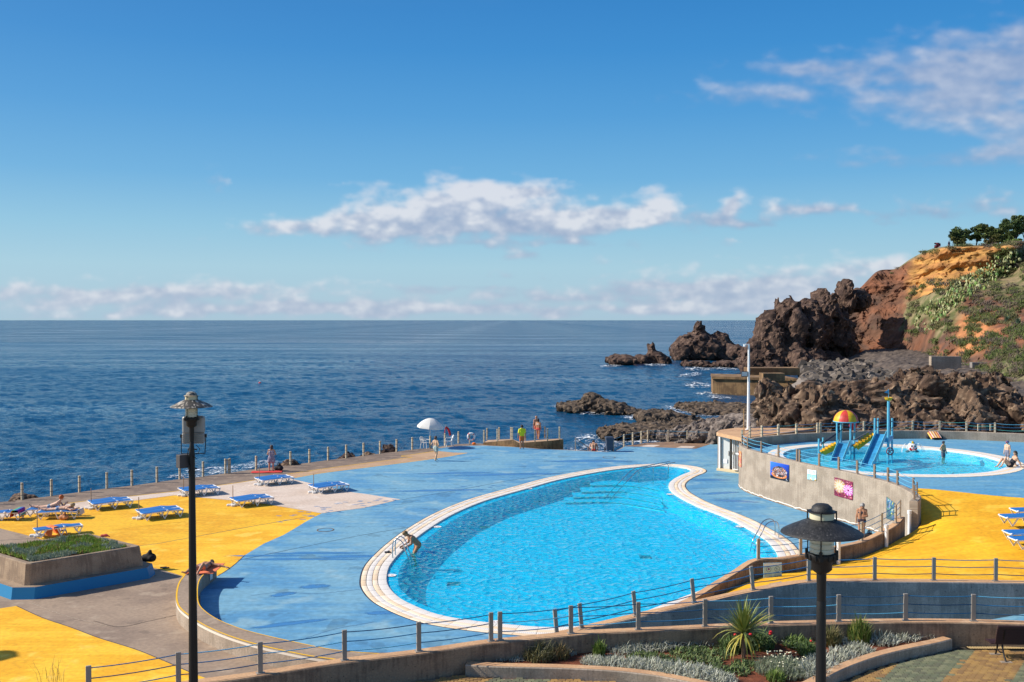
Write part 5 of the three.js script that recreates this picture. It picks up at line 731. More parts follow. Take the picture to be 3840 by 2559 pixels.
// ================= LIFEGUARD POST =================
{
  const p = G(1611, 1681), t = thing('beach_umbrella', 'white scalloped beach umbrella at the lifeguard post', 'umbrella', p), R = 0.98;
  mesh('pole', bar(V(0, 0, 0), V(0.07, 2.22, 0), 0.022), mat.white, t);
  const canopy = new THREE.Group(); canopy.name = 'canopy_group'; const N = 8, cm = new THREE.MeshPhysicalMaterial({ color: lin(236, 232, 224), roughness: 0.9, transmission: 0.25, side: THREE.DoubleSide });
  const tilt = new THREE.Matrix4().makeRotationZ(-0.1).setPosition(0.05, 1.62, 0);
  for (let k = 0; k < N; k++) { const lines = []; for (let j = 0; j <= 5; j++) { const f = j / 5, L = []; for (let i = 0; i <= 4; i++) { const a = (k + i / 4) / N * 2 * Math.PI, s = 1 - 0.06 * Math.sin(i / 4 * Math.PI) * f; L.push(V(Math.cos(a) * R * f * s, 0.62 * (1 - f * f) - 0.0 + (j === 5 ? 0.0 : 0), Math.sin(a) * R * f * s)); } lines.push(L); } const rim = lines[5].map((q) => V(q.x * 1.0, q.y - 0.13, q.z * 1.0)); lines.push(rim); mesh('canopy_panel', loft(lines).applyMatrix4(tilt), cm, t); const a = k / N * 2 * Math.PI; mesh('rib', bar(V(0, 0.58, 0).applyMatrix4(tilt), V(Math.cos(a) * R, -0.01, Math.sin(a) * R).applyMatrix4(tilt), 0.008), mat.white, t); }
  const chair = (label, pos, yaw) => { const c = thing('plastic_chair', label, 'chair', pos, yaw, 'white plastic chairs'); mesh('seat', loft([[V(-0.22, 0.42, -0.2), V(0.22, 0.42, -0.2)], [V(-0.23, 0.41, 0), V(0.23, 0.41, 0)], [V(-0.24, 0.43, 0.23), V(0.24, 0.43, 0.23)]]), mat.white, c); mesh('backrest', [0, 1, 2, 3, 4].map((k) => beam(V(-0.2 + k * 0.1, 0.42, -0.2), V(-0.23 + k * 0.115, 0.82 - Math.abs(k - 2) * 0.025, -0.32), 0.07, 0.015)), mat.white, c); mesh('back_frame', tube([V(-0.24, 0.42, -0.2), V(-0.27, 0.7, -0.28), V(-0.15, 0.84, -0.33), V(0.15, 0.84, -0.33), V(0.27, 0.7, -0.28), V(0.24, 0.42, -0.2)], 0.022, 24), mat.white, c); for (const sx of [-1, 1]) { mesh('armrest', tube([V(sx * 0.26, 0.68, -0.26), V(sx * 0.29, 0.64, 0), V(sx * 0.28, 0.62, 0.2), V(sx * 0.26, 0.42, 0.24)], 0.02, 16), mat.white, c); for (const sz of [-1, 1]) mesh('leg', bar(V(sx * 0.28, 0, sz * 0.27), V(sx * 0.23, 0.42, sz * 0.21), 0.025), mat.white, c); } return c; };
  chair('white plastic chair under the beach umbrella', G(1594, 1682), 1.2); chair('white plastic chair right of the red rescue float', G(1684, 1676), -1.3);
  const rb = thing('rescue_float', 'red torpedo rescue float hung on a roped post', 'rescue float', G(1672, 1668).setY(0.93)); mesh('float_body', tube([V(0, 0.42, 0.06), V(0.16, 0.3, 0.06), V(0.28, 0.05, 0.06), V(0.34, -0.22, 0.06)], 0.085, 20, 10), mat.red, rb); mesh('strap', [new THREE.TorusGeometry(0.088, 0.012, 6, 14).rotateY(1.2).translate(0.24, 0.14, 0.06), new THREE.TorusGeometry(0.088, 0.012, 6, 14).rotateY(1.2).translate(0.3, -0.08, 0.06)], mat.black, rb); mesh('rope', tube([V(-0.03, 0.42, 0.02), V(-0.09, 0, 0.06), V(-0.05, -0.5, 0.07), V(0.02, -0.8, 0.07)], 0.03, 20), mat.red, rb); mesh('hook', bar(V(0, 0.0, 0), V(0.0, 0.6, 0), 0.02), mat.metal, rb);
  const lb = thing('lifebuoy', 'white lifebuoy with red bands on its stand', 'lifebuoy', G(1767, 1668)), tor = new THREE.TorusGeometry(0.25, 0.075, 10, 28); mesh('ring', tor.translate(0, 0.62, 0.05), mat.white, lb); for (let k = 0; k < 4; k++) mesh('band', new THREE.TorusGeometry(0.25, 0.079, 8, 4, 0.3).rotateZ(k * Math.PI / 2 + 0.6).translate(0, 0.62, 0.05), mat.red, lb); mesh('stand', bar(V(-0.12, 0, 0), V(-0.12, 0.95, 0), 0.05), mat.postConcrete, lb); mesh('line', tube([V(-0.1, 0.95, 0.05), V(-0.2, 0.8, 0.06), V(-0.3, 0.5, 0.08), V(-0.33, 0.28, 0.06), V(-0.25, 0.2, 0.06)], 0.014, 16), mat.ropeLight, lb);
  const bl = thing('orange_ball', 'orange coiled float on the ground by the lifebuoy', 'float', G(1777, 1669)); mesh('ball', [new THREE.SphereGeometry(0.11, 14, 10).scale(1.3, 0.9, 1).translate(0, 0.09, 0), new THREE.TorusGeometry(0.1, 0.035, 8, 16).rotateX(1.3).translate(0.03, 0.12, 0)], std({ color: lin(240, 120, 20) }), bl);
}
{ // wheelie bin and sea stair rails
  const p = G(2285, 1694), t = thing('wheelie_bin', 'dark grey wheelie bin at the deck edge', 'bin', p, 0.1); const bd = box(0.5, 0.86, 0.55, 0, 0.53, 0); const q = bd.attributes.position; for (let i = 0; i < q.count; i++) if (q.getY(i) < 0.5) { q.setX(i, q.getX(i) * 0.84); q.setZ(i, q.getZ(i) * 0.8); } bd.computeVertexNormals(); const gm = std({ color: lin(62, 72, 88), roughness: 0.55 });
  mesh('body', bd, gm, t); mesh('lid', [box(0.6, 0.06, 0.64, 0, 1.0, 0, 0.025), box(0.56, 0.04, 0.5, 0, 1.05, -0.02, 0.02), box(0.62, 0.12, 0.06, 0, 0.92, 0.3, 0.02)], gm, t); for (const s of [-1, 1]) mesh('wheel', new THREE.CylinderGeometry(0.13, 0.13, 0.06, 16).rotateZ(Math.PI / 2).translate(s * 0.28, 0.13, -0.24), mat.black, t); mesh('handle', bar(V(-0.2, 0.98, -0.36), V(0.2, 0.98, -0.36), 0.02), gm, t);
  const s = thing('stair_rail', 'galvanised handrail leading down to the sea', 'handrail', G(2158, 1689)); mesh('post', bar(V(0, -0.6, 0), V(0, 0.88, 0), 0.035), mat.metal, s); mesh('rail', bar(V(0.02, 0.86, 0), V(1.05, 0.1, -0.4), 0.03), mat.metal, s); mesh('rail', bar(V(0.02, 0.5, 0), V(1.0, -0.25, -0.4), 0.02), mat.metal, s); mesh('post', bar(V(0.95, -1, -0.36), V(0.95, 0.15, -0.36), 0.03), mat.metal, s);
  const st = thing('sea_stairs', 'pale concrete steps going down to the sea', 'stairs', G(2240, 1690)); for (let k = 0; k < 5; k++) mesh('stair_step', box(2.6, 0.2, 0.4, 0.2, -0.3 - k * 0.2, -0.5 - k * 0.38), mat.beige, st);
}
// ================= PLAYGROUND SLIDE =================
{
  const faded = texture(256, 256, (x, y) => { const n = 236 + 60 * pfbm(x * 5, y * 5, 5, 5, 4) - (pfbm(x * 30, y * 4, 30, 3, 9) > 0.28 ? 30 : 0); return [n, n, n * 0.985]; }), gel = (c, r) => std({ color: lin(...c), roughness: r, map: scaled(faded, 1.3), bumpMap: scaled(grain, 0.7), bumpScale: 0.004 }), cy = gel([104, 190, 220], 0.4), cb = gel([62, 154, 206], 0.4), ye = gel([230, 180, 24], 0.5), re = gel([212, 66, 56], 0.45), dk = std({ color: lin(44, 46, 62), roughness: 0.5 });
  const z1 = 56.9, z2 = 55.6, o = V((3175 - 1920) / F * z1, TOD - 0.5, -z1), t = thing('water_slide', 'blue and yellow toddler water slide tower with striped dome', 'slide', o), L = (u, v, z) => D(u, v, z).sub(o), X = (u, z) => (u - 1920) / F * z - o.x, Y = (v, z) => heightAt(v, z) - o.y;
  const pipe = (u, z, vb, vt, r = 0.055) => { const x = X(u, z), zz = -z - o.z; mesh('column', cyl(r, r, Y(vt, z), x, 0, zz, 14), cy, t); void vb; };
  // first platform under the dome
  const p1 = [[3142, 56.7], [3157, 57.5], [3193, 56.4], [3208, 57.2]]; p1.forEach(([u, z]) => pipe(u, z, 0, 1582));
  const cx = X(3175, 56.95), cz = -56.95 - o.z, dome = thing.dome = null; void dome;
  for (let k = 0; k < 8; k++) { const lines = []; for (let j = 0; j <= 8; j++) { const f = j / 8 * Math.PI / 2, row = []; for (let i = 0; i <= 5; i++) { const a = (k + i / 5) / 8 * 2 * Math.PI + 0.1; row.push(V(cx + Math.cos(a) * 0.69 * Math.cos(f), Y(1581, 57) + 0.66 * Math.sin(f), cz + Math.sin(a) * 0.69 * Math.cos(f))); } lines.push(row); } mesh('dome_panel', loft(lines), k % 2 ? ye : re, t); }
  mesh('dome_rim', new THREE.TorusGeometry(0.69, 0.03, 8, 32).rotateX(Math.PI / 2).translate(cx, Y(1581, 57), cz), cy, t);
  const plat = (us, v, th) => slabGeo(us.map(([u, z]) => V(X(u, z), 0, -z - o.z)), Y(v, 56.5) - th, Y(v, 56.5));
  mesh('platform', plat([[3138, 56.7], [3192, 56.2], [3212, 57.2], [3156, 57.6]], 1668, 0.14), cb, t);
  const p2 = [[3284, 55.4], [3296, 56.3], [3349.5, 56.0]]; p2.forEach(([u, z]) => pipe(u, z, 0, 1569)); pipe(3335, 55.2, 0, 1503, 0.075);
  mesh('platform', plat([[3280, 55.3], [3336, 55.0], [3354, 56.0], [3294, 56.5]], 1630, 0.26), cb, t);
  // mast bowl and pennant
  const mx = X(3335, 55.2), mz = -55.2 - o.z, my = Y(1503, 55.2); mesh('mast_bowl', lathe([[0.02, 0], [0.12, 0.02], [0.19, 0.09], [0.225, 0.2], [0.21, 0.2], [0.17, 0.1], [0, 0.05]], 24).translate(mx, my - 0.02, mz), ye, t); mesh('flag_pole', bar(V(mx, my, mz), V(mx, my + 0.62, mz), 0.018), cy, t); mesh('pennant', slabGeo([V(0, 0, 0), V(-0.24, 0, 0.17), V(0, 0, 0.24)], 0, 0.012).rotateX(Math.PI / 2).translate(mx, my + 0.62, mz), cb, t);
  // slides: a trough with raised sides
  const slide = (a, b, w, label) => { const pts = [], n = 14, d = b.clone().sub(a), sd = V(-d.z, 0, d.x).normalize(); for (let i = 0; i <= n; i++) { const f = i / n; pts.push(V(lerp(a.x, b.x, f), lerp(a.y, b.y, f < 0.86 ? f / 0.86 * 0.97 : 0.97 + (f - 0.86) / 0.14 * 0.03), lerp(a.z, b.z, f))); } const off = (s, y) => pts.map((p) => p.clone().addScaledVector(sd, s).add(V(0, y, 0))); const s = mesh('slide_chute', loft([off(-w / 2, 0.02), off(-w / 2 + 0.04, 0), off(0, -0.02), off(w / 2 - 0.04, 0), off(w / 2, 0.02)]), cb, t); for (const q of [-1, 1]) { const A = off(q * w / 2, 0.2), Bq = off(q * (w / 2 + 0.05), 0.2), C = off(q * (w / 2 + 0.05), -0.05), E = off(q * w / 2, -0.05); A[n].y -= 0.16; Bq[n].y -= 0.16; mesh('slide_side', loft([E, A, Bq, C]), cy, s); } void label; };
  slide(L(3166, 1664, 56.2), V(X(3142, 54.0), 0.4, -54.0 - o.z), 0.55); slide(L(3306, 1628, 55.0), V(X(3253, 52.2), 0.4, -52.2 - o.z), 0.5);
  // yellow steps
  const steps = (a, b, n, w) => { const d = b.clone().sub(a); for (let i = 0; i < n; i++) { const p = a.clone().addScaledVector(d, (i + 0.5) / n); mesh('stair_step', box(Math.abs(d.x) / n + 0.1, 0.06, w, p.x, p.y, p.z), ye, t); mesh('stair_step', box(0.05, d.y / n + 0.02, w, p.x + Math.abs(d.x) / n / 2, p.y + d.y / n / 2, p.z), ye, t); } for (const s of [-1, 1]) { const sh = [V(0, 0, 0)]; for (let i = 0; i < n; i++) sh.push(V(d.x / n * i, 0, -d.y / n * (i + 1)), V(d.x / n * (i + 1), 0, -d.y / n * (i + 1))); sh.push(V(d.x, 0, -d.y + 0.3), V(0.12, 0, 0.16)); const g = slabGeo(sh, -0.02, 0.02).rotateX(Math.PI / 2); g.translate(a.x, a.y, a.z + s * w / 2); mesh('stringer', g, ye, t); } };
  steps(V(X(3083, 57), 0.5, -57 - o.z), V(X(3138, 57), Y(1664, 57), -57 - o.z), 5, 0.5); steps(V(X(3208, 56.6), Y(1676, 56.6), -56.6 - o.z), V(X(3278, 56.2), Y(1630, 56.2), -56.2 - o.z), 6, 0.5);
  pipe(3074, 56.7, 0, 1646); pipe(3090, 57.4, 0, 1642);
  for (const [a, b] of [[[3079, 1664, 56.7], [3161, 1610, 56.7]], [[3079, 1669, 56.7], [3140, 1628, 56.7]], [[3200, 1624, 56.3], [3290, 1572, 55.6]], [[3200, 1652, 56.3], [3298, 1600, 55.6]], [[3092, 1660, 57.4], [3160, 1612, 57.5]], [[3284, 1578, 55.4], [3296, 1578, 56.3]], [[3335, 1585, 55.2], [3349, 1580, 56]], [[3335, 1610, 55.2], [3349, 1604, 56]], [[3296, 1576, 56.3], [3349, 1576, 56]]]) mesh('hand_rail', bar(L(...a), L(...b), 0.026), dk, t);
  const wx = X(3342, 54.9), wy = Y(1693, 54.9), wz = -54.9 - o.z, wh = mesh('play_wheel', new THREE.TorusGeometry(0.19, 0.026, 8, 28).translate(wx, wy, wz), std({ color: lin(150, 22, 40) }), t); for (let k = 0; k < 5; k++) { const a = k / 5 * 6.283 + 0.3; mesh('spoke', bar(V(wx, wy, wz), V(wx + Math.cos(a) * 0.18, wy + Math.sin(a) * 0.18, wz), 0.017), std({ color: lin(150, 22, 40) }), wh); }
  // clown head fountain
  const c = D(3421, 1679.5, 57.8), cl = thing('clown_fountain', 'round white clown head fountain with red mouth and cap', 'fountain', c, -0.1); mesh('head', new THREE.SphereGeometry(0.29, 28, 20), mat.white, cl);
  const patch = (r, n) => new THREE.SphereGeometry(r, n, n);
  mesh('mouth', [patch(0.2, 16).scale(1, 0.42, 0.35).rotateX(0.25).translate(0, -0.1, 0.22), patch(0.09, 12).scale(1, 1, 0.5).translate(-0.13, -0.04, 0.22), patch(0.09, 12).scale(1, 1, 0.5).translate(0.13, -0.04, 0.22)], mat.red, cl); mesh('teeth', patch(0.1, 12).scale(1, 0.22, 0.4).translate(0.02, -0.12, 0.285), mat.white, cl); mesh('nose', patch(0.04, 12).translate(0, 0.02, 0.29), mat.red, cl); for (const s of [-1, 1]) { mesh('eye', patch(0.045, 10).scale(1.2, 0.7, 0.5).translate(s * 0.09, 0.1, 0.26), mat.black, cl); mesh('brow', bar(V(s * 0.05, 0.15, 0.265), V(s * 0.16, 0.2, 0.22), 0.014), mat.black, cl); mesh('foot', patch(0.12, 12).scale(1, 0.6, 0.8).translate(s * 0.26, -0.22, 0.05), std({ color: lin(90, 120, 130) }), cl); }
  for (let k = 0; k < 6; k++) { const lines = []; for (let j = 0; j <= 5; j++) { const f = j / 5 * Math.PI / 2, row = []; for (let i = 0; i <= 3; i++) { const a = (k + i / 3) / 6 * 6.283; row.push(V(Math.cos(a) * 0.15 * Math.cos(f), 0.235 + 0.16 * Math.sin(f), Math.sin(a) * 0.15 * Math.cos(f))); } lines.push(row); } mesh('cap_panel', loft(lines), k % 2 ? std({ color: lin(222, 180, 30) }) : std({ color: lin(70, 150, 190) }), cl); }
  const spray = (label, s) => { const g = []; for (let i = 0; i < 7; i++) { const e = 0.3 + i * 0.04; g.push(tube([V(s * 0.2, 0.12, 0), V(s * (0.28 + e * 0.3), 0.24, 0.01 * i), V(s * (0.36 + e * 0.5), 0.02, 0.02 * i), V(s * (0.38 + e * 0.6), -0.22, 0.03 * i)], 0.007, 14, 4)); } const w = single('water_jet', join(g), new THREE.MeshPhysicalMaterial({ color: 0xffffff, roughness: 0.15, transmission: 0.6, thickness: 0 }), label, 'water jet', 'fountain jets'); w.position.copy(c); }; spray('thin water jet on the left of the clown fountain', -1); spray('thin water jet on the right of the clown fountain', 1);
}
// ================= POSTERS AND SIGNS =================
function poster(name, label, u0, u1, t0, t1, b0, b1, m, out = 0.03) { // bent to the curved wall
  const line = posterLine.slice(0, 84), n = 8, rows = [[], []], face = offsetLine(line, out);
  for (let i = 0; i <= n; i++) { const f = i / n, u = lerp(u0, u1, f); let best = face[0], bd = 1e9; for (let k = 0; k < face.length - 1; k++) for (let q = 0; q < 5; q++) { const p = face[k].clone().lerp(face[k + 1], q / 5), d = Math.abs(W / 2 + F * p.x / -p.z - u); if (d < bd) { bd = d; best = p; } } rows[0].push(V(best.x, heightAt(lerp(b0, b1, f), -best.z), best.z)); rows[1].push(V(best.x, heightAt(lerp(t0, t1, f), -best.z), best.z)); }
  const o = rows[0][0], g = loft([rows[0].map((p) => p.clone().sub(o)), rows[1].map((p) => p.clone().sub(o))]), uv = g.attributes.uv; for (let i = 0; i <= n; i++) { uv.setXY(i, i / n, 0); uv.setXY(n + 1 + i, i / n, 1); }
  const t = thing(name, label, name === 'poster' ? 'poster' : 'sign', o); mesh('print', g, m, t); mesh('backing', loft([rows[0].map((p) => p.clone().sub(o).multiplyScalar(1)), rows[1].map((p) => p.clone().sub(o))].map((L2) => L2.map((p) => V(p.x + 0.006, p.y, p.z - 0.006)))), mat.metal, t); return t;
}
const pr = rngOf(77);
const posterM = (draw, w = 256, h = 256) => std({ map: canvasTex(w, h, draw), roughness: 0.35 });
poster('poster', 'blue poster of a shell covered sea creature on the curved wall', 2892, 2962, 1731, 1745, 1792, 1808, posterM((c, w, h) => { const g = c.createLinearGradient(0, 0, w, h); g.addColorStop(0, '#3f86e8'); g.addColorStop(0.5, '#1a3fb0'); g.addColorStop(1, '#0a1030'); c.fillStyle = g; c.fillRect(0, 0, w, h); c.fillStyle = '#0b1222'; c.fillRect(0, h * 0.84, w, h * 0.16); c.fillStyle = '#d8803a'; c.beginPath(); c.ellipse(w * 0.48, h * 0.72, w * 0.42, h * 0.2, 0, 0, 7); c.fill(); c.fillStyle = '#6a4a44'; c.beginPath(); c.ellipse(w * 0.5, h * 0.52, w * 0.4, h * 0.32, 0, 0, 7); c.fill(); for (let i = 0; i < 260; i++) { const a = pr() * 6.28, r = Math.sqrt(pr()); c.strokeStyle = ['#f2eef4', '#cfd8e6', '#d88a4a', '#3a2a30', '#1d3a40', '#e8b0a0'][Math.floor(pr() * 6)]; c.lineWidth = 1 + pr() * 5; c.beginPath(); const x = w * 0.5 + Math.cos(a) * r * w * 0.4, y = h * 0.53 + Math.sin(a) * r * h * 0.31; c.moveTo(x, y); c.lineTo(x + (pr() - 0.5) * 22, y + pr() * 22); c.stroke(); } c.fillStyle = '#0a0c12'; c.beginPath(); c.ellipse(w * 0.56, h * 0.76, 34, 14, -0.2, 0, 7); c.fill(); c.fillStyle = '#15303a'; for (let i = 0; i < 12; i++) { c.beginPath(); c.ellipse(w * 0.5 + (pr() - 0.5) * 44, h * 0.2 + pr() * 14, 5, 12, pr() * 3, 0, 7); c.fill(); } c.fillStyle = '#e8e8ee'; c.fillRect(w * 0.84, h * 0.92, 26, 4); c.beginPath(); c.ellipse(w * 0.88, h * 0.87, 4, 7, 0, 0, 7); c.fill(); }));
poster('poster', 'pink and yellow poster of sea anemones on the curved wall', 3133, 3202, 1790, 1808, 1858, 1877, posterM((c, w, h) => { c.fillStyle = '#7a2440'; c.fillRect(0, 0, w, h); for (let i = 0; i < 260; i++) { c.strokeStyle = ['#c8506a', '#e87a50', '#3a1830', '#f0a0b0', '#a03060', '#201020'][Math.floor(pr() * 6)]; c.lineWidth = 2 + pr() * 6; const x = pr() * w, y = pr() * h; c.beginPath(); c.moveTo(x, y); c.lineTo(x + (pr() - 0.5) * 34, y + (pr() - 0.5) * 34); c.stroke(); } const flower = (x, y, r, cols, n) => { for (let i = 0; i < n; i++) { const a = i / n * 6.283; c.strokeStyle = cols[i % cols.length]; c.lineWidth = 6; c.beginPath(); c.moveTo(x + Math.cos(a) * r * 0.2, y + Math.sin(a) * r * 0.2); c.lineTo(x + Math.cos(a) * r, y + Math.sin(a) * r); c.stroke(); } }; flower(w * 0.28, h * 0.42, 92, ['#f4ecc0', '#e8d070', '#fff8dc'], 34); c.fillStyle = '#f0d8a8'; c.beginPath(); c.arc(w * 0.28, h * 0.45, 28, 0, 7); c.fill(); c.fillStyle = '#b05a50'; c.beginPath(); c.arc(w * 0.28, h * 0.47, 8, 0, 7); c.fill(); flower(w * 0.78, h * 0.52, 76, ['#e060d0', '#f090e8', '#b030a0', '#ffffff'], 40); }));
poster('poster', 'green and violet reef poster at the bend of the curved wall', 3331, 3363, 1863, 1888, 1945, 1955, posterM((c, w, h) => { c.fillStyle = '#44606a'; c.fillRect(0, 0, w, h); for (let i = 0; i < 90; i++) { c.strokeStyle = ['#7fb06a', '#5a6ab8', '#5a4a90', '#d8d060', '#3a8ab0', '#26343c', '#b8c8c0'][Math.floor(pr() * 7)]; c.lineWidth = 3 + pr() * 9; const x = pr() * w, y = pr() * h; c.beginPath(); c.moveTo(x, y); c.quadraticCurveTo(x + 20, y - 30, x + (pr() - 0.3) * 50, y - 70 * pr()); c.stroke(); } }));
poster('poster', 'orange poster at the left end of the curved wall', 2773, 2783, 1690, 1696, 1748, 1754, posterM((c, w, h) => { c.fillStyle = '#e88a3a'; c.fillRect(0, 0, w, h); for (let i = 0; i < 60; i++) { c.fillStyle = ['#f0a860', '#d85a30', '#c04070', '#f8d0a0'][Math.floor(pr() * 4)]; c.beginPath(); c.ellipse(pr() * w, pr() * h, 20, 12, pr() * 3, 0, 7); c.fill(); } }));
const rulesM = posterM((c, w, h) => { c.fillStyle = '#a8dff0'; c.fillRect(0, 0, w, h); c.fillStyle = '#e8f4f8'; c.fillRect(0, 0, w, h * 0.45); c.strokeStyle = '#506080'; c.lineWidth = 8; c.beginPath(); c.arc(w / 2, h * 0.2, w * 0.2, 0, 7); c.moveTo(w * 0.35, h * 0.1); c.lineTo(w * 0.65, h * 0.3); c.stroke(); c.fillStyle = '#4a88a8'; c.fillRect(w * 0.1, h * 0.48, w * 0.8, 10); c.fillStyle = '#30506a'; for (const x of [0.25, 0.7]) { c.beginPath(); c.moveTo(w * x, h * 0.6); c.lineTo(w * (x + 0.08), h * 0.7); c.lineTo(w * (x - 0.08), h * 0.7); c.fill(); } c.fillStyle = '#f4f0d0'; c.beginPath(); c.moveTo(w * 0.8, h * 0.7); c.lineTo(w, h); c.lineTo(w * 0.6, h); c.fill(); c.fillStyle = '#e0b040'; c.fillRect(w * 0.6, h * 0.92, w * 0.4, h * 0.08); }, 128, 224);
poster('notice', 'left pale blue rules notice between the two posters', 3032, 3047.5, 1761, 1763.5, 1797.5, 1801, rulesM); poster('notice', 'right pale blue rules notice between the two posters', 3048.5, 3064, 1763.5, 1766, 1801, 1803, rulesM);
{
  const sgn = D(2898, 2140, 35.35), t = thing('information_sign', 'pale blue pool rules sign on the low curved wall', 'sign', sgn, 0.12); mesh('panel', box(0.68, 0.54, 0.02), std({ color: lin(150, 190, 204) }), t);
  mesh('print', new THREE.PlaneGeometry(0.66, 0.52).translate(0, 0, 0.014), posterM((c, w, h) => { c.fillStyle = '#a4ccd8'; c.fillRect(0, 0, w, h); c.fillStyle = '#d8eaf0'; c.fillRect(0, 0, w, h * 0.18); c.strokeStyle = '#4a6a86'; c.lineWidth = 6; c.beginPath(); c.arc(w * 0.27, h * 0.42, 34, 0, 7); c.stroke(); c.fillStyle = '#6a4a80'; c.beginPath(); c.arc(w * 0.27, h * 0.4, 16, 0, 7); c.fill(); c.beginPath(); c.arc(w * 0.75, h * 0.42, 36, 0, 7); c.stroke(); c.beginPath(); c.arc(w * 0.72, h * 0.38, 8, 0, 7); c.moveTo(w * 0.68, h * 0.5); c.lineTo(w * 0.84, h * 0.46); c.stroke(); c.fillStyle = '#5a7c92'; for (let k = 0; k < 4; k++) { c.fillRect(w * 0.06, h * (0.68 + k * 0.07), w * 0.4, 5); c.fillRect(w * 0.54, h * (0.68 + k * 0.07), w * 0.4, 5); } }, 256, 200), t);
  const rs = D(3651, 1633.5, 62.9), r = thing('warning_sign', 'small red warning sign on the parapet', 'sign', rs); mesh('panel', box(0.27, 0.25, 0.02), mat.red, r); mesh('print', new THREE.PlaneGeometry(0.26, 0.24).translate(0, 0, 0.013), posterM((c, w, h) => { c.fillStyle = '#c8202c'; c.fillRect(0, 0, w, h); c.strokeStyle = '#f0e0e0'; c.lineWidth = 7; c.beginPath(); c.arc(36, 44, 20, 0, 7); c.moveTo(24, 32); c.lineTo(48, 56); c.stroke(); c.fillStyle = '#e8d0d0'; c.fillRect(100, 18, 8, 90); c.fillRect(16, 100, 40, 5); }, 128, 128), r);
  const ws = D(3676, 1630.5, 62.9), w2 = thing('small_plate', 'small white plate beside the red warning sign', 'plate', ws); mesh('plate', box(0.22, 0.09, 0.015), mat.white, w2);
}

{ const p = onWall(offsetLine(backWall, -0.1), 3202), t = thing('rescue_bag', 'red rescue ring hung on the railing behind the slide', 'lifebuoy', V(p.x, 2.9, p.z + 0.06)); mesh('ring', new THREE.TorusGeometry(0.2, 0.06, 8, 20), mat.red, t); mesh('cover', new THREE.CylinderGeometry(0.17, 0.17, 0.04, 16).rotateX(Math.PI / 2), mat.red, t); }
// ================= PEOPLE =================
const cap2 = (p, a, b, ra, rb) => { const bx = b.x - a.x, by = b.y - a.y, bz = b.z - a.z, px = p[0] - a.x, py = p[1] - a.y, pz2 = p[2] - a.z, h = clamp((px * bx + py * by + pz2 * bz) / (bx * bx + by * by + bz * bz + 1e-9)), dx = px - bx * h, dy = py - by * h, dz = pz2 - bz * h; return Math.sqrt(dx * dx + dy * dy + dz * dz) - lerp(ra, rb, h); };
function capsField(bones, k) { return (x, y, z) => { let d = 1e9; const p = [x, y, z]; for (const [a, b, ra, rb] of bones) { const e = cap2(p, a, b, ra, rb), h = clamp(0.5 + 0.5 * (d - e) / k); d = d > 1e8 ? e : lerp(d, e, h) - k * h * (1 - h); } return d; }; }
function capsGeo(bones, k, cell, tint) { const lo = V(9, 9, 9), hi = V(-9, -9, -9); for (const [a, b, ra, rb] of bones) { for (const [p, r] of [[a, ra], [b, rb]]) { lo.min(V(p.x - r, p.y - r, p.z - r)); hi.max(V(p.x + r, p.y + r, p.z + r)); } } lo.subScalar(cell * 2.5); hi.addScalar(cell * 2.5); return surf(capsField(bones, k), lo, hi, cell, 0.03, tint); }
const STAND = { pelvis: [0, 0.93, 0], chest: [0, 1.27, 0], neck: [0, 1.45, 0], head: [0, 1.6, 0.015], shL: [0.17, 1.39, 0], elL: [0.22, 1.12, -0.02], wrL: [0.23, 0.88, 0.05], hipL: [0.085, 0.9, 0], knL: [0.095, 0.49, 0.02], anL: [0.095, 0.08, -0.02], toL: [0.12, 0.03, 0.15], shR: [-0.17, 1.39, 0], elR: [-0.22, 1.12, -0.02], wrR: [-0.23, 0.88, 0.05], hipR: [-0.085, 0.9, 0], knR: [-0.095, 0.49, 0.02], anR: [-0.095, 0.08, -0.02], toR: [-0.12, 0.03, 0.15] };
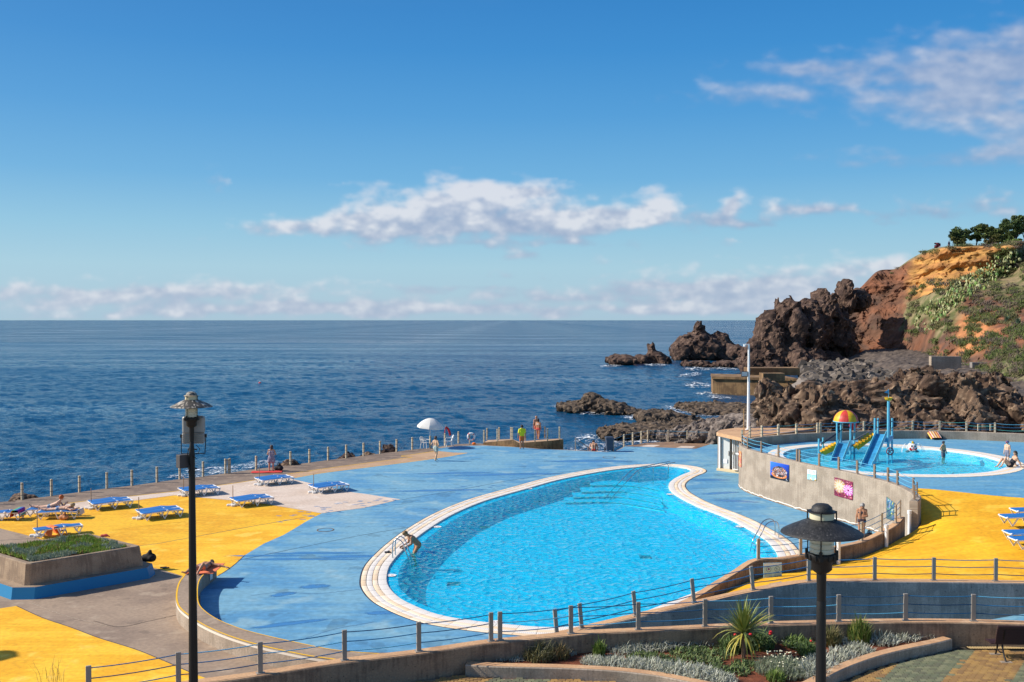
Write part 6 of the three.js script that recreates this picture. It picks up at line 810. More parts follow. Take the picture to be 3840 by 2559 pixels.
// o: pose (joints that differ), face (direction the face looks), skin, hair, hairLong, wear: list of [name, colour, bones(J) ], s (size), build
function person(label, pos, yaw, o) {
  const J = {}; for (const k in STAND) J[k] = V(...(o.pose?.[k] ?? STAND[k]));
  const f = V(...(o.face ?? [0, 0, 1])).normalize(), w = o.build ?? 1, t = thing('person', label, 'person', pos, yaw); t.scale.setScalar(o.s ?? 1);
  const side = J.shL.clone().sub(J.shR).normalize(), off = (p, s) => p.clone().addScaledVector(side, s);
  const bones = [[off(J.pelvis, 0.06), off(J.chest, 0.075), 0.1 * w, 0.1 * w], [off(J.pelvis, -0.06), off(J.chest, -0.075), 0.1 * w, 0.1 * w], [off(J.chest, 0.07), off(J.neck, 0.06), 0.1 * w, 0.06], [off(J.chest, -0.07), off(J.neck, -0.06), 0.1 * w, 0.06], [J.shL, J.shR, 0.058, 0.058], [J.hipL, J.hipR, 0.1 * w, 0.1 * w], [J.neck, J.head.clone().addScaledVector(J.head.clone().sub(J.neck), -0.2), 0.052, 0.05]];
  for (const s of ['L', 'R']) bones.push([J['sh' + s], J['el' + s], 0.05 * w, 0.04], [J['el' + s], J['wr' + s], 0.041, 0.027], [J['hip' + s], J['kn' + s], 0.086 * w, 0.056], [J['kn' + s], J['kn' + s].clone().lerp(J['an' + s], 0.35), 0.054, 0.054], [J['kn' + s].clone().lerp(J['an' + s], 0.35), J['an' + s], 0.054, 0.035], [J['an' + s], J['to' + s], 0.036, 0.024]);
  const skin = o.skin ?? [0.42, 0.2, 0.11], st = (x, y, z) => { const n = 1 + 0.12 * noise(x * 9, y * 9, z * 9); return skin.map((c) => c * n); };
  const geos = [capsGeo(bones, 0.035, 0.016, st)];
  // head with brow, nose, jaw and ears, in its own finer grid
  const up = J.head.clone().sub(J.neck).normalize(), rt = up.clone().cross(f).normalize(), fw = rt.clone().cross(up).normalize(), hp = (x, y, z) => J.head.clone().addScaledVector(rt, x).addScaledVector(up, y).addScaledVector(fw, z);
  const hb = [[hp(0, 0.035, -0.012), hp(0, 0.03, -0.01), 0.088, 0.088], [hp(0, -0.03, 0.02), hp(0, -0.055, 0.035), 0.062, 0.045], [hp(0, 0.0, 0.078), hp(0, -0.022, 0.094), 0.012, 0.016], [hp(-0.03, 0.022, 0.068), hp(0.03, 0.022, 0.068), 0.016, 0.016], [hp(0.076, -0.005, -0.005), hp(0.08, 0.015, -0.01), 0.016, 0.018], [hp(-0.076, -0.005, -0.005), hp(-0.08, 0.015, -0.01), 0.016, 0.018], [hp(0, -0.09, 0), J.neck, 0.05, 0.05]];
  const eyes = [hp(0.031, 0.004, 0.078), hp(-0.031, 0.004, 0.078)], mouth = hp(0, -0.05, 0.082);
  geos.push(capsGeo(hb, 0.022, 0.008, (x, y, z) => { const p = V(x, y, z); if (eyes.some((e) => e.distanceTo(p) < 0.013)) return [0.05, 0.03, 0.025]; if (Math.hypot(...p.clone().sub(mouth).toArray()) < 0.02) return [skin[0] * 0.8, skin[1] * 0.5, skin[2] * 0.5]; return st(x, y, z); }));
  // hands: palm, four unequal fingers, thumb from the side of the palm
  for (const s of ['L', 'R']) {
    const wr = J['wr' + s], d = wr.clone().sub(J['el' + s]).normalize(), hd = o.hand?.[s] ? V(...o.hand[s]).normalize() : d, sx = s === 'L' ? 1 : -1; let n = V(0, 0, 1).cross(hd); if (n.length() < 0.2) n = V(1, 0, 0).cross(hd); n.normalize().multiplyScalar(sx > 0 ? 1 : -1); const q = hd.clone().cross(n).normalize(), h = (a, b, c) => wr.clone().addScaledVector(hd, a).addScaledVector(q, b).addScaledVector(n, c);
    const fb = [[h(0.01, 0, 0), h(0.085, 0.014, 0), 0.026, 0.023], [h(0.02, 0, 0), h(0.085, -0.018, 0), 0.024, 0.02]]; [[-0.03, 0.06], [-0.01, 0.075], [0.011, 0.08], [0.031, 0.068]].forEach(([b, l]) => { const k1 = h(0.1, b, 0), k2 = h(0.1 + l * 0.55, b * 1.15, -0.012), k3 = h(0.1 + l * 0.9, b * 1.15, -0.038); fb.push([k1, k2, 0.0105, 0.0095], [k2, k3, 0.0095, 0.008]); }); fb.push([h(0.025, 0.028, 0), h(0.065, 0.06, -0.012), 0.014, 0.011], [h(0.065, 0.06, -0.012), h(0.095, 0.066, -0.03), 0.011, 0.009]);
    geos.push(capsGeo(fb, 0.008, 0.007, st));
  }
  mesh('body', geos, o.skinM ?? skinM, t);
  // hair as a shell over the back and top of the head
  if (o.hair) { const hl = o.hairLong ?? 0, hbones = [[hp(0, 0.045, -0.026), hp(0, 0.04, -0.02), 0.096, 0.096], [hp(0, 0.075, 0.01), hp(0, 0.07, 0.03), 0.07, 0.06], [hp(0.045, 0.01, -0.05), hp(-0.045, 0.01, -0.05), 0.06, 0.06]]; if (hl) hbones.push([hp(0.03, -0.02, -0.06), hp(0.04, -0.02 - hl, -0.07), 0.06, 0.035], [hp(-0.03, -0.02, -0.06), hp(-0.04, -0.02 - hl, -0.07), 0.06, 0.035], [hp(0.07, 0.02, -0.02), hp(0.075, -hl * 0.7, -0.02), 0.032, 0.022], [hp(-0.07, 0.02, -0.02), hp(-0.075, -hl * 0.7, -0.02), 0.032, 0.022]); if (o.hairBig) hbones.push([hp(0, 0.06, -0.03), hp(0, 0.05, -0.03), 0.108, 0.108]); const hg = capsGeo(hbones, 0.02, 0.009, (x, y, z) => { const n = 1 + 0.5 * noise(x * 40, y * 25, z * 40); return o.hair.map((c) => c * n); }); const hq = hg.attributes.position; for (let i = 0; i < hq.count; i++) { const n = 0.012 * noise(hq.getX(i) * 45, hq.getY(i) * 30, hq.getZ(i) * 45); hq.setXYZ(i, hq.getX(i) + n, hq.getY(i) + n, hq.getZ(i) + n); } mesh('hair', hg, hairM, t); }
  for (const [name, color, make, k, pattern] of o.wear ?? []) mesh(name, capsGeo(make(J, off), k ?? 0.03, 0.014, (x, y, z) => { if (!pattern) return color; const n = noise(x * 22, y * 22, z * 22 + 3); return n > 0.06 ? pattern : n < -0.22 ? pattern.map((c) => c * 0.35) : color; }), clothM, t);
  return t;
}
const skinM = std({ vertexColors: true, roughness: 0.55 }), hairM = std({ vertexColors: true, roughness: 0.7 }), clothM = std({ vertexColors: true, roughness: 0.85 });
const L2 = (a, b, t) => a.clone().lerp(b, t);
const briefs = (J, off) => [[J.hipL, J.hipR, 0.108, 0.108], [J.pelvis, L2(J.pelvis, J.chest, 0.12), 0.1, 0.1], [off(J.pelvis, 0.06), off(L2(J.pelvis, J.chest, 0.1), 0.06), 0.108, 0.108], [off(J.pelvis, -0.06), off(L2(J.pelvis, J.chest, 0.1), -0.06), 0.108, 0.108]];
const shorts = (len = 0.6) => (J, off) => [...briefs(J, off), [J.hipL, L2(J.hipL, J.knL, len), 0.1, 0.09], [J.hipR, L2(J.hipR, J.knR, len), 0.1, 0.09], [off(J.pelvis, 0.06), off(L2(J.pelvis, J.chest, 0.3), 0.06), 0.108, 0.108], [off(J.pelvis, -0.06), off(L2(J.pelvis, J.chest, 0.3), -0.06), 0.108, 0.108]];
const bra = (J, off) => [[off(L2(J.chest, J.neck, 0.02), 0.08), off(L2(J.chest, J.neck, 0.02), -0.08), 0.105, 0.105]];
const shirt = (J, off) => [[off(J.pelvis, 0.06), off(J.chest, 0.08), 0.12, 0.118], [off(J.pelvis, -0.06), off(J.chest, -0.08), 0.12, 0.118], [off(J.chest, 0.07), off(J.neck, 0.06), 0.115, 0.07], [off(J.chest, -0.07), off(J.neck, -0.06), 0.115, 0.07], [J.shL, J.shR, 0.074, 0.074], [J.shL, L2(J.shL, J.elL, 0.72), 0.072, 0.066], [J.shR, L2(J.shR, J.elR, 0.72), 0.072, 0.066]];
const dress = (J, off) => [[off(J.pelvis, 0.06), off(J.chest, 0.075), 0.118, 0.112], [off(J.pelvis, -0.06), off(J.chest, -0.075), 0.118, 0.112], [off(J.chest, 0.07), off(J.neck, 0.08), 0.11, 0.05], [off(J.chest, -0.07), off(J.neck, -0.08), 0.11, 0.05], [J.hipL, L2(J.hipL, J.knL, 0.55).add(V(0.02, 0, 0)), 0.13, 0.14], [J.hipR, L2(J.hipR, J.knR, 0.55).add(V(-0.02, 0, 0)), 0.13, 0.14], [J.pelvis, L2(J.knL, J.knR, 0.5).lerp(J.pelvis, 0.45), 0.13, 0.15]];
const onepiece = (J, off) => [...briefs(J, off), [off(J.pelvis, 0.06), off(J.chest, 0.07), 0.108, 0.106], [off(J.pelvis, -0.06), off(J.chest, -0.07), 0.108, 0.106], [off(J.chest, 0.06), off(J.neck, 0.09), 0.09, 0.03], [off(J.chest, -0.06), off(J.neck, -0.09), 0.09, 0.03]];
const PALE = [0.66, 0.39, 0.26], TANNED = [0.44, 0.2, 0.1], MID = [0.52, 0.27, 0.16];

// woman stepping out of the pool, bent over the ladder rails
{
  const p = G(1556, 2112, -0.5).setY(-0.72); // her feet stand on the ladder below the water
  person('woman in a patterned bikini climbing out on the pool ladder', p, -1.15, { build: 1.18, s: 1.03, skin: TANNED, hair: [0.24, 0.14, 0.06], face: [0, -0.55, 1], pose: { pelvis: [0, 0.98, -0.12], chest: [0, 1.22, 0.12], neck: [0, 1.34, 0.26], head: [0, 1.42, 0.39], shL: [0.17, 1.29, 0.2], elL: [0.2, 1.04, 0.22], wrL: [0.16, 0.93, 0.46], shR: [-0.17, 1.29, 0.2], elR: [-0.2, 1.04, 0.2], wrR: [-0.2, 0.92, 0.44], hipL: [0.085, 0.94, -0.12], knL: [0.09, 0.56, 0.1], anL: [0.09, 0.14, -0.02], toL: [0.1, 0.08, 0.14], hipR: [-0.085, 0.94, -0.12], knR: [-0.09, 0.55, 0.04], anR: [-0.09, 0.1, -0.08], toR: [-0.1, 0.05, 0.1] }, wear: [['bikini_bottom', [0.55, 0.4, 0.42], briefs, 0.03, [0.3, 0.05, 0.09]], ['bikini_top', [0.5, 0.42, 0.45], bra, 0.03, [0.12, 0.05, 0.1]]] });
  const s = thing('sandals', 'pair of dark sandals on the pool edge', 'sandals', G(1453, 2071, 0.03), 0.2); for (const k of [0, 1]) mesh('sandal', [box(0.25, 0.025, 0.09, 0, 0.012, k * 0.13, 0.01), tube([V(0.02, 0.02, k * 0.13 - 0.04), V(0.06, 0.06, k * 0.13), V(0.02, 0.02, k * 0.13 + 0.04)], 0.012, 8)], mat.dark, s);
}
person('woman in a dark bikini walking beside the low wall', G(3232, 2030), -0.35, { s: 0.97, skin: TANNED, hair: [0.3, 0.28, 0.26], hairLong: 0.1, face: [0.1, -0.5, 1], pose: { head: [0.02, 1.58, 0.06], wrL: [0.06, 1.12, 0.2], elL: [0.22, 1.14, 0.04], wrR: [-0.24, 0.88, 0.0], knL: [0.08, 0.5, 0.1], anL: [0.07, 0.09, 0.1], toL: [0.08, 0.03, 0.26] }, wear: [['bikini_bottom', [0.05, 0.03, 0.04], briefs], ['bikini_top', [0.04, 0.03, 0.035], bra]] });
person('woman in a short flowered dress standing by the sea railing', G(1018, 1769), Math.PI + 0.1, { s: 0.97, skin: MID, hair: [0.06, 0.035, 0.03], hairLong: 0.12, face: [0, -0.5, 1], pose: { head: [0, 1.58, 0.05], elL: [0.26, 1.13, 0.03], wrL: [0.14, 1.05, 0.2], elR: [-0.26, 1.13, 0.03], wrR: [-0.14, 1.05, 0.2], knL: [0.14, 0.49, 0.02], anL: [0.15, 0.08, -0.02], toL: [0.17, 0.03, 0.14] }, wear: [['dress', [0.6, 0.56, 0.6], dress, 0.05, [0.14, 0.09, 0.2]]] });
person('bather with a towel round the waist walking on the blue deck', G(1634, 1730), Math.PI - 0.5, { s: 0.98, skin: [0.56, 0.34, 0.2], hair: [0.07, 0.04, 0.03], hairLong: 0.05, face: [-0.2, -0.1, 1], pose: { elL: [0.3, 1.16, -0.1], wrL: [0.16, 0.96, -0.02], elR: [-0.3, 1.16, -0.1], wrR: [-0.17, 0.96, 0], knL: [0.09, 0.52, 0.16], anL: [0.09, 0.1, 0.2], toL: [0.1, 0.05, 0.36], knR: [-0.09, 0.49, -0.02], anR: [-0.09, 0.12, -0.24], toR: [-0.1, 0.03, -0.1] }, wear: [['towel', [0.62, 0.64, 0.52], (J, off) => [...shorts(0.45)(J, off), [J.hipL, L2(J.hipR, J.knR, 0.3), 0.12, 0.11]], 0.05, [0.34, 0.42, 0.4]]] });
person('lifeguard in a yellow shirt and orange shorts', G(1957, 1685), Math.PI + 0.25, { s: 1.04, skin: TANNED, hair: [0.03, 0.022, 0.02], pose: { elL: [0.26, 1.13, -0.03], elR: [-0.26, 1.13, -0.03], wrL: [0.27, 0.9, 0.04], wrR: [-0.27, 0.9, 0.04], knR: [-0.09, 0.49, 0.06] }, wear: [['shirt', [0.8, 0.76, 0.02], shirt], ['shorts', [0.74, 0.16, 0.025], shorts(0.62)]] });
{
  const p = D(2018, 1650, 76.4), q = D(2012, 1649, 76.9); person('dark haired woman in a red and white bikini on the pier', V(p.x, p.y - 0.02, p.z), Math.PI - 0.4, { s: 0.95, skin: TANNED, hair: [0.02, 0.015, 0.015], hairLong: 0.06, pose: { knL: [0.1, 0.49, 0.12], anL: [0.1, 0.09, 0.1], toL: [0.1, 0.03, 0.26], anR: [-0.1, 0.12, -0.16], knR: [-0.1, 0.5, 0] }, wear: [['bikini_bottom', [0.6, 0.09, 0.07], briefs], ['bikini_top', [0.6, 0.58, 0.56], bra]] });
  person('bald tanned man behind the woman on the pier', V(q.x, q.y, q.z - 0.4), Math.PI + 0.3, { s: 1.05, skin: [0.42, 0.2, 0.11], wear: [['shorts', [0.5, 0.1, 0.08], shorts(0.3)]] });
}
person('man in red shorts going down the sea steps', G(2229, 1692).add(V(0, -1.0, -0.5)), Math.PI, { s: 1.04, skin: [0.52, 0.28, 0.17], hair: [0.05, 0.03, 0.025], face: [0, -0.8, 1], build: 1.12, pose: { chest: [0, 1.27, 0.1], neck: [0, 1.42, 0.18], head: [0, 1.5, 0.3], shL: [0.2, 1.38, 0.14], shR: [-0.2, 1.38, 0.14], elL: [0.3, 1.12, 0.1], elR: [-0.3, 1.12, 0.1], wrL: [0.28, 0.94, 0.2], wrR: [-0.28, 0.94, 0.2] }, wear: [['shorts', [0.62, 0.02, 0.03], shorts(0.5)]] });
person('small boy with dark cap standing in the paddling pool', G(3538, 1741, TOD - 0.45), 0.5, { s: 0.74, skin: [0.5, 0.28, 0.15], hair: [0.03, 0.025, 0.04], face: [0.7, 0, 1], pose: { elR: [-0.3, 1.14, -0.06], wrR: [-0.2, 0.98, 0.12], elL: [0.22, 1.12, 0.02], wrL: [0.2, 0.9, 0.12] }, wear: [['swim_shorts', [0.12, 0.11, 0.14], shorts(0.7)]] });
{
  const c = G(3798, 1749, TOD + 0.02); person('child in a blue and red sun cap beside the seated woman', c.clone().add(V(0, 0, -0.55)), -1.0, { s: 0.72, skin: [0.66, 0.42, 0.28], hair: [0.08, 0.12, 0.34], wear: [['swim_shorts', [0.2, 0.2, 0.26], shorts(0.6)], ['cap_peak', [0.5, 0.07, 0.12], (J) => [[J.head.clone().add(V(0, 0.05, 0.06)), J.head.clone().add(V(0, 0.03, 0.17)), 0.05, 0.035]]]] });
  person('seated woman in a black swimsuit on the paddling pool edge', G(3786, 1752, TOD + 0.02), -1.5, { s: 0.98, skin: [0.55, 0.32, 0.2], hair: [0.05, 0.045, 0.04], hairLong: 0.16, face: [0.3, -0.1, 1], pose: { pelvis: [0, 0.1, -0.05], chest: [0, 0.38, -0.26], neck: [0, 0.55, -0.32], head: [0, 0.71, -0.31], shL: [0.17, 0.49, -0.31], elL: [0.22, 0.24, -0.44], wrL: [0.24, 0.05, -0.5], shR: [-0.17, 0.49, -0.31], elR: [-0.22, 0.24, -0.44], wrR: [-0.24, 0.05, -0.5], hipL: [0.085, 0.1, 0], knL: [0.1, 0.44, 0.28], anL: [0.1, 0.06, 0.5], toL: [0.11, 0.0, 0.64], hipR: [-0.085, 0.1, 0], knR: [-0.08, 0.42, 0.34], anR: [-0.08, 0.05, 0.6], toR: [-0.08, 0.0, 0.74] }, hand: { L: [0.3, -0.3, -1], R: [-0.3, -0.3, -1] }, wear: [['swimsuit', [0.012, 0.012, 0.018], onepiece]] });
}
// sunbathers lie along their loungers, feet to the left
const PRONE = { pelvis: [0, 0.1, 0], chest: [0.0, 0.13, 0.36], neck: [0, 0.18, 0.53], head: [0, 0.26, 0.66], shL: [0.17, 0.14, 0.46], shR: [-0.17, 0.14, 0.46], elL: [0.26, 0.08, 0.68], wrL: [0.1, 0.1, 0.86], elR: [-0.26, 0.08, 0.68], wrR: [-0.1, 0.1, 0.86], hipL: [0.085, 0.09, -0.03], knL: [0.1, 0.06, -0.45], anL: [0.12, 0.12, -0.86], toL: [0.12, 0.03, -0.98], hipR: [-0.085, 0.09, -0.03], knR: [-0.1, 0.06, -0.45], anR: [-0.11, 0.14, -0.86], toR: [-0.11, 0.24, -0.96] };
{
  const y = 0.39, n = G(151, 1951), a1 = V(Math.cos(0.1), 0, -Math.sin(0.1)), z1 = V(Math.sin(0.1), 0, Math.cos(0.1)), at0 = n.clone().addScaledVector(a1, 0.72).addScaledVector(z1, -0.31), f2 = G(112, 1941).addScaledVector(a1, 0.82).addScaledVector(z1, -0.31);
  person('sunbather lying face down on the near lounger', at0.setY(y - 0.02), Math.PI / 2 + 0.1, { s: 0.98, skin: PALE, hair: [0.3, 0.22, 0.12], face: [1, 0.1, 0.2], pose: PRONE, wear: [['bikini_bottom', [0.5, 0.55, 0.6], briefs, 0.03, [0.08, 0.14, 0.3]]] });
  person('red haired sunbather propped on elbows on the far lounger', f2.setY(y - 0.02), Math.PI / 2 + 0.1, { s: 0.98, skin: PALE, hair: [0.4, 0.1, 0.02], hairBig: true, face: [0, 0, 1], pose: { ...PRONE, chest: [0, 0.22, 0.33], neck: [0, 0.36, 0.47], head: [0, 0.5, 0.55], shL: [0.17, 0.3, 0.42], shR: [-0.17, 0.3, 0.42], elL: [0.2, 0.07, 0.58], wrL: [0.08, 0.2, 0.74], elR: [-0.2, 0.07, 0.58], wrR: [-0.08, 0.2, 0.74] }, wear: [['swim_briefs', [0.5, 0.55, 0.6], briefs, 0.03, [0.03, 0.2, 0.34]]] });
  const cloth = (name, label, cat, pos, yaw, geo, m, grp) => { const t = thing(name, label, cat, pos, yaw, grp); mesh('cloth', geo, m, t); return t; };
  const drape = (w, l, d1, d2, seed) => { const lines = []; for (let j = 0; j <= 10; j++) { const L = []; for (let i = 0; i <= 12; i++) { const x = (i / 12 - 0.5) * l, zz = (j / 10 - 0.5) * w, e = Math.max(0, Math.abs(x) - l / 2 + d1); L.push(V(x - Math.sign(x) * e * 0.8, 0.02 - e * d2 + 0.02 * noise(x * 9 + seed, zz * 9), zz + 0.02 * noise(x * 7, zz * 7 + seed))); } lines.push(L); } return loft(lines); };
  const rainbow = std({ map: canvasTex(256, 64, (c, w, h) => { ['#c02a3a', '#e07a20', '#e8c040', '#48a860', '#2a78b0', '#7a3aa0', '#d03a70', '#38b0a0', '#e09030', '#b02030'].forEach((k, i) => { c.fillStyle = k; c.fillRect(i * w / 10, 0, w / 10 + 1, h); }); }), roughness: 0.95 }); const rg = drape(0.9, 1.1, 0.4, 0.9, 3), ru = rg.attributes.uv; for (let i = 0; i < ru.count; i++) ru.setXY(i, ru.getX(i) / 1.2, ru.getY(i) / 1.0);
  cloth('towel', 'rainbow striped towel hanging over the lounger at the left edge', 'towel', G(-62, 1956).addScaledVector(a1, 1.45).addScaledVector(z1, -0.31).setY(0.5), 0.1, rg, rainbow);
  cloth('towel', 'pale towel folded over the head of the near lounger', 'towel', at0.clone().addScaledVector(a1, 1.02).setY(0.42), 0.1, drape(0.62, 0.7, 0.3, 0.8, 5), std({ color: lin(214, 200, 190), roughness: 1 }));
  cloth('towel', 'orange towel hanging beside the single lounger', 'towel', G(196, 2010).setY(0.42), 0.9, drape(0.7, 1.15, 0.45, 0.85, 8), std({ color: lin(244, 130, 72), roughness: 1 }));
  cloth('towel', 'crumpled pink and white cloth beside the orange towel', 'towel', G(236, 2004).setY(0.16), 0.4, drape(0.6, 0.8, 0.3, 0.5, 11), std({ map: canvasTex(128, 128, (c, w, h) => { c.fillStyle = '#e8d8cc'; c.fillRect(0, 0, w, h); for (let i = 0; i < 30; i++) { c.fillStyle = ['#d0405a', '#e8a040', '#c87080', '#f0e8e0'][i % 4]; c.fillRect(pr() * w, pr() * h, 18, 14); } }), roughness: 1 }));
  cloth('towel', 'red towel laid out beside the sea railing', 'towel', G(1000, 1772).setY(0.02), 0.12, drape(0.8, 1.9, 0.0, 0, 2), std({ color: lin(206, 60, 52), roughness: 1 }));
  const bag = (label, p, c, s = 1) => { const t = thing('beach_bag', label, 'bag', p); mesh('bag_body', capsGeo([[V(-0.1, 0.11, 0), V(0.1, 0.12, 0), 0.11, 0.12], [V(0, 0.14, 0), V(0.05, 0.3, 0), 0.1, 0.05], [V(0.06, 0.1, 0.05), V(0.08, 0.12, 0.1), 0.07, 0.05]], 0.05, 0.02, (x, y, z) => { const n = 1 + 0.6 * noise(x * 12, y * 12, z * 12); return c.map((k) => k * n); }), clothM, t); mesh('strap', tube([V(-0.06, 0.22, 0.06), V(-0.02, 0.36, 0.07), V(0.08, 0.36, 0.06), V(0.12, 0.2, 0.08)], 0.012, 14), mat.dark, t); t.scale.setScalar(s); return t; };
  bag('tan and red beach bag beside the near lounger', G(238, 1951), [0.5, 0.22, 0.1], 1.1); bag('black diving bag beside the red towel', G(1044, 1766), [0.02, 0.02, 0.022], 1.4); bag('large black bag behind the planter corner', G(556, 2108, 0.3), [0.012, 0.01, 0.01], 1.35).children[1].removeFromParent(); bag('black bag on the deck behind the low wall', G(3256, 2022), [0.015, 0.015, 0.02], 1.1);
  const par = thing('towel_heap', 'striped towel and black gear heaped against the parapet', 'towel', G(3500, 1647, TOD)); const stripe = std({ map: scaled(canvasTex(64, 64, (c) => ['#e8c060', '#c84a4a', '#f0e4c8', '#d88a40', '#e8d8a0', '#b03848'].forEach((k, i) => { c.fillStyle = k; c.fillRect(i * 11, 0, 11, 64); })), 0.5), roughness: 1 }); stripe.map.wrapS = stripe.map.wrapT = THREE.RepeatWrapping; mesh('striped_cloth', drape(0.7, 1.1, 0.25, 0.5, 9).rotateX(0.5).translate(0, 0.3, 0.3), stripe, par); mesh('bundle', capsGeo([[V(-0.3, 0.14, 0), V(0.3, 0.14, 0), 0.14, 0.18], [V(0.3, 0.14, 0.1), V(0.5, 0.1, 0.1), 0.16, 0.1]], 0.05, 0.025, () => [0.02, 0.02, 0.025]), clothM, par);
  const cl = thing('red_cloth', 'small red cloth on the planter rim', 'cloth', G(395, 2014, 1.15)); mesh('cloth', capsGeo([[V(-0.15, 0.04, 0), V(0.05, 0.05, 0), 0.05, 0.05], [V(0, 0.08, 0), V(0.18, 0.02, 0.05), 0.04, 0.02]], 0.03, 0.014, () => [0.5, 0.06, 0.05]), clothM, cl);
  const sn = thing('sandals', 'pair of grey sandals on the yellow deck by the planter', 'sandals', G(612, 2130, 0.01), 0.4); for (const k of [0, 1]) mesh('sandal', box(0.25, 0.03, 0.09, k * 0.08, 0.015, k * 0.12, 0.01), mat.dark, sn);
}
{ // sunbather on the seat wall, arms stretched out
  const p = G(752, 2141, 0.54); person('sunbather on the seat wall with arms spread wide', V(p.x, 0.52, p.z), -0.12, { skin: [0.46, 0.22, 0.12], hair: [0.1, 0.07, 0.05], face: [0, 1, 0.3], pose: { pelvis: [0, 0.1, -0.15], chest: [0, 0.12, -0.5], neck: [0.02, 0.12, -0.68], head: [0.03, 0.12, -0.83], shL: [0.17, 0.11, -0.62], elL: [0.45, 0.07, -0.6], wrL: [0.7, 0.03, -0.58], shR: [-0.17, 0.11, -0.62], elR: [-0.44, 0.05, -0.5], wrR: [-0.66, -0.08, -0.36], hipL: [0.085, 0.1, -0.12], knL: [0.18, 0.3, 0.2], anL: [0.08, 0.06, 0.42], toL: [0.12, 0.03, 0.56], hipR: [-0.085, 0.1, -0.12], knR: [-0.3, 0.12, 0.16], anR: [-0.34, 0.06, 0.5], toR: [-0.46, 0.1, 0.56] }, wear: [['bikini_bottom', [0.5, 0.46, 0.42], briefs, 0.03, [0.25, 0.2, 0.2]], ['bikini_top', [0.03, 0.035, 0.03], bra]] });
  const t = thing('towel', 'orange towel under the sunbather on the seat wall', 'towel', V(p.x + 0.08, 0.525, p.z - 0.35)); mesh('cloth', new THREE.BoxGeometry(0.95, 0.02, 1.5, 8, 1, 8), std({ color: lin(226, 120, 80), roughness: 1 }), t);
}
// ================= FOREGROUND BED, PAVING, BENCH =================
const curbPx = [[1745, 2494], [1810, 2499], [1920, 2503], [2100, 2507], [2300, 2517], [2460, 2535], [2600, 2562], [2760, 2592], [2900, 2600], [3020, 2580], [3100, 2543], [3170, 2508], [3288, 2465], [3400, 2436], [3517, 2412], [3572, 2398]];
const curbLine = smooth(GP(curbPx, 0.5), 70);
{
  const mid = offsetLine(curbLine, -0.16), kerb = single('planting_kerb', wallGeo(mid, 0.32, () => TER - 0.1), mat.wall, 'curved concrete kerb round the foreground flower bed', 'kerb');
  mesh('kerb_top', loft([offsetLine(mid, -0.13), offsetLine(mid, 0.13)].map((L) => L.map((p) => V(p.x, p.y + 0.004, p.z))), (p) => [p.x, p.z]), mat.wallTop, kerb);
  const inside = [...offsetLine(curbLine, -0.25), ...frontWall.filter((p) => { const u = W / 2 + F * p.x / -p.z; return u > 1745 && u < 3570; }).map((p) => V(p.x, 0, p.z)).reverse()];
  const soil = groundTex([136, 74, 44], [108, 56, 34], [156, 94, 60], 51, 0.1, 0.2); struct('flower_bed_soil', sheetGeo(inside, 0.4), std({ map: scaled(soil, 3), roughness: 1, bumpMap: scaled(grain, 0.5), bumpScale: 0.05 }), 'red brown soil of the flower bed');
}
const bedY = 0.4, bed = (u, v) => G(u, v, bedY);
// blades: a tuft of bent leaves, one mesh
function tuft(n, r, h, w, droop, seed, colors) {
  const q = rngOf(seed), pos = [], col = [], idx = [], nrm = [];
  for (let i = 0; i < n; i++) {
    const a = q() * 6.283, rad = Math.sqrt(q()) * r, x = Math.cos(a) * rad, z = Math.sin(a) * rad, b = q() * 6.283, tilt = (0.25 + q() * 0.9) * droop, l = h * (0.6 + 0.6 * q()) * (1 - 0.35 * rad / r), c = colors[Math.floor(q() * colors.length)], k = 0.75 + 0.5 * q(), dx = Math.cos(b), dz = Math.sin(b), px = -dz * w, pz3 = dx * w, y0 = 0.5 * h * (1 - (rad / r) ** 2) * q() * 0.8, i0 = pos.length / 3;
    for (let s = 0; s <= 2; s++) { const f = s / 2, th = tilt * f, ox = dx * l * Math.sin(th) * f, oy = l * Math.cos(th) * f, ww = s === 2 ? 0.15 : 1 - f * 0.3; for (const e of [-1, 1]) { pos.push(x + ox + px * ww * e, y0 + oy, z + dx * 0 + dz * l * Math.sin(th) * f + pz3 * ww * e); nrm.push(dx * 0.3, 0.85, dz * 0.3); col.push(c[0] * k, c[1] * k, c[2] * k); } }
    idx.push(i0, i0 + 1, i0 + 2, i0 + 1, i0 + 3, i0 + 2, i0 + 2, i0 + 3, i0 + 4, i0 + 3, i0 + 5, i0 + 4);
  }
  const g = new THREE.BufferGeometry(); g.setAttribute('position', new THREE.Float32BufferAttribute(pos, 3)); g.setAttribute('color', new THREE.Float32BufferAttribute(col, 3)); g.setIndex(idx); g.computeVertexNormals(); void nrm; return g;
}
const leafM = new THREE.MeshPhysicalMaterial({ vertexColors: true, roughness: 0.8, side: THREE.DoubleSide, transmission: 0.25, thickness: 0 });
const SILVER = [[0.44, 0.45, 0.35], [0.56, 0.56, 0.46], [0.34, 0.36, 0.26]], GREEN = [[0.1, 0.17, 0.035], [0.16, 0.23, 0.05], [0.07, 0.12, 0.025]], LIME = [[0.16, 0.23, 0.03], [0.12, 0.2, 0.02]], OLIVE = [[0.13, 0.13, 0.04], [0.18, 0.16, 0.05]];
function plant(name, label, u, v, geo, s = 1, group, y = bedY) { const p = G(u, v, y), t = thing(name, label, 'plant', p, u % 6, group); mesh('foliage', geo, leafM, t); t.scale.setScalar(s); return t; }
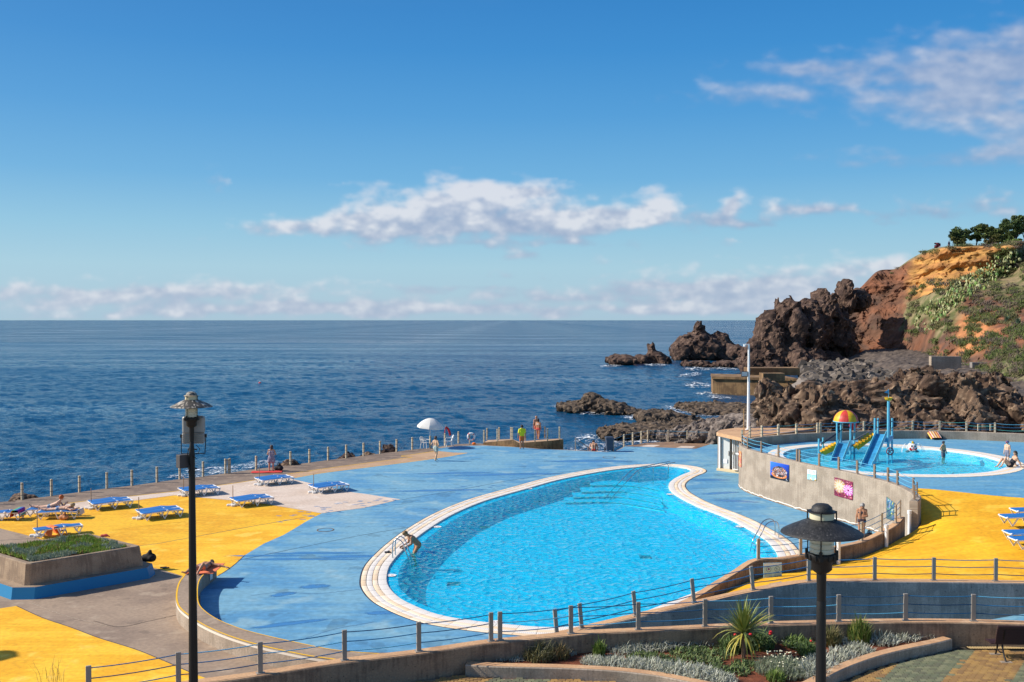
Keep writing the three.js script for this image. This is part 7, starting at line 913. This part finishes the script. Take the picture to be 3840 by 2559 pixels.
{
  const sil = [0, 1, 2].map((k) => tuft(420, 0.42, 0.24, 0.011, 1.1, 60 + k, SILVER)), spots = [[1700, 2486, 0.7, 'by the left kerb end beside the wall'], [1868, 2470, 0.75, 'left of the olive bush'], [1935, 2474, 0.6, 'striped at the left of the bed'], [2130, 2452, 0.6, 'between olive bush and bright shrub'], [2340, 2440, 1.17, 'first along the back wall'], [2400, 2432, 1.23, 'second along the back wall'], [2470, 2425, 1.30, 'third along the back wall'], [2545, 2415, 1.30, 'fourth along the back wall'], [2620, 2408, 1.30, 'fifth along the back wall left of the yucca'], [2690, 2400, 1.23, 'sixth along the back wall beside the yucca'], [2850, 2395, 1.17, 'behind the red flowers'], [2930, 2390, 1.30, 'along the back wall right of the yucca'], [3010, 2388, 1.30, 'along the back wall left of the lamp'], [2230, 2490, 0.9, 'leftmost on the front kerb'], [2300, 2494, 1.0, 'second on the front kerb'], [2380, 2500, 1.05, 'third on the front kerb'], [2460, 2510, 1.1, 'fourth on the front kerb'], [2540, 2525, 1.2, 'fifth on the front kerb'], [2620, 2536, 1.25, 'sixth on the front kerb'], [2700, 2556, 1.0, 'seventh on the front kerb'], [3030, 2530, 1.3, 'large by the foot of the lamp'], [3080, 2500, 1.15, 'right of the lamp pole'], [3150, 2470, 1.15, 'first behind the right kerb'], [3220, 2445, 1.05, 'second behind the right kerb'], [3120, 2400, 1.23, 'behind the lamp along the wall'], [3300, 2405, 1.30, 'right of the green shrub'], [3370, 2392, 1.30, 'next to the last on the right kerb'], [3440, 2382, 1.30, 'near the right kerb end'], [3490, 2376, 1.17, 'last at the right kerb end']];
  spots.forEach(([u, v, s, w], i) => plant('silver_plant', 'silver grey leafy plant ' + w, u, v, sil[i % 3], s, 'silver foliage plants in the bed'));
  const mound = thing('daisy_mound', 'grey green cushion plant dotted with white daisies', 'plant', bed(2935, 2520)); mesh('foliage', tuft(1500, 0.72, 0.34, 0.009, 0.9, 90, [[0.2, 0.24, 0.13], [0.28, 0.31, 0.2]]), leafM, mound); const q = rngOf(3), fl = []; for (let i = 0; i < 44; i++) { const a = q() * 6.283, r = Math.sqrt(q()) * 0.62; fl.push(new THREE.SphereGeometry(0.026, 6, 4).scale(1, 0.45, 1).translate(Math.cos(a) * r, 0.2 + 0.22 * (1 - r * r) + 0.03 * q(), Math.sin(a) * r)); } mesh('flowers', fl, std({ color: lin(232, 226, 190) }), mound).userData.kind = 'stuff';
  const gr = [0, 1].map((k) => tuft(220, 0.34, 0.14, 0.016, 1.0, 70 + k, [...GREEN, [0.16, 0.2, 0.06]]));
  [[2560, 2452, 'first'], [2620, 2448, 'second'], [2680, 2462, 'third'], [2460, 2472, 'fourth'], [2580, 2478, 'fifth'], [2660, 2490, 'sixth'], [2720, 2445, 'seventh'], [2520, 2492, 'eighth'], [2760, 2520, 'ninth'], [2700, 2520, 'tenth'], [2400, 2468, 'eleventh'], [2800, 2500, 'twelfth']].forEach(([u, v, n], i) => plant('ground_cover', 'low green succulent clump on the red soil, ' + n + ' from the bed middle', u, v, gr[i % 2], 1.15, 'green ground cover clumps'));
  plant('olive_bush', 'feathery olive brown bush at the left of the bed', 2020, 2472, tuft(500, 0.42, 0.5, 0.009, 0.9, 81, OLIVE)); plant('olive_bush', 'small reddish bush right of the feathery bush', 2100, 2470, tuft(260, 0.26, 0.4, 0.012, 0.7, 82, [[0.14, 0.12, 0.03], [0.2, 0.13, 0.05]]));
  plant('bright_shrub', 'small bright green upright shrub near the left of the bed', 2246, 2462, tuft(200, 0.16, 0.42, 0.018, 0.6, 83, LIME)); plant('bright_shrub', 'bright green shrub with two upright spires', 3222, 2408, tuft(620, 0.32, 0.62, 0.014, 0.5, 84, [...LIME, [0.2, 0.2, 0.03]])); plant('bright_shrub', 'small vivid green tuft below the daisy mound', 2910, 2552, tuft(260, 0.24, 0.28, 0.012, 0.8, 85, LIME)); plant('olive_bush', 'brown tipped bush right of the lamp pole', 3115, 2420, tuft(420, 0.3, 0.52, 0.011, 0.7, 86, [[0.2, 0.16, 0.05], [0.14, 0.15, 0.04]]));
  const fb = (label, u, v, s, n) => { const t = plant('flower_bush', label, u, v, tuft(420, 0.34, 0.42, 0.02, 0.8, 87 + n, GREEN), s), q2 = rngOf(n + 40); for (let i = 0; i < n; i++) { const a = q2() * 6.28; mesh('flower', new THREE.SphereGeometry(0.05, 8, 6).scale(1, 0.7, 1).translate(Math.cos(a) * 0.25, 0.34 + q2() * 0.16, Math.sin(a) * 0.25 + 0.08), mat.red, t); } }; fb('dark green bush with a red flower left of the yucca', 2742, 2440, 0.95, 1); fb('dark green bush with red flowers right of the yucca', 2850, 2430, 1.1, 3); fb('dark green leafy bush at the right of the red soil', 3030, 2455, 0.8, 1);
  plant('green_plant', 'leafy green plant behind the lamp', 2990, 2425, tuft(320, 0.36, 0.26, 0.02, 0.9, 91, [...GREEN, ...LIME]), 1.1);
  plant('spider_plant', 'striped spider plant below the wall at the bottom', 1150, 2600, tuft(160, 0.2, 0.26, 0.012, 1.2, 92, SILVER), 1, undefined, TER); plant('dry_grass', 'dry grass stalks at the bottom left', 180, 2590, tuft(26, 0.5, 0.9, 0.006, 0.5, 93, [[0.3, 0.2, 0.08]]), 1, undefined, 0);
  // yucca
  const p = bed(2788, 2468), y = thing('yucca', 'spiky yucca with a bare trunk in the flower bed', 'yucca', p); mesh('trunk', tube([V(0, -0.05, 0), V(0.01, 0.2, 0), V(0, 0.4, 0.01), V(-0.01, 0.68, 0)], 0.055, 14, 10).scale(1, 1, 1), std({ color: lin(140, 116, 96), roughness: 1, bumpMap: scaled(grain, 0.2), bumpScale: 0.02 }), y);
  const q3 = rngOf(17), yl = new THREE.MeshPhysicalMaterial({ vertexColors: true, roughness: 0.6, transmission: 0.2, thickness: 0, side: THREE.DoubleSide }); for (let i = 0; i < 165; i++) { const a = q3() * 6.283, e = i < 146 ? Math.pow(q3(), 0.75) * 1.2 : 1.5 + q3() * 0.9, l = 0.72 + q3() * 0.34, w = 0.018 + 0.01 * q3(), dx = Math.cos(a), dz = Math.sin(a), L = [[], []], yel = q3() < 0.1 || e > 1.4; for (let s = 0; s <= 5; s++) { const f = s / 5, ee = e + f * f * (e > 1.1 ? 0.5 : 0.12), r = l * f * Math.sin(ee), h = 0.66 + l * f * Math.cos(ee), ww = w * (1 - f * f * 0.95) * (0.6 + 0.8 * Math.sin(Math.min(1, f * 2) * 1.57)); L[0].push(V(dx * r - dz * ww, h, dz * r + dx * ww)); L[1].push(V(dx * r + dz * ww, h + 0.004, dz * r - dx * ww)); } const g = loft(L), c = yel ? [0.42, 0.36, 0.05] : mix3([0.15, 0.21, 0.04], [0.32, 0.35, 0.09], q3()); g.setAttribute('color', new THREE.BufferAttribute(new Float32Array(g.attributes.position.count * 3).map((_, k) => c[k % 3]), 3)); mesh('leaf', g, yl, y); }
}
{ // interlocking paving blocks
  const host = struct('terrace_paving', sheetGeo([V(2.6, 0, -24.9), V(-4, 0, -25.4), V(-6, 0, -20), V(20, 0, -20), V(20, 0, -28.6), V(13, 0, -28.4), V(12.6, 0, -28.2)], TER - 0.03), std({ color: lin(66, 60, 50), roughness: 1 }), 'green and ochre interlocking paving');
  const sh = new THREE.Shape(), a = 0.098, b = 0.075; [[-a, 0], [-a * 0.72, b], [-a * 0.1, b * 0.86], [a * 0.3, b * 1.1], [a * 0.72, b], [a, 0], [a * 0.72, -b], [a * 0.1, -b * 0.86], [-a * 0.3, -b * 1.1], [-a * 0.72, -b]].forEach(([x, y], i) => (i ? sh.lineTo(x, y) : sh.moveTo(x, y))); sh.closePath();
  const g = new THREE.ExtrudeGeometry(sh, { depth: 0.03, bevelEnabled: true, bevelSize: 0.004, bevelThickness: 0.005, bevelSegments: 1 }); g.rotateX(-Math.PI / 2); const flat = g.clone(); for (let i = 0; i < flat.attributes.uv.count; i++) flat.attributes.uv.setXY(i, flat.attributes.position.getX(i), flat.attributes.position.getZ(i));
  const tone = (c) => std({ color: lin(...c), roughness: 0.9, bumpMap: scaled(grain, 0.25), bumpScale: 0.006 }), greens = [[112, 114, 84], [102, 106, 80], [122, 122, 92], [98, 98, 76]].map(tone), ochres = [[156, 122, 70], [146, 112, 66], [136, 104, 64], [164, 128, 72]].map(tone);
  const q = rngOf(23), cells = [], inside = (x, z) => { const u = W / 2 + F * x / -z; if (z < -28.25 || z > -22.8 || u > 3900 || u < 1550) return false; let near = 1e9, nz = 0; for (const p of curbLine) { const d = Math.hypot(p.x - x, p.z - z); if (d < near) { near = d; nz = p.z; } } void nz; if (near < 0.12) return false; let c = false; const P2 = [...curbLine, V(30, 0, -40), V(-10, 0, -40)]; for (let i = 0, j = P2.length - 1; i < P2.length; j = i++) { const A = P2[i], Bq = P2[j]; if ((A.z > z) !== (Bq.z > z) && x < (Bq.x - A.x) * (z - A.z) / (Bq.z - A.z) + A.x) c = !c; } const wall = frontWall.reduce((m, p) => (Math.abs(p.x - x) < m[0] ? [Math.abs(p.x - x), p.z] : m), [9, 0])[1]; return u > 3000 ? (!c || u > 3575) && z > wall + 0.5 : !c && z > wall + 0.4; };
  for (let j = 0; j < 42; j++) for (let i = 0; i < 100; i++) { const x = -3.4 + i * 0.2 + (j % 2) * 0.1, z = -28.2 + j * 0.135; if (inside(x, z)) { const band = Math.floor((x + (z + 28) * 0.82 - 0.15 * q() - 8.0) / 1.7), och = ((band % 2) + 2) % 2 === 1; cells.push([x, z, (och ? ochres : greens)[Math.floor(q() * 4)], q()]); } }
  cells.sort((p, r) => (Math.hypot(p[0] - 12, p[1] + 25) - Math.hypot(r[0] - 12, r[1] + 25)));
  cells.slice(0, 290).forEach(([x, z, m, k]) => { const o = mesh('paving_block', flat, m, host); o.position.set(x, TER - 0.03 + k * 0.006, z); });
  const rest = new Map(); cells.slice(290).forEach(([x, z, m, k]) => { if (!rest.has(m)) rest.set(m, []); rest.get(m).push(flat.clone().translate(x, TER - 0.03 + k * 0.006, z)); }); for (const [m, list] of rest) mesh('paving_blocks_beyond', list, m, host).userData.kind = 'stuff';
  const d0 = G(3632, 2432, TER), dr = thing('drain_grate', 'long slotted drain along the foot of the wall', 'drain', d0); mesh('drain_frame', box(4.5, 0.03, 0.2, 2.2, 0.0, 0.02), mat.dark, dr); const sl = []; for (let k = 0; k < 62; k++) sl.push(beam(V(k * 0.072, 0.022, -0.07), V(k * 0.072 + 0.05, 0.022, 0.1), 0.026, 0.012)); mesh('slats', sl, std({ color: lin(196, 168, 118), roughness: 0.7 }), dr).userData.kind = 'stuff';
}
{ // bench seen from behind
  const p = G(3745, 2476, TER), t = thing('park_bench', 'dark brown slatted park bench with cast iron legs', 'bench', p, -0.04), wood = std({ color: lin(58, 32, 28), roughness: 0.6, bumpMap: scaled(grain, 0.3), bumpScale: 0.004 });
  for (let k = 0; k < 6; k++) mesh('back_slat', box(1.9, 0.075, 0.03, 0.86, 0.46 + k * 0.078, -0.02 + k * 0.022, 0.008).translate(0, 0, 0), wood, t);
  for (let k = 0; k < 5; k++) mesh('seat_slat', box(1.9, 0.03, 0.07, 0.78, 0.43 - Math.abs(k - 2) * 0.006, -0.12 - k * 0.082, 0.008), wood, t); mesh('top_slat', box(1.9, 0.09, 0.05, 0.86, 0.94, 0.12, 0.02), wood, t);
  for (const x of [0.12, 1.6]) { mesh('leg', [tube([V(x, 0.86, 0.1), V(x, 0.6, 0.02), V(x, 0.44, -0.04), V(x, 0.2, 0.04), V(x, 0, 0.2)], 0.026, 20), tube([V(x, 0.44, -0.04), V(x, 0.4, -0.3), V(x, 0.2, -0.36), V(x, 0, -0.46)], 0.026, 20), tube([V(x, 0.22, 0.03), V(x, 0.16, -0.16), V(x, 0.2, -0.36)], 0.018, 12)], mat.dark, t); mesh('foot_pad', [box(0.3, 0.02, 0.14, x, 0.008, 0.2), box(0.3, 0.02, 0.14, x, 0.008, -0.46)], mat.wall, t); }
}
// ================= WHAT GROWS ON THE HEADLAND =================
{
  const pad = new THREE.SphereGeometry(0.4, 6, 5).scale(0.8, 1, 0.24), N = 750, im = new THREE.InstancedMesh(pad, std({ color: 0xffffff, roughness: 0.8 }), N), M = new THREE.Matrix4(), q = rngOf(41), col = new THREE.Color(); let n = 0;
  while (n < N) { const f = q(), u = lerp(3440, 3800, f) + (q() - 0.5) * 70, t = lerp(0.42, 0.9, Math.pow(f, 0.9)) + (q() - 0.5) * 0.13; if (t > 0.93 || t < 0.2 || fbm(u / 40, t * 14, 1, 2) < -0.06) { q(); if (q() > 0.15) { continue; } } const [p, nn] = headAt(headS(u), t); void nn; const s = 0.45 + q() * 0.85; M.compose(p.add(V(0, 0.3 + q() * 1.3, 0.9 + q())), new THREE.Quaternion().setFromEuler(new THREE.Euler(q() - 0.5, q() * 6, (q() - 0.5) * 1.6)), V(s, s, s)); im.setMatrixAt(n, M); im.setColorAt(n, q() < 0.35 ? col.setRGB(0.4, 0.41, 0.2) : col.setRGB(0.12 + q() * 0.12, 0.15 + q() * 0.13, 0.06)); n++; }
  im.name = 'prickly_pear_thicket'; im.castShadow = im.receiveShadow = true; scene.add(im); stuff(im, 'pale green prickly pear thicket down the slope', 'cactus');
  const tu = tuft(60, 0.9, 1.1, 0.05, 1.1, 50, [[1, 1, 1]]), N2 = 1300, i2 = new THREE.InstancedMesh(tu, new THREE.MeshStandardMaterial({ vertexColors: true, roughness: 1, side: THREE.DoubleSide }), N2); n = 0;
  while (n < N2) { const u = lerp(3330, 4000, q()), t = q() * 1.02, top = t > 0.95, green = u > 3400 && fbm(u / 70, t * 9, 3, 3) + (u > 3600 ? 0.1 : 0) > 0.02; if (!top && (!green || (t > 0.76 && u < 3720))) continue; if (top && q() < 0.75) continue; const [p] = headAt(headS(u), t), s = 0.5 + q() * 0.9; M.compose(p.add(V(0, -0.1, 0.2)), new THREE.Quaternion().setFromEuler(new THREE.Euler(0.3, q() * 6, 0)), V(s * 1.3, s * (top ? 0.6 : 0.75), s * 1.3)); i2.setMatrixAt(n, M); const k = q(); i2.setColorAt(n, k < 0.45 ? col.setRGB(0.1, 0.13, 0.03) : k < 0.75 ? col.setRGB(0.16, 0.15, 0.06) : col.setRGB(0.15, 0.11, 0.08)); n++; }
  i2.name = 'slope_scrub'; scene.add(i2); stuff(i2, 'dry green and brown scrub on the headland', 'scrub');
  const agave = tuft(34, 0.3, 1.5, 0.1, 1.0, 55, [[0.12, 0.2, 0.12], [0.16, 0.24, 0.15]]); for (const [u, t, l] of [[3770, 0.44, 'larger blue green agave on the red slope'], [3808, 0.42, 'smaller blue green agave at the right edge of the slope']]) { const [p] = headAt(headS(u), t), a = thing('agave', l, 'agave', p.add(V(0, 0.3, 1)), 0, 'agaves on the slope'); mesh('foliage', agave, leafM, a); }
  // trees on the cliff top
  const clump = (rx, ry, rz, n, seed, cols) => { const r = rngOf(seed), pos = [], c = [], idx = [], cent = [...Array(11).keys()].map(() => { const a = r() * 6.28, k = Math.sqrt(r()) * 0.95; return [Math.cos(a) * k * rx, (r() - 0.35) * 1.25 * ry, Math.sin(a) * k * rz, 0.18 + 0.24 * r()]; }); for (let i = 0; i < n; i++) { const q4 = cent[Math.floor(r() * 11)], a = r() * 6.28, b = Math.acos(2 * r() - 1), k = Math.pow(r(), 0.4) * q4[3] * rx, x = q4[0] + Math.sin(b) * Math.cos(a) * k, y = q4[1] + Math.cos(b) * k * 0.8, z = q4[2] + Math.sin(b) * Math.sin(a) * k, s = 0.2 + 0.22 * r(), i0 = pos.length / 3, cc = cols[Math.floor(r() * cols.length)], kk = 0.7 + 0.6 * r(); for (let v = 0; v < 4; v++) { pos.push(x + (r() - 0.5) * 2 * s, y + (r() - 0.5) * 1.4 * s, z + (r() - 0.5) * 2 * s); c.push(cc[0] * kk, cc[1] * kk, cc[2] * kk); } idx.push(i0, i0 + 1, i0 + 2, i0, i0 + 2, i0 + 3); } const g = new THREE.BufferGeometry(); g.setAttribute('position', new THREE.Float32BufferAttribute(pos, 3)); g.setAttribute('color', new THREE.Float32BufferAttribute(c, 3)); g.setIndex(idx); g.computeVertexNormals(); return g; };
  const TG = [[0.07, 0.11, 0.03], [0.11, 0.15, 0.04], [0.045, 0.075, 0.02]], OLV = [[0.12, 0.12, 0.03], [0.09, 0.1, 0.025]], crownM = new THREE.MeshStandardMaterial({ vertexColors: true, roughness: 1, side: THREE.DoubleSide }), bark = std({ color: lin(80, 62, 50), roughness: 1 });
  const tree = (label, u, vTop, w, dist, seed, cols, leanv = 0) => { const base = headAt(headS(u), 0.985)[0], p = D(u, 925, dist), y0 = heightAt(u < 3700 ? 927 : 922, dist) - 0.4, hgt = heightAt(vTop, dist) - y0, rx = w * dist / F; void base; const t = thing('tree', label, 'tree', V(p.x, y0, p.z), 0, 'trees on the cliff top'); const th = hgt * 0.5; mesh('trunk', [tube([V(0, -1, 0), V(leanv * 0.3, th * 0.5, 0), V(leanv, th, 0)], 0.16, 10, 7), tube([V(leanv * 0.3, th * 0.5, 0), V(leanv - rx * 0.4, th * 1.1, 0.2)], 0.09, 8, 6), tube([V(leanv * 0.3, th * 0.55, 0), V(leanv + rx * 0.45, th * 1.15, -0.2)], 0.09, 8, 6)], bark, t); mesh('crown', clump(rx * 1.2, hgt * 0.46, rx, 2600, seed, cols).translate(leanv, hgt * 0.66, 0), crownM, t); };
  tree('leftmost dark tree beside the cliff top lamp', 3604, 855, 34, 262, 1, TG); tree('low tawny bush tree under the leftmost tree', 3590, 890, 22, 260, 2, OLV); tree('spreading tree with a slanting trunk on the cliff top', 3660, 852, 32, 264, 3, TG, 0.8); tree('rounded brown green tree in the middle of the cliff top', 3698, 842, 32, 262, 4, [...TG, ...OLV]); tree('broad green tree right of the brown one', 3756, 842, 36, 264, 5, TG); tree('tall green tree near the right edge of the cliff top', 3812, 816, 36, 266, 6, [...TG, [0.1, 0.14, 0.03]]); tree('tree at the right frame edge of the cliff top', 3865, 830, 40, 268, 7, TG); tree('wide low tree filling the gap behind the lawn', 3780, 862, 46, 272, 13, TG); tree('feathery tall tree crossing the right frame edge', 3842, 806, 34, 270, 14, [...TG, [0.12, 0.15, 0.04]]); tree('round bush between the brown and the broad tree', 3726, 866, 28, 260, 15, [[0.09, 0.13, 0.03], [0.13, 0.15, 0.05]]); tree('low shrub tree among the trunks on the cliff top', 3745, 885, 20, 258, 8, OLV); tree('bright green shrub at the right of the cliff top', 3800, 900, 26, 256, 9, [[0.1, 0.15, 0.03]]); tree('small shrub under the broad green tree', 3715, 900, 16, 258, 10, [...OLV, [0.15, 0.1, 0.07]]);
  const bg = D(3520, 925, 252), bt = thing('bougainvillea', 'round magenta bougainvillea bush on the cliff edge', 'bush', V(bg.x, bg.y - 0.3, bg.z)); mesh('crown', clump(0.75, 0.7, 0.7, 500, 12, [[0.22, 0.03, 0.07], [0.3, 0.05, 0.1], [0.08, 0.07, 0.03]]).translate(0, 0.5, 0), crownM, bt);
  const lp = D(3563, 926, 255), fl = thing('park_lamp', 'tiny park lamp post on the cliff top', 'lamp', V(lp.x, lp.y - 0.2, lp.z)); mesh('pole', cyl(0.06, 0.05, 3.8, 0, 0, 0, 8), mat.dark, fl); mesh('lamp_head', lathe([[0.08, 3.6], [0.12, 3.75], [0.12, 3.95], [0.4, 3.98], [0.15, 4.1], [0, 4.2]], 12), mat.dark, fl);
  const fn = thing('cliff_fence', 'thin dark fence along the cliff top lawn', 'fence', V(0, 0, 0)), f0 = [3556, 3572, 3610, 3638, 3662, 3682].map((u) => D(u, 926, 254)); f0.forEach((p) => mesh('post', bar(V(p.x, p.y - 0.4, p.z), V(p.x, p.y + 0.85, p.z), 0.045), mat.dark, fn)); for (let i = 0; i < 5; i++) for (const y of [0.75, 0.4]) mesh('rail', bar(V(f0[i].x, f0[i].y + y, f0[i].z), V(f0[i + 1].x, f0[i + 1].y + y, f0[i + 1].z), 0.025), mat.dark, fn);
  const s1 = D(3559, 927, 256); person('distant person in navy standing on the cliff top', V(s1.x, s1.y - 0.2, s1.z), 0.4, { skin: MID, hair: [0.04, 0.03, 0.03], wear: [['shirt', [0.02, 0.02, 0.08], shirt], ['shorts', [0.3, 0.3, 0.34], shorts(0.8)]] }); const s2 = D(3616, 924, 256); person('distant person in pink sitting on the cliff top lawn', V(s2.x, s2.y - 0.1, s2.z), 0.2, { skin: PALE, hair: [0.1, 0.07, 0.05], pose: { pelvis: [0, 0.12, 0], chest: [0, 0.45, -0.03], neck: [0, 0.62, -0.02], head: [0, 0.78, 0], shL: [0.17, 0.56, 0], elL: [0.2, 0.35, 0.15], wrL: [0.12, 0.4, 0.35], shR: [-0.17, 0.56, 0], elR: [-0.2, 0.35, 0.15], wrR: [-0.12, 0.4, 0.35], hipL: [0.085, 0.12, 0.05], knL: [0.12, 0.5, 0.35], anL: [0.1, 0.08, 0.5], toL: [0.1, 0.03, 0.65], hipR: [-0.085, 0.12, 0.05], knR: [-0.12, 0.5, 0.35], anR: [-0.1, 0.08, 0.5], toR: [-0.1, 0.03, 0.65] }, wear: [['shirt', [0.6, 0.35, 0.32], shirt], ['shorts', [0.3, 0.2, 0.2], shorts(0.5)]] });
}
{ // foam round the rocks, rocks at the foot of the sea wall, a buoy
  const foamT = texture(512, 512, (x, y) => { const r = Math.hypot(x - 0.5, y - 0.5) * 2, n = rip(x * 9, y * 9, 9, 3, 4), k = sst(0.5, 0.78, n + 0.5 * pfbm(x * 5, y * 5, 5, 3, 7) - r * r * 0.5) * sst(1, 0.6, r) * 255; return [k, k, k]; }, false); foamT.wrapS = foamT.wrapT = THREE.ClampToEdgeWrapping;
  const fm = std({ color: lin(240, 244, 246), roughness: 0.9, transparent: true, alphaMap: foamT, side: THREE.DoubleSide }), fg = [];
  for (const [u, v, w, d] of [[2240, 1640, 7, 14], [2330, 1655, 5, 9], [2200, 1690, 7, 10], [2440, 1600, 4, 8], [2390, 1565, 6, 10], [2660, 1572, 8, 16], [2650, 1570, 5, 9], [2120, 1526, 5, 10], [2240, 1546, 7, 12], [2560, 1545, 6, 12], [2620, 1562, 6, 10], [2620, 1444, 9, 26], [2655, 1476, 7, 12], [2540, 1530, 5, 10], [2700, 1490, 6, 12], [2290, 1372, 9, 26], [2460, 1368, 11, 26], [2620, 1383, 12, 30], [2720, 1382, 10, 24], [2590, 1405, 7, 30], [700, 1785, 4.5, 4], [780, 1762, 6, 5], [900, 1752, 5, 5], [985, 1735, 4.5, 4], [850, 1770, 5, 4], [990, 1742, 4, 3], [2160, 1700, 6, 6], [2250, 1672, 6, 6], [2420, 1655, 5, 6]]) { const p = G(u, v, SEA + 0.28), g = new THREE.PlaneGeometry(w, d, 1, 1).rotateX(-Math.PI / 2).rotateY((u % 7) * 0.1 - 0.3); fg.push(g.translate(p.x, p.y, p.z)); }
  const f = mesh('sea_foam', fg, fm); stuff(f, 'white foam where the swell breaks on the rocks', 'foam');
  rock('wall_rock', 'dark rock at the foot of the sea wall at the left edge', [[G(10, 1893).x, -0.4, G(10, 1893).z - 1, 0.6, 0.4, 0.6], [G(52, 1872).x, -0.35, G(52, 1872).z - 0.9, 0.8, 0.45, 0.6]], 0.08, 0.12, 1.6, LAVA, -2); rock('wall_rock', 'slanting brown rock behind the diving bag', [[G(1074, 1752).x, -0.3, G(1074, 1752).z - 1.2, 0.75, 0.6, 0.7]], 0.08, 0.12, 1.6, LAVA, -2); rock('wall_rock', 'dark rocks rising behind the middle of the sea railing', [[G(1290, 1722).x, -0.45, G(1290, 1722).z - 1.5, 0.85, 0.6, 0.8]], 0.09, 0.2, 1.3, DARKROCK, -2); rock('wall_rock', 'single dark rock behind the railing near the umbrella', [[G(1446, 1700).x, -0.25, G(1446, 1700).z - 1.6, 0.55, 0.6, 0.6]], 0.09, 0.2, 1.3, DARKROCK, -2); rock('wall_rock', 'small brown rock behind the railing', [[G(1372, 1712).x, -0.4, G(1372, 1712).z - 1.4, 0.6, 0.45, 0.6]], 0.09, 0.15, 1.4, LAVA, -2);
  const bp = G(974, 1441, SEA), b = thing('buoy', 'tiny red buoy floating far out on the sea', 'buoy', bp); mesh('float', new THREE.SphereGeometry(0.3, 14, 10).scale(1, 0.8, 1).translate(0, 0.2, 0), mat.red, b); mesh('cap', cyl(0.08, 0.05, 0.2, 0, 0.4, 0), mat.white, b);
}
renderer.render(scene, camera);
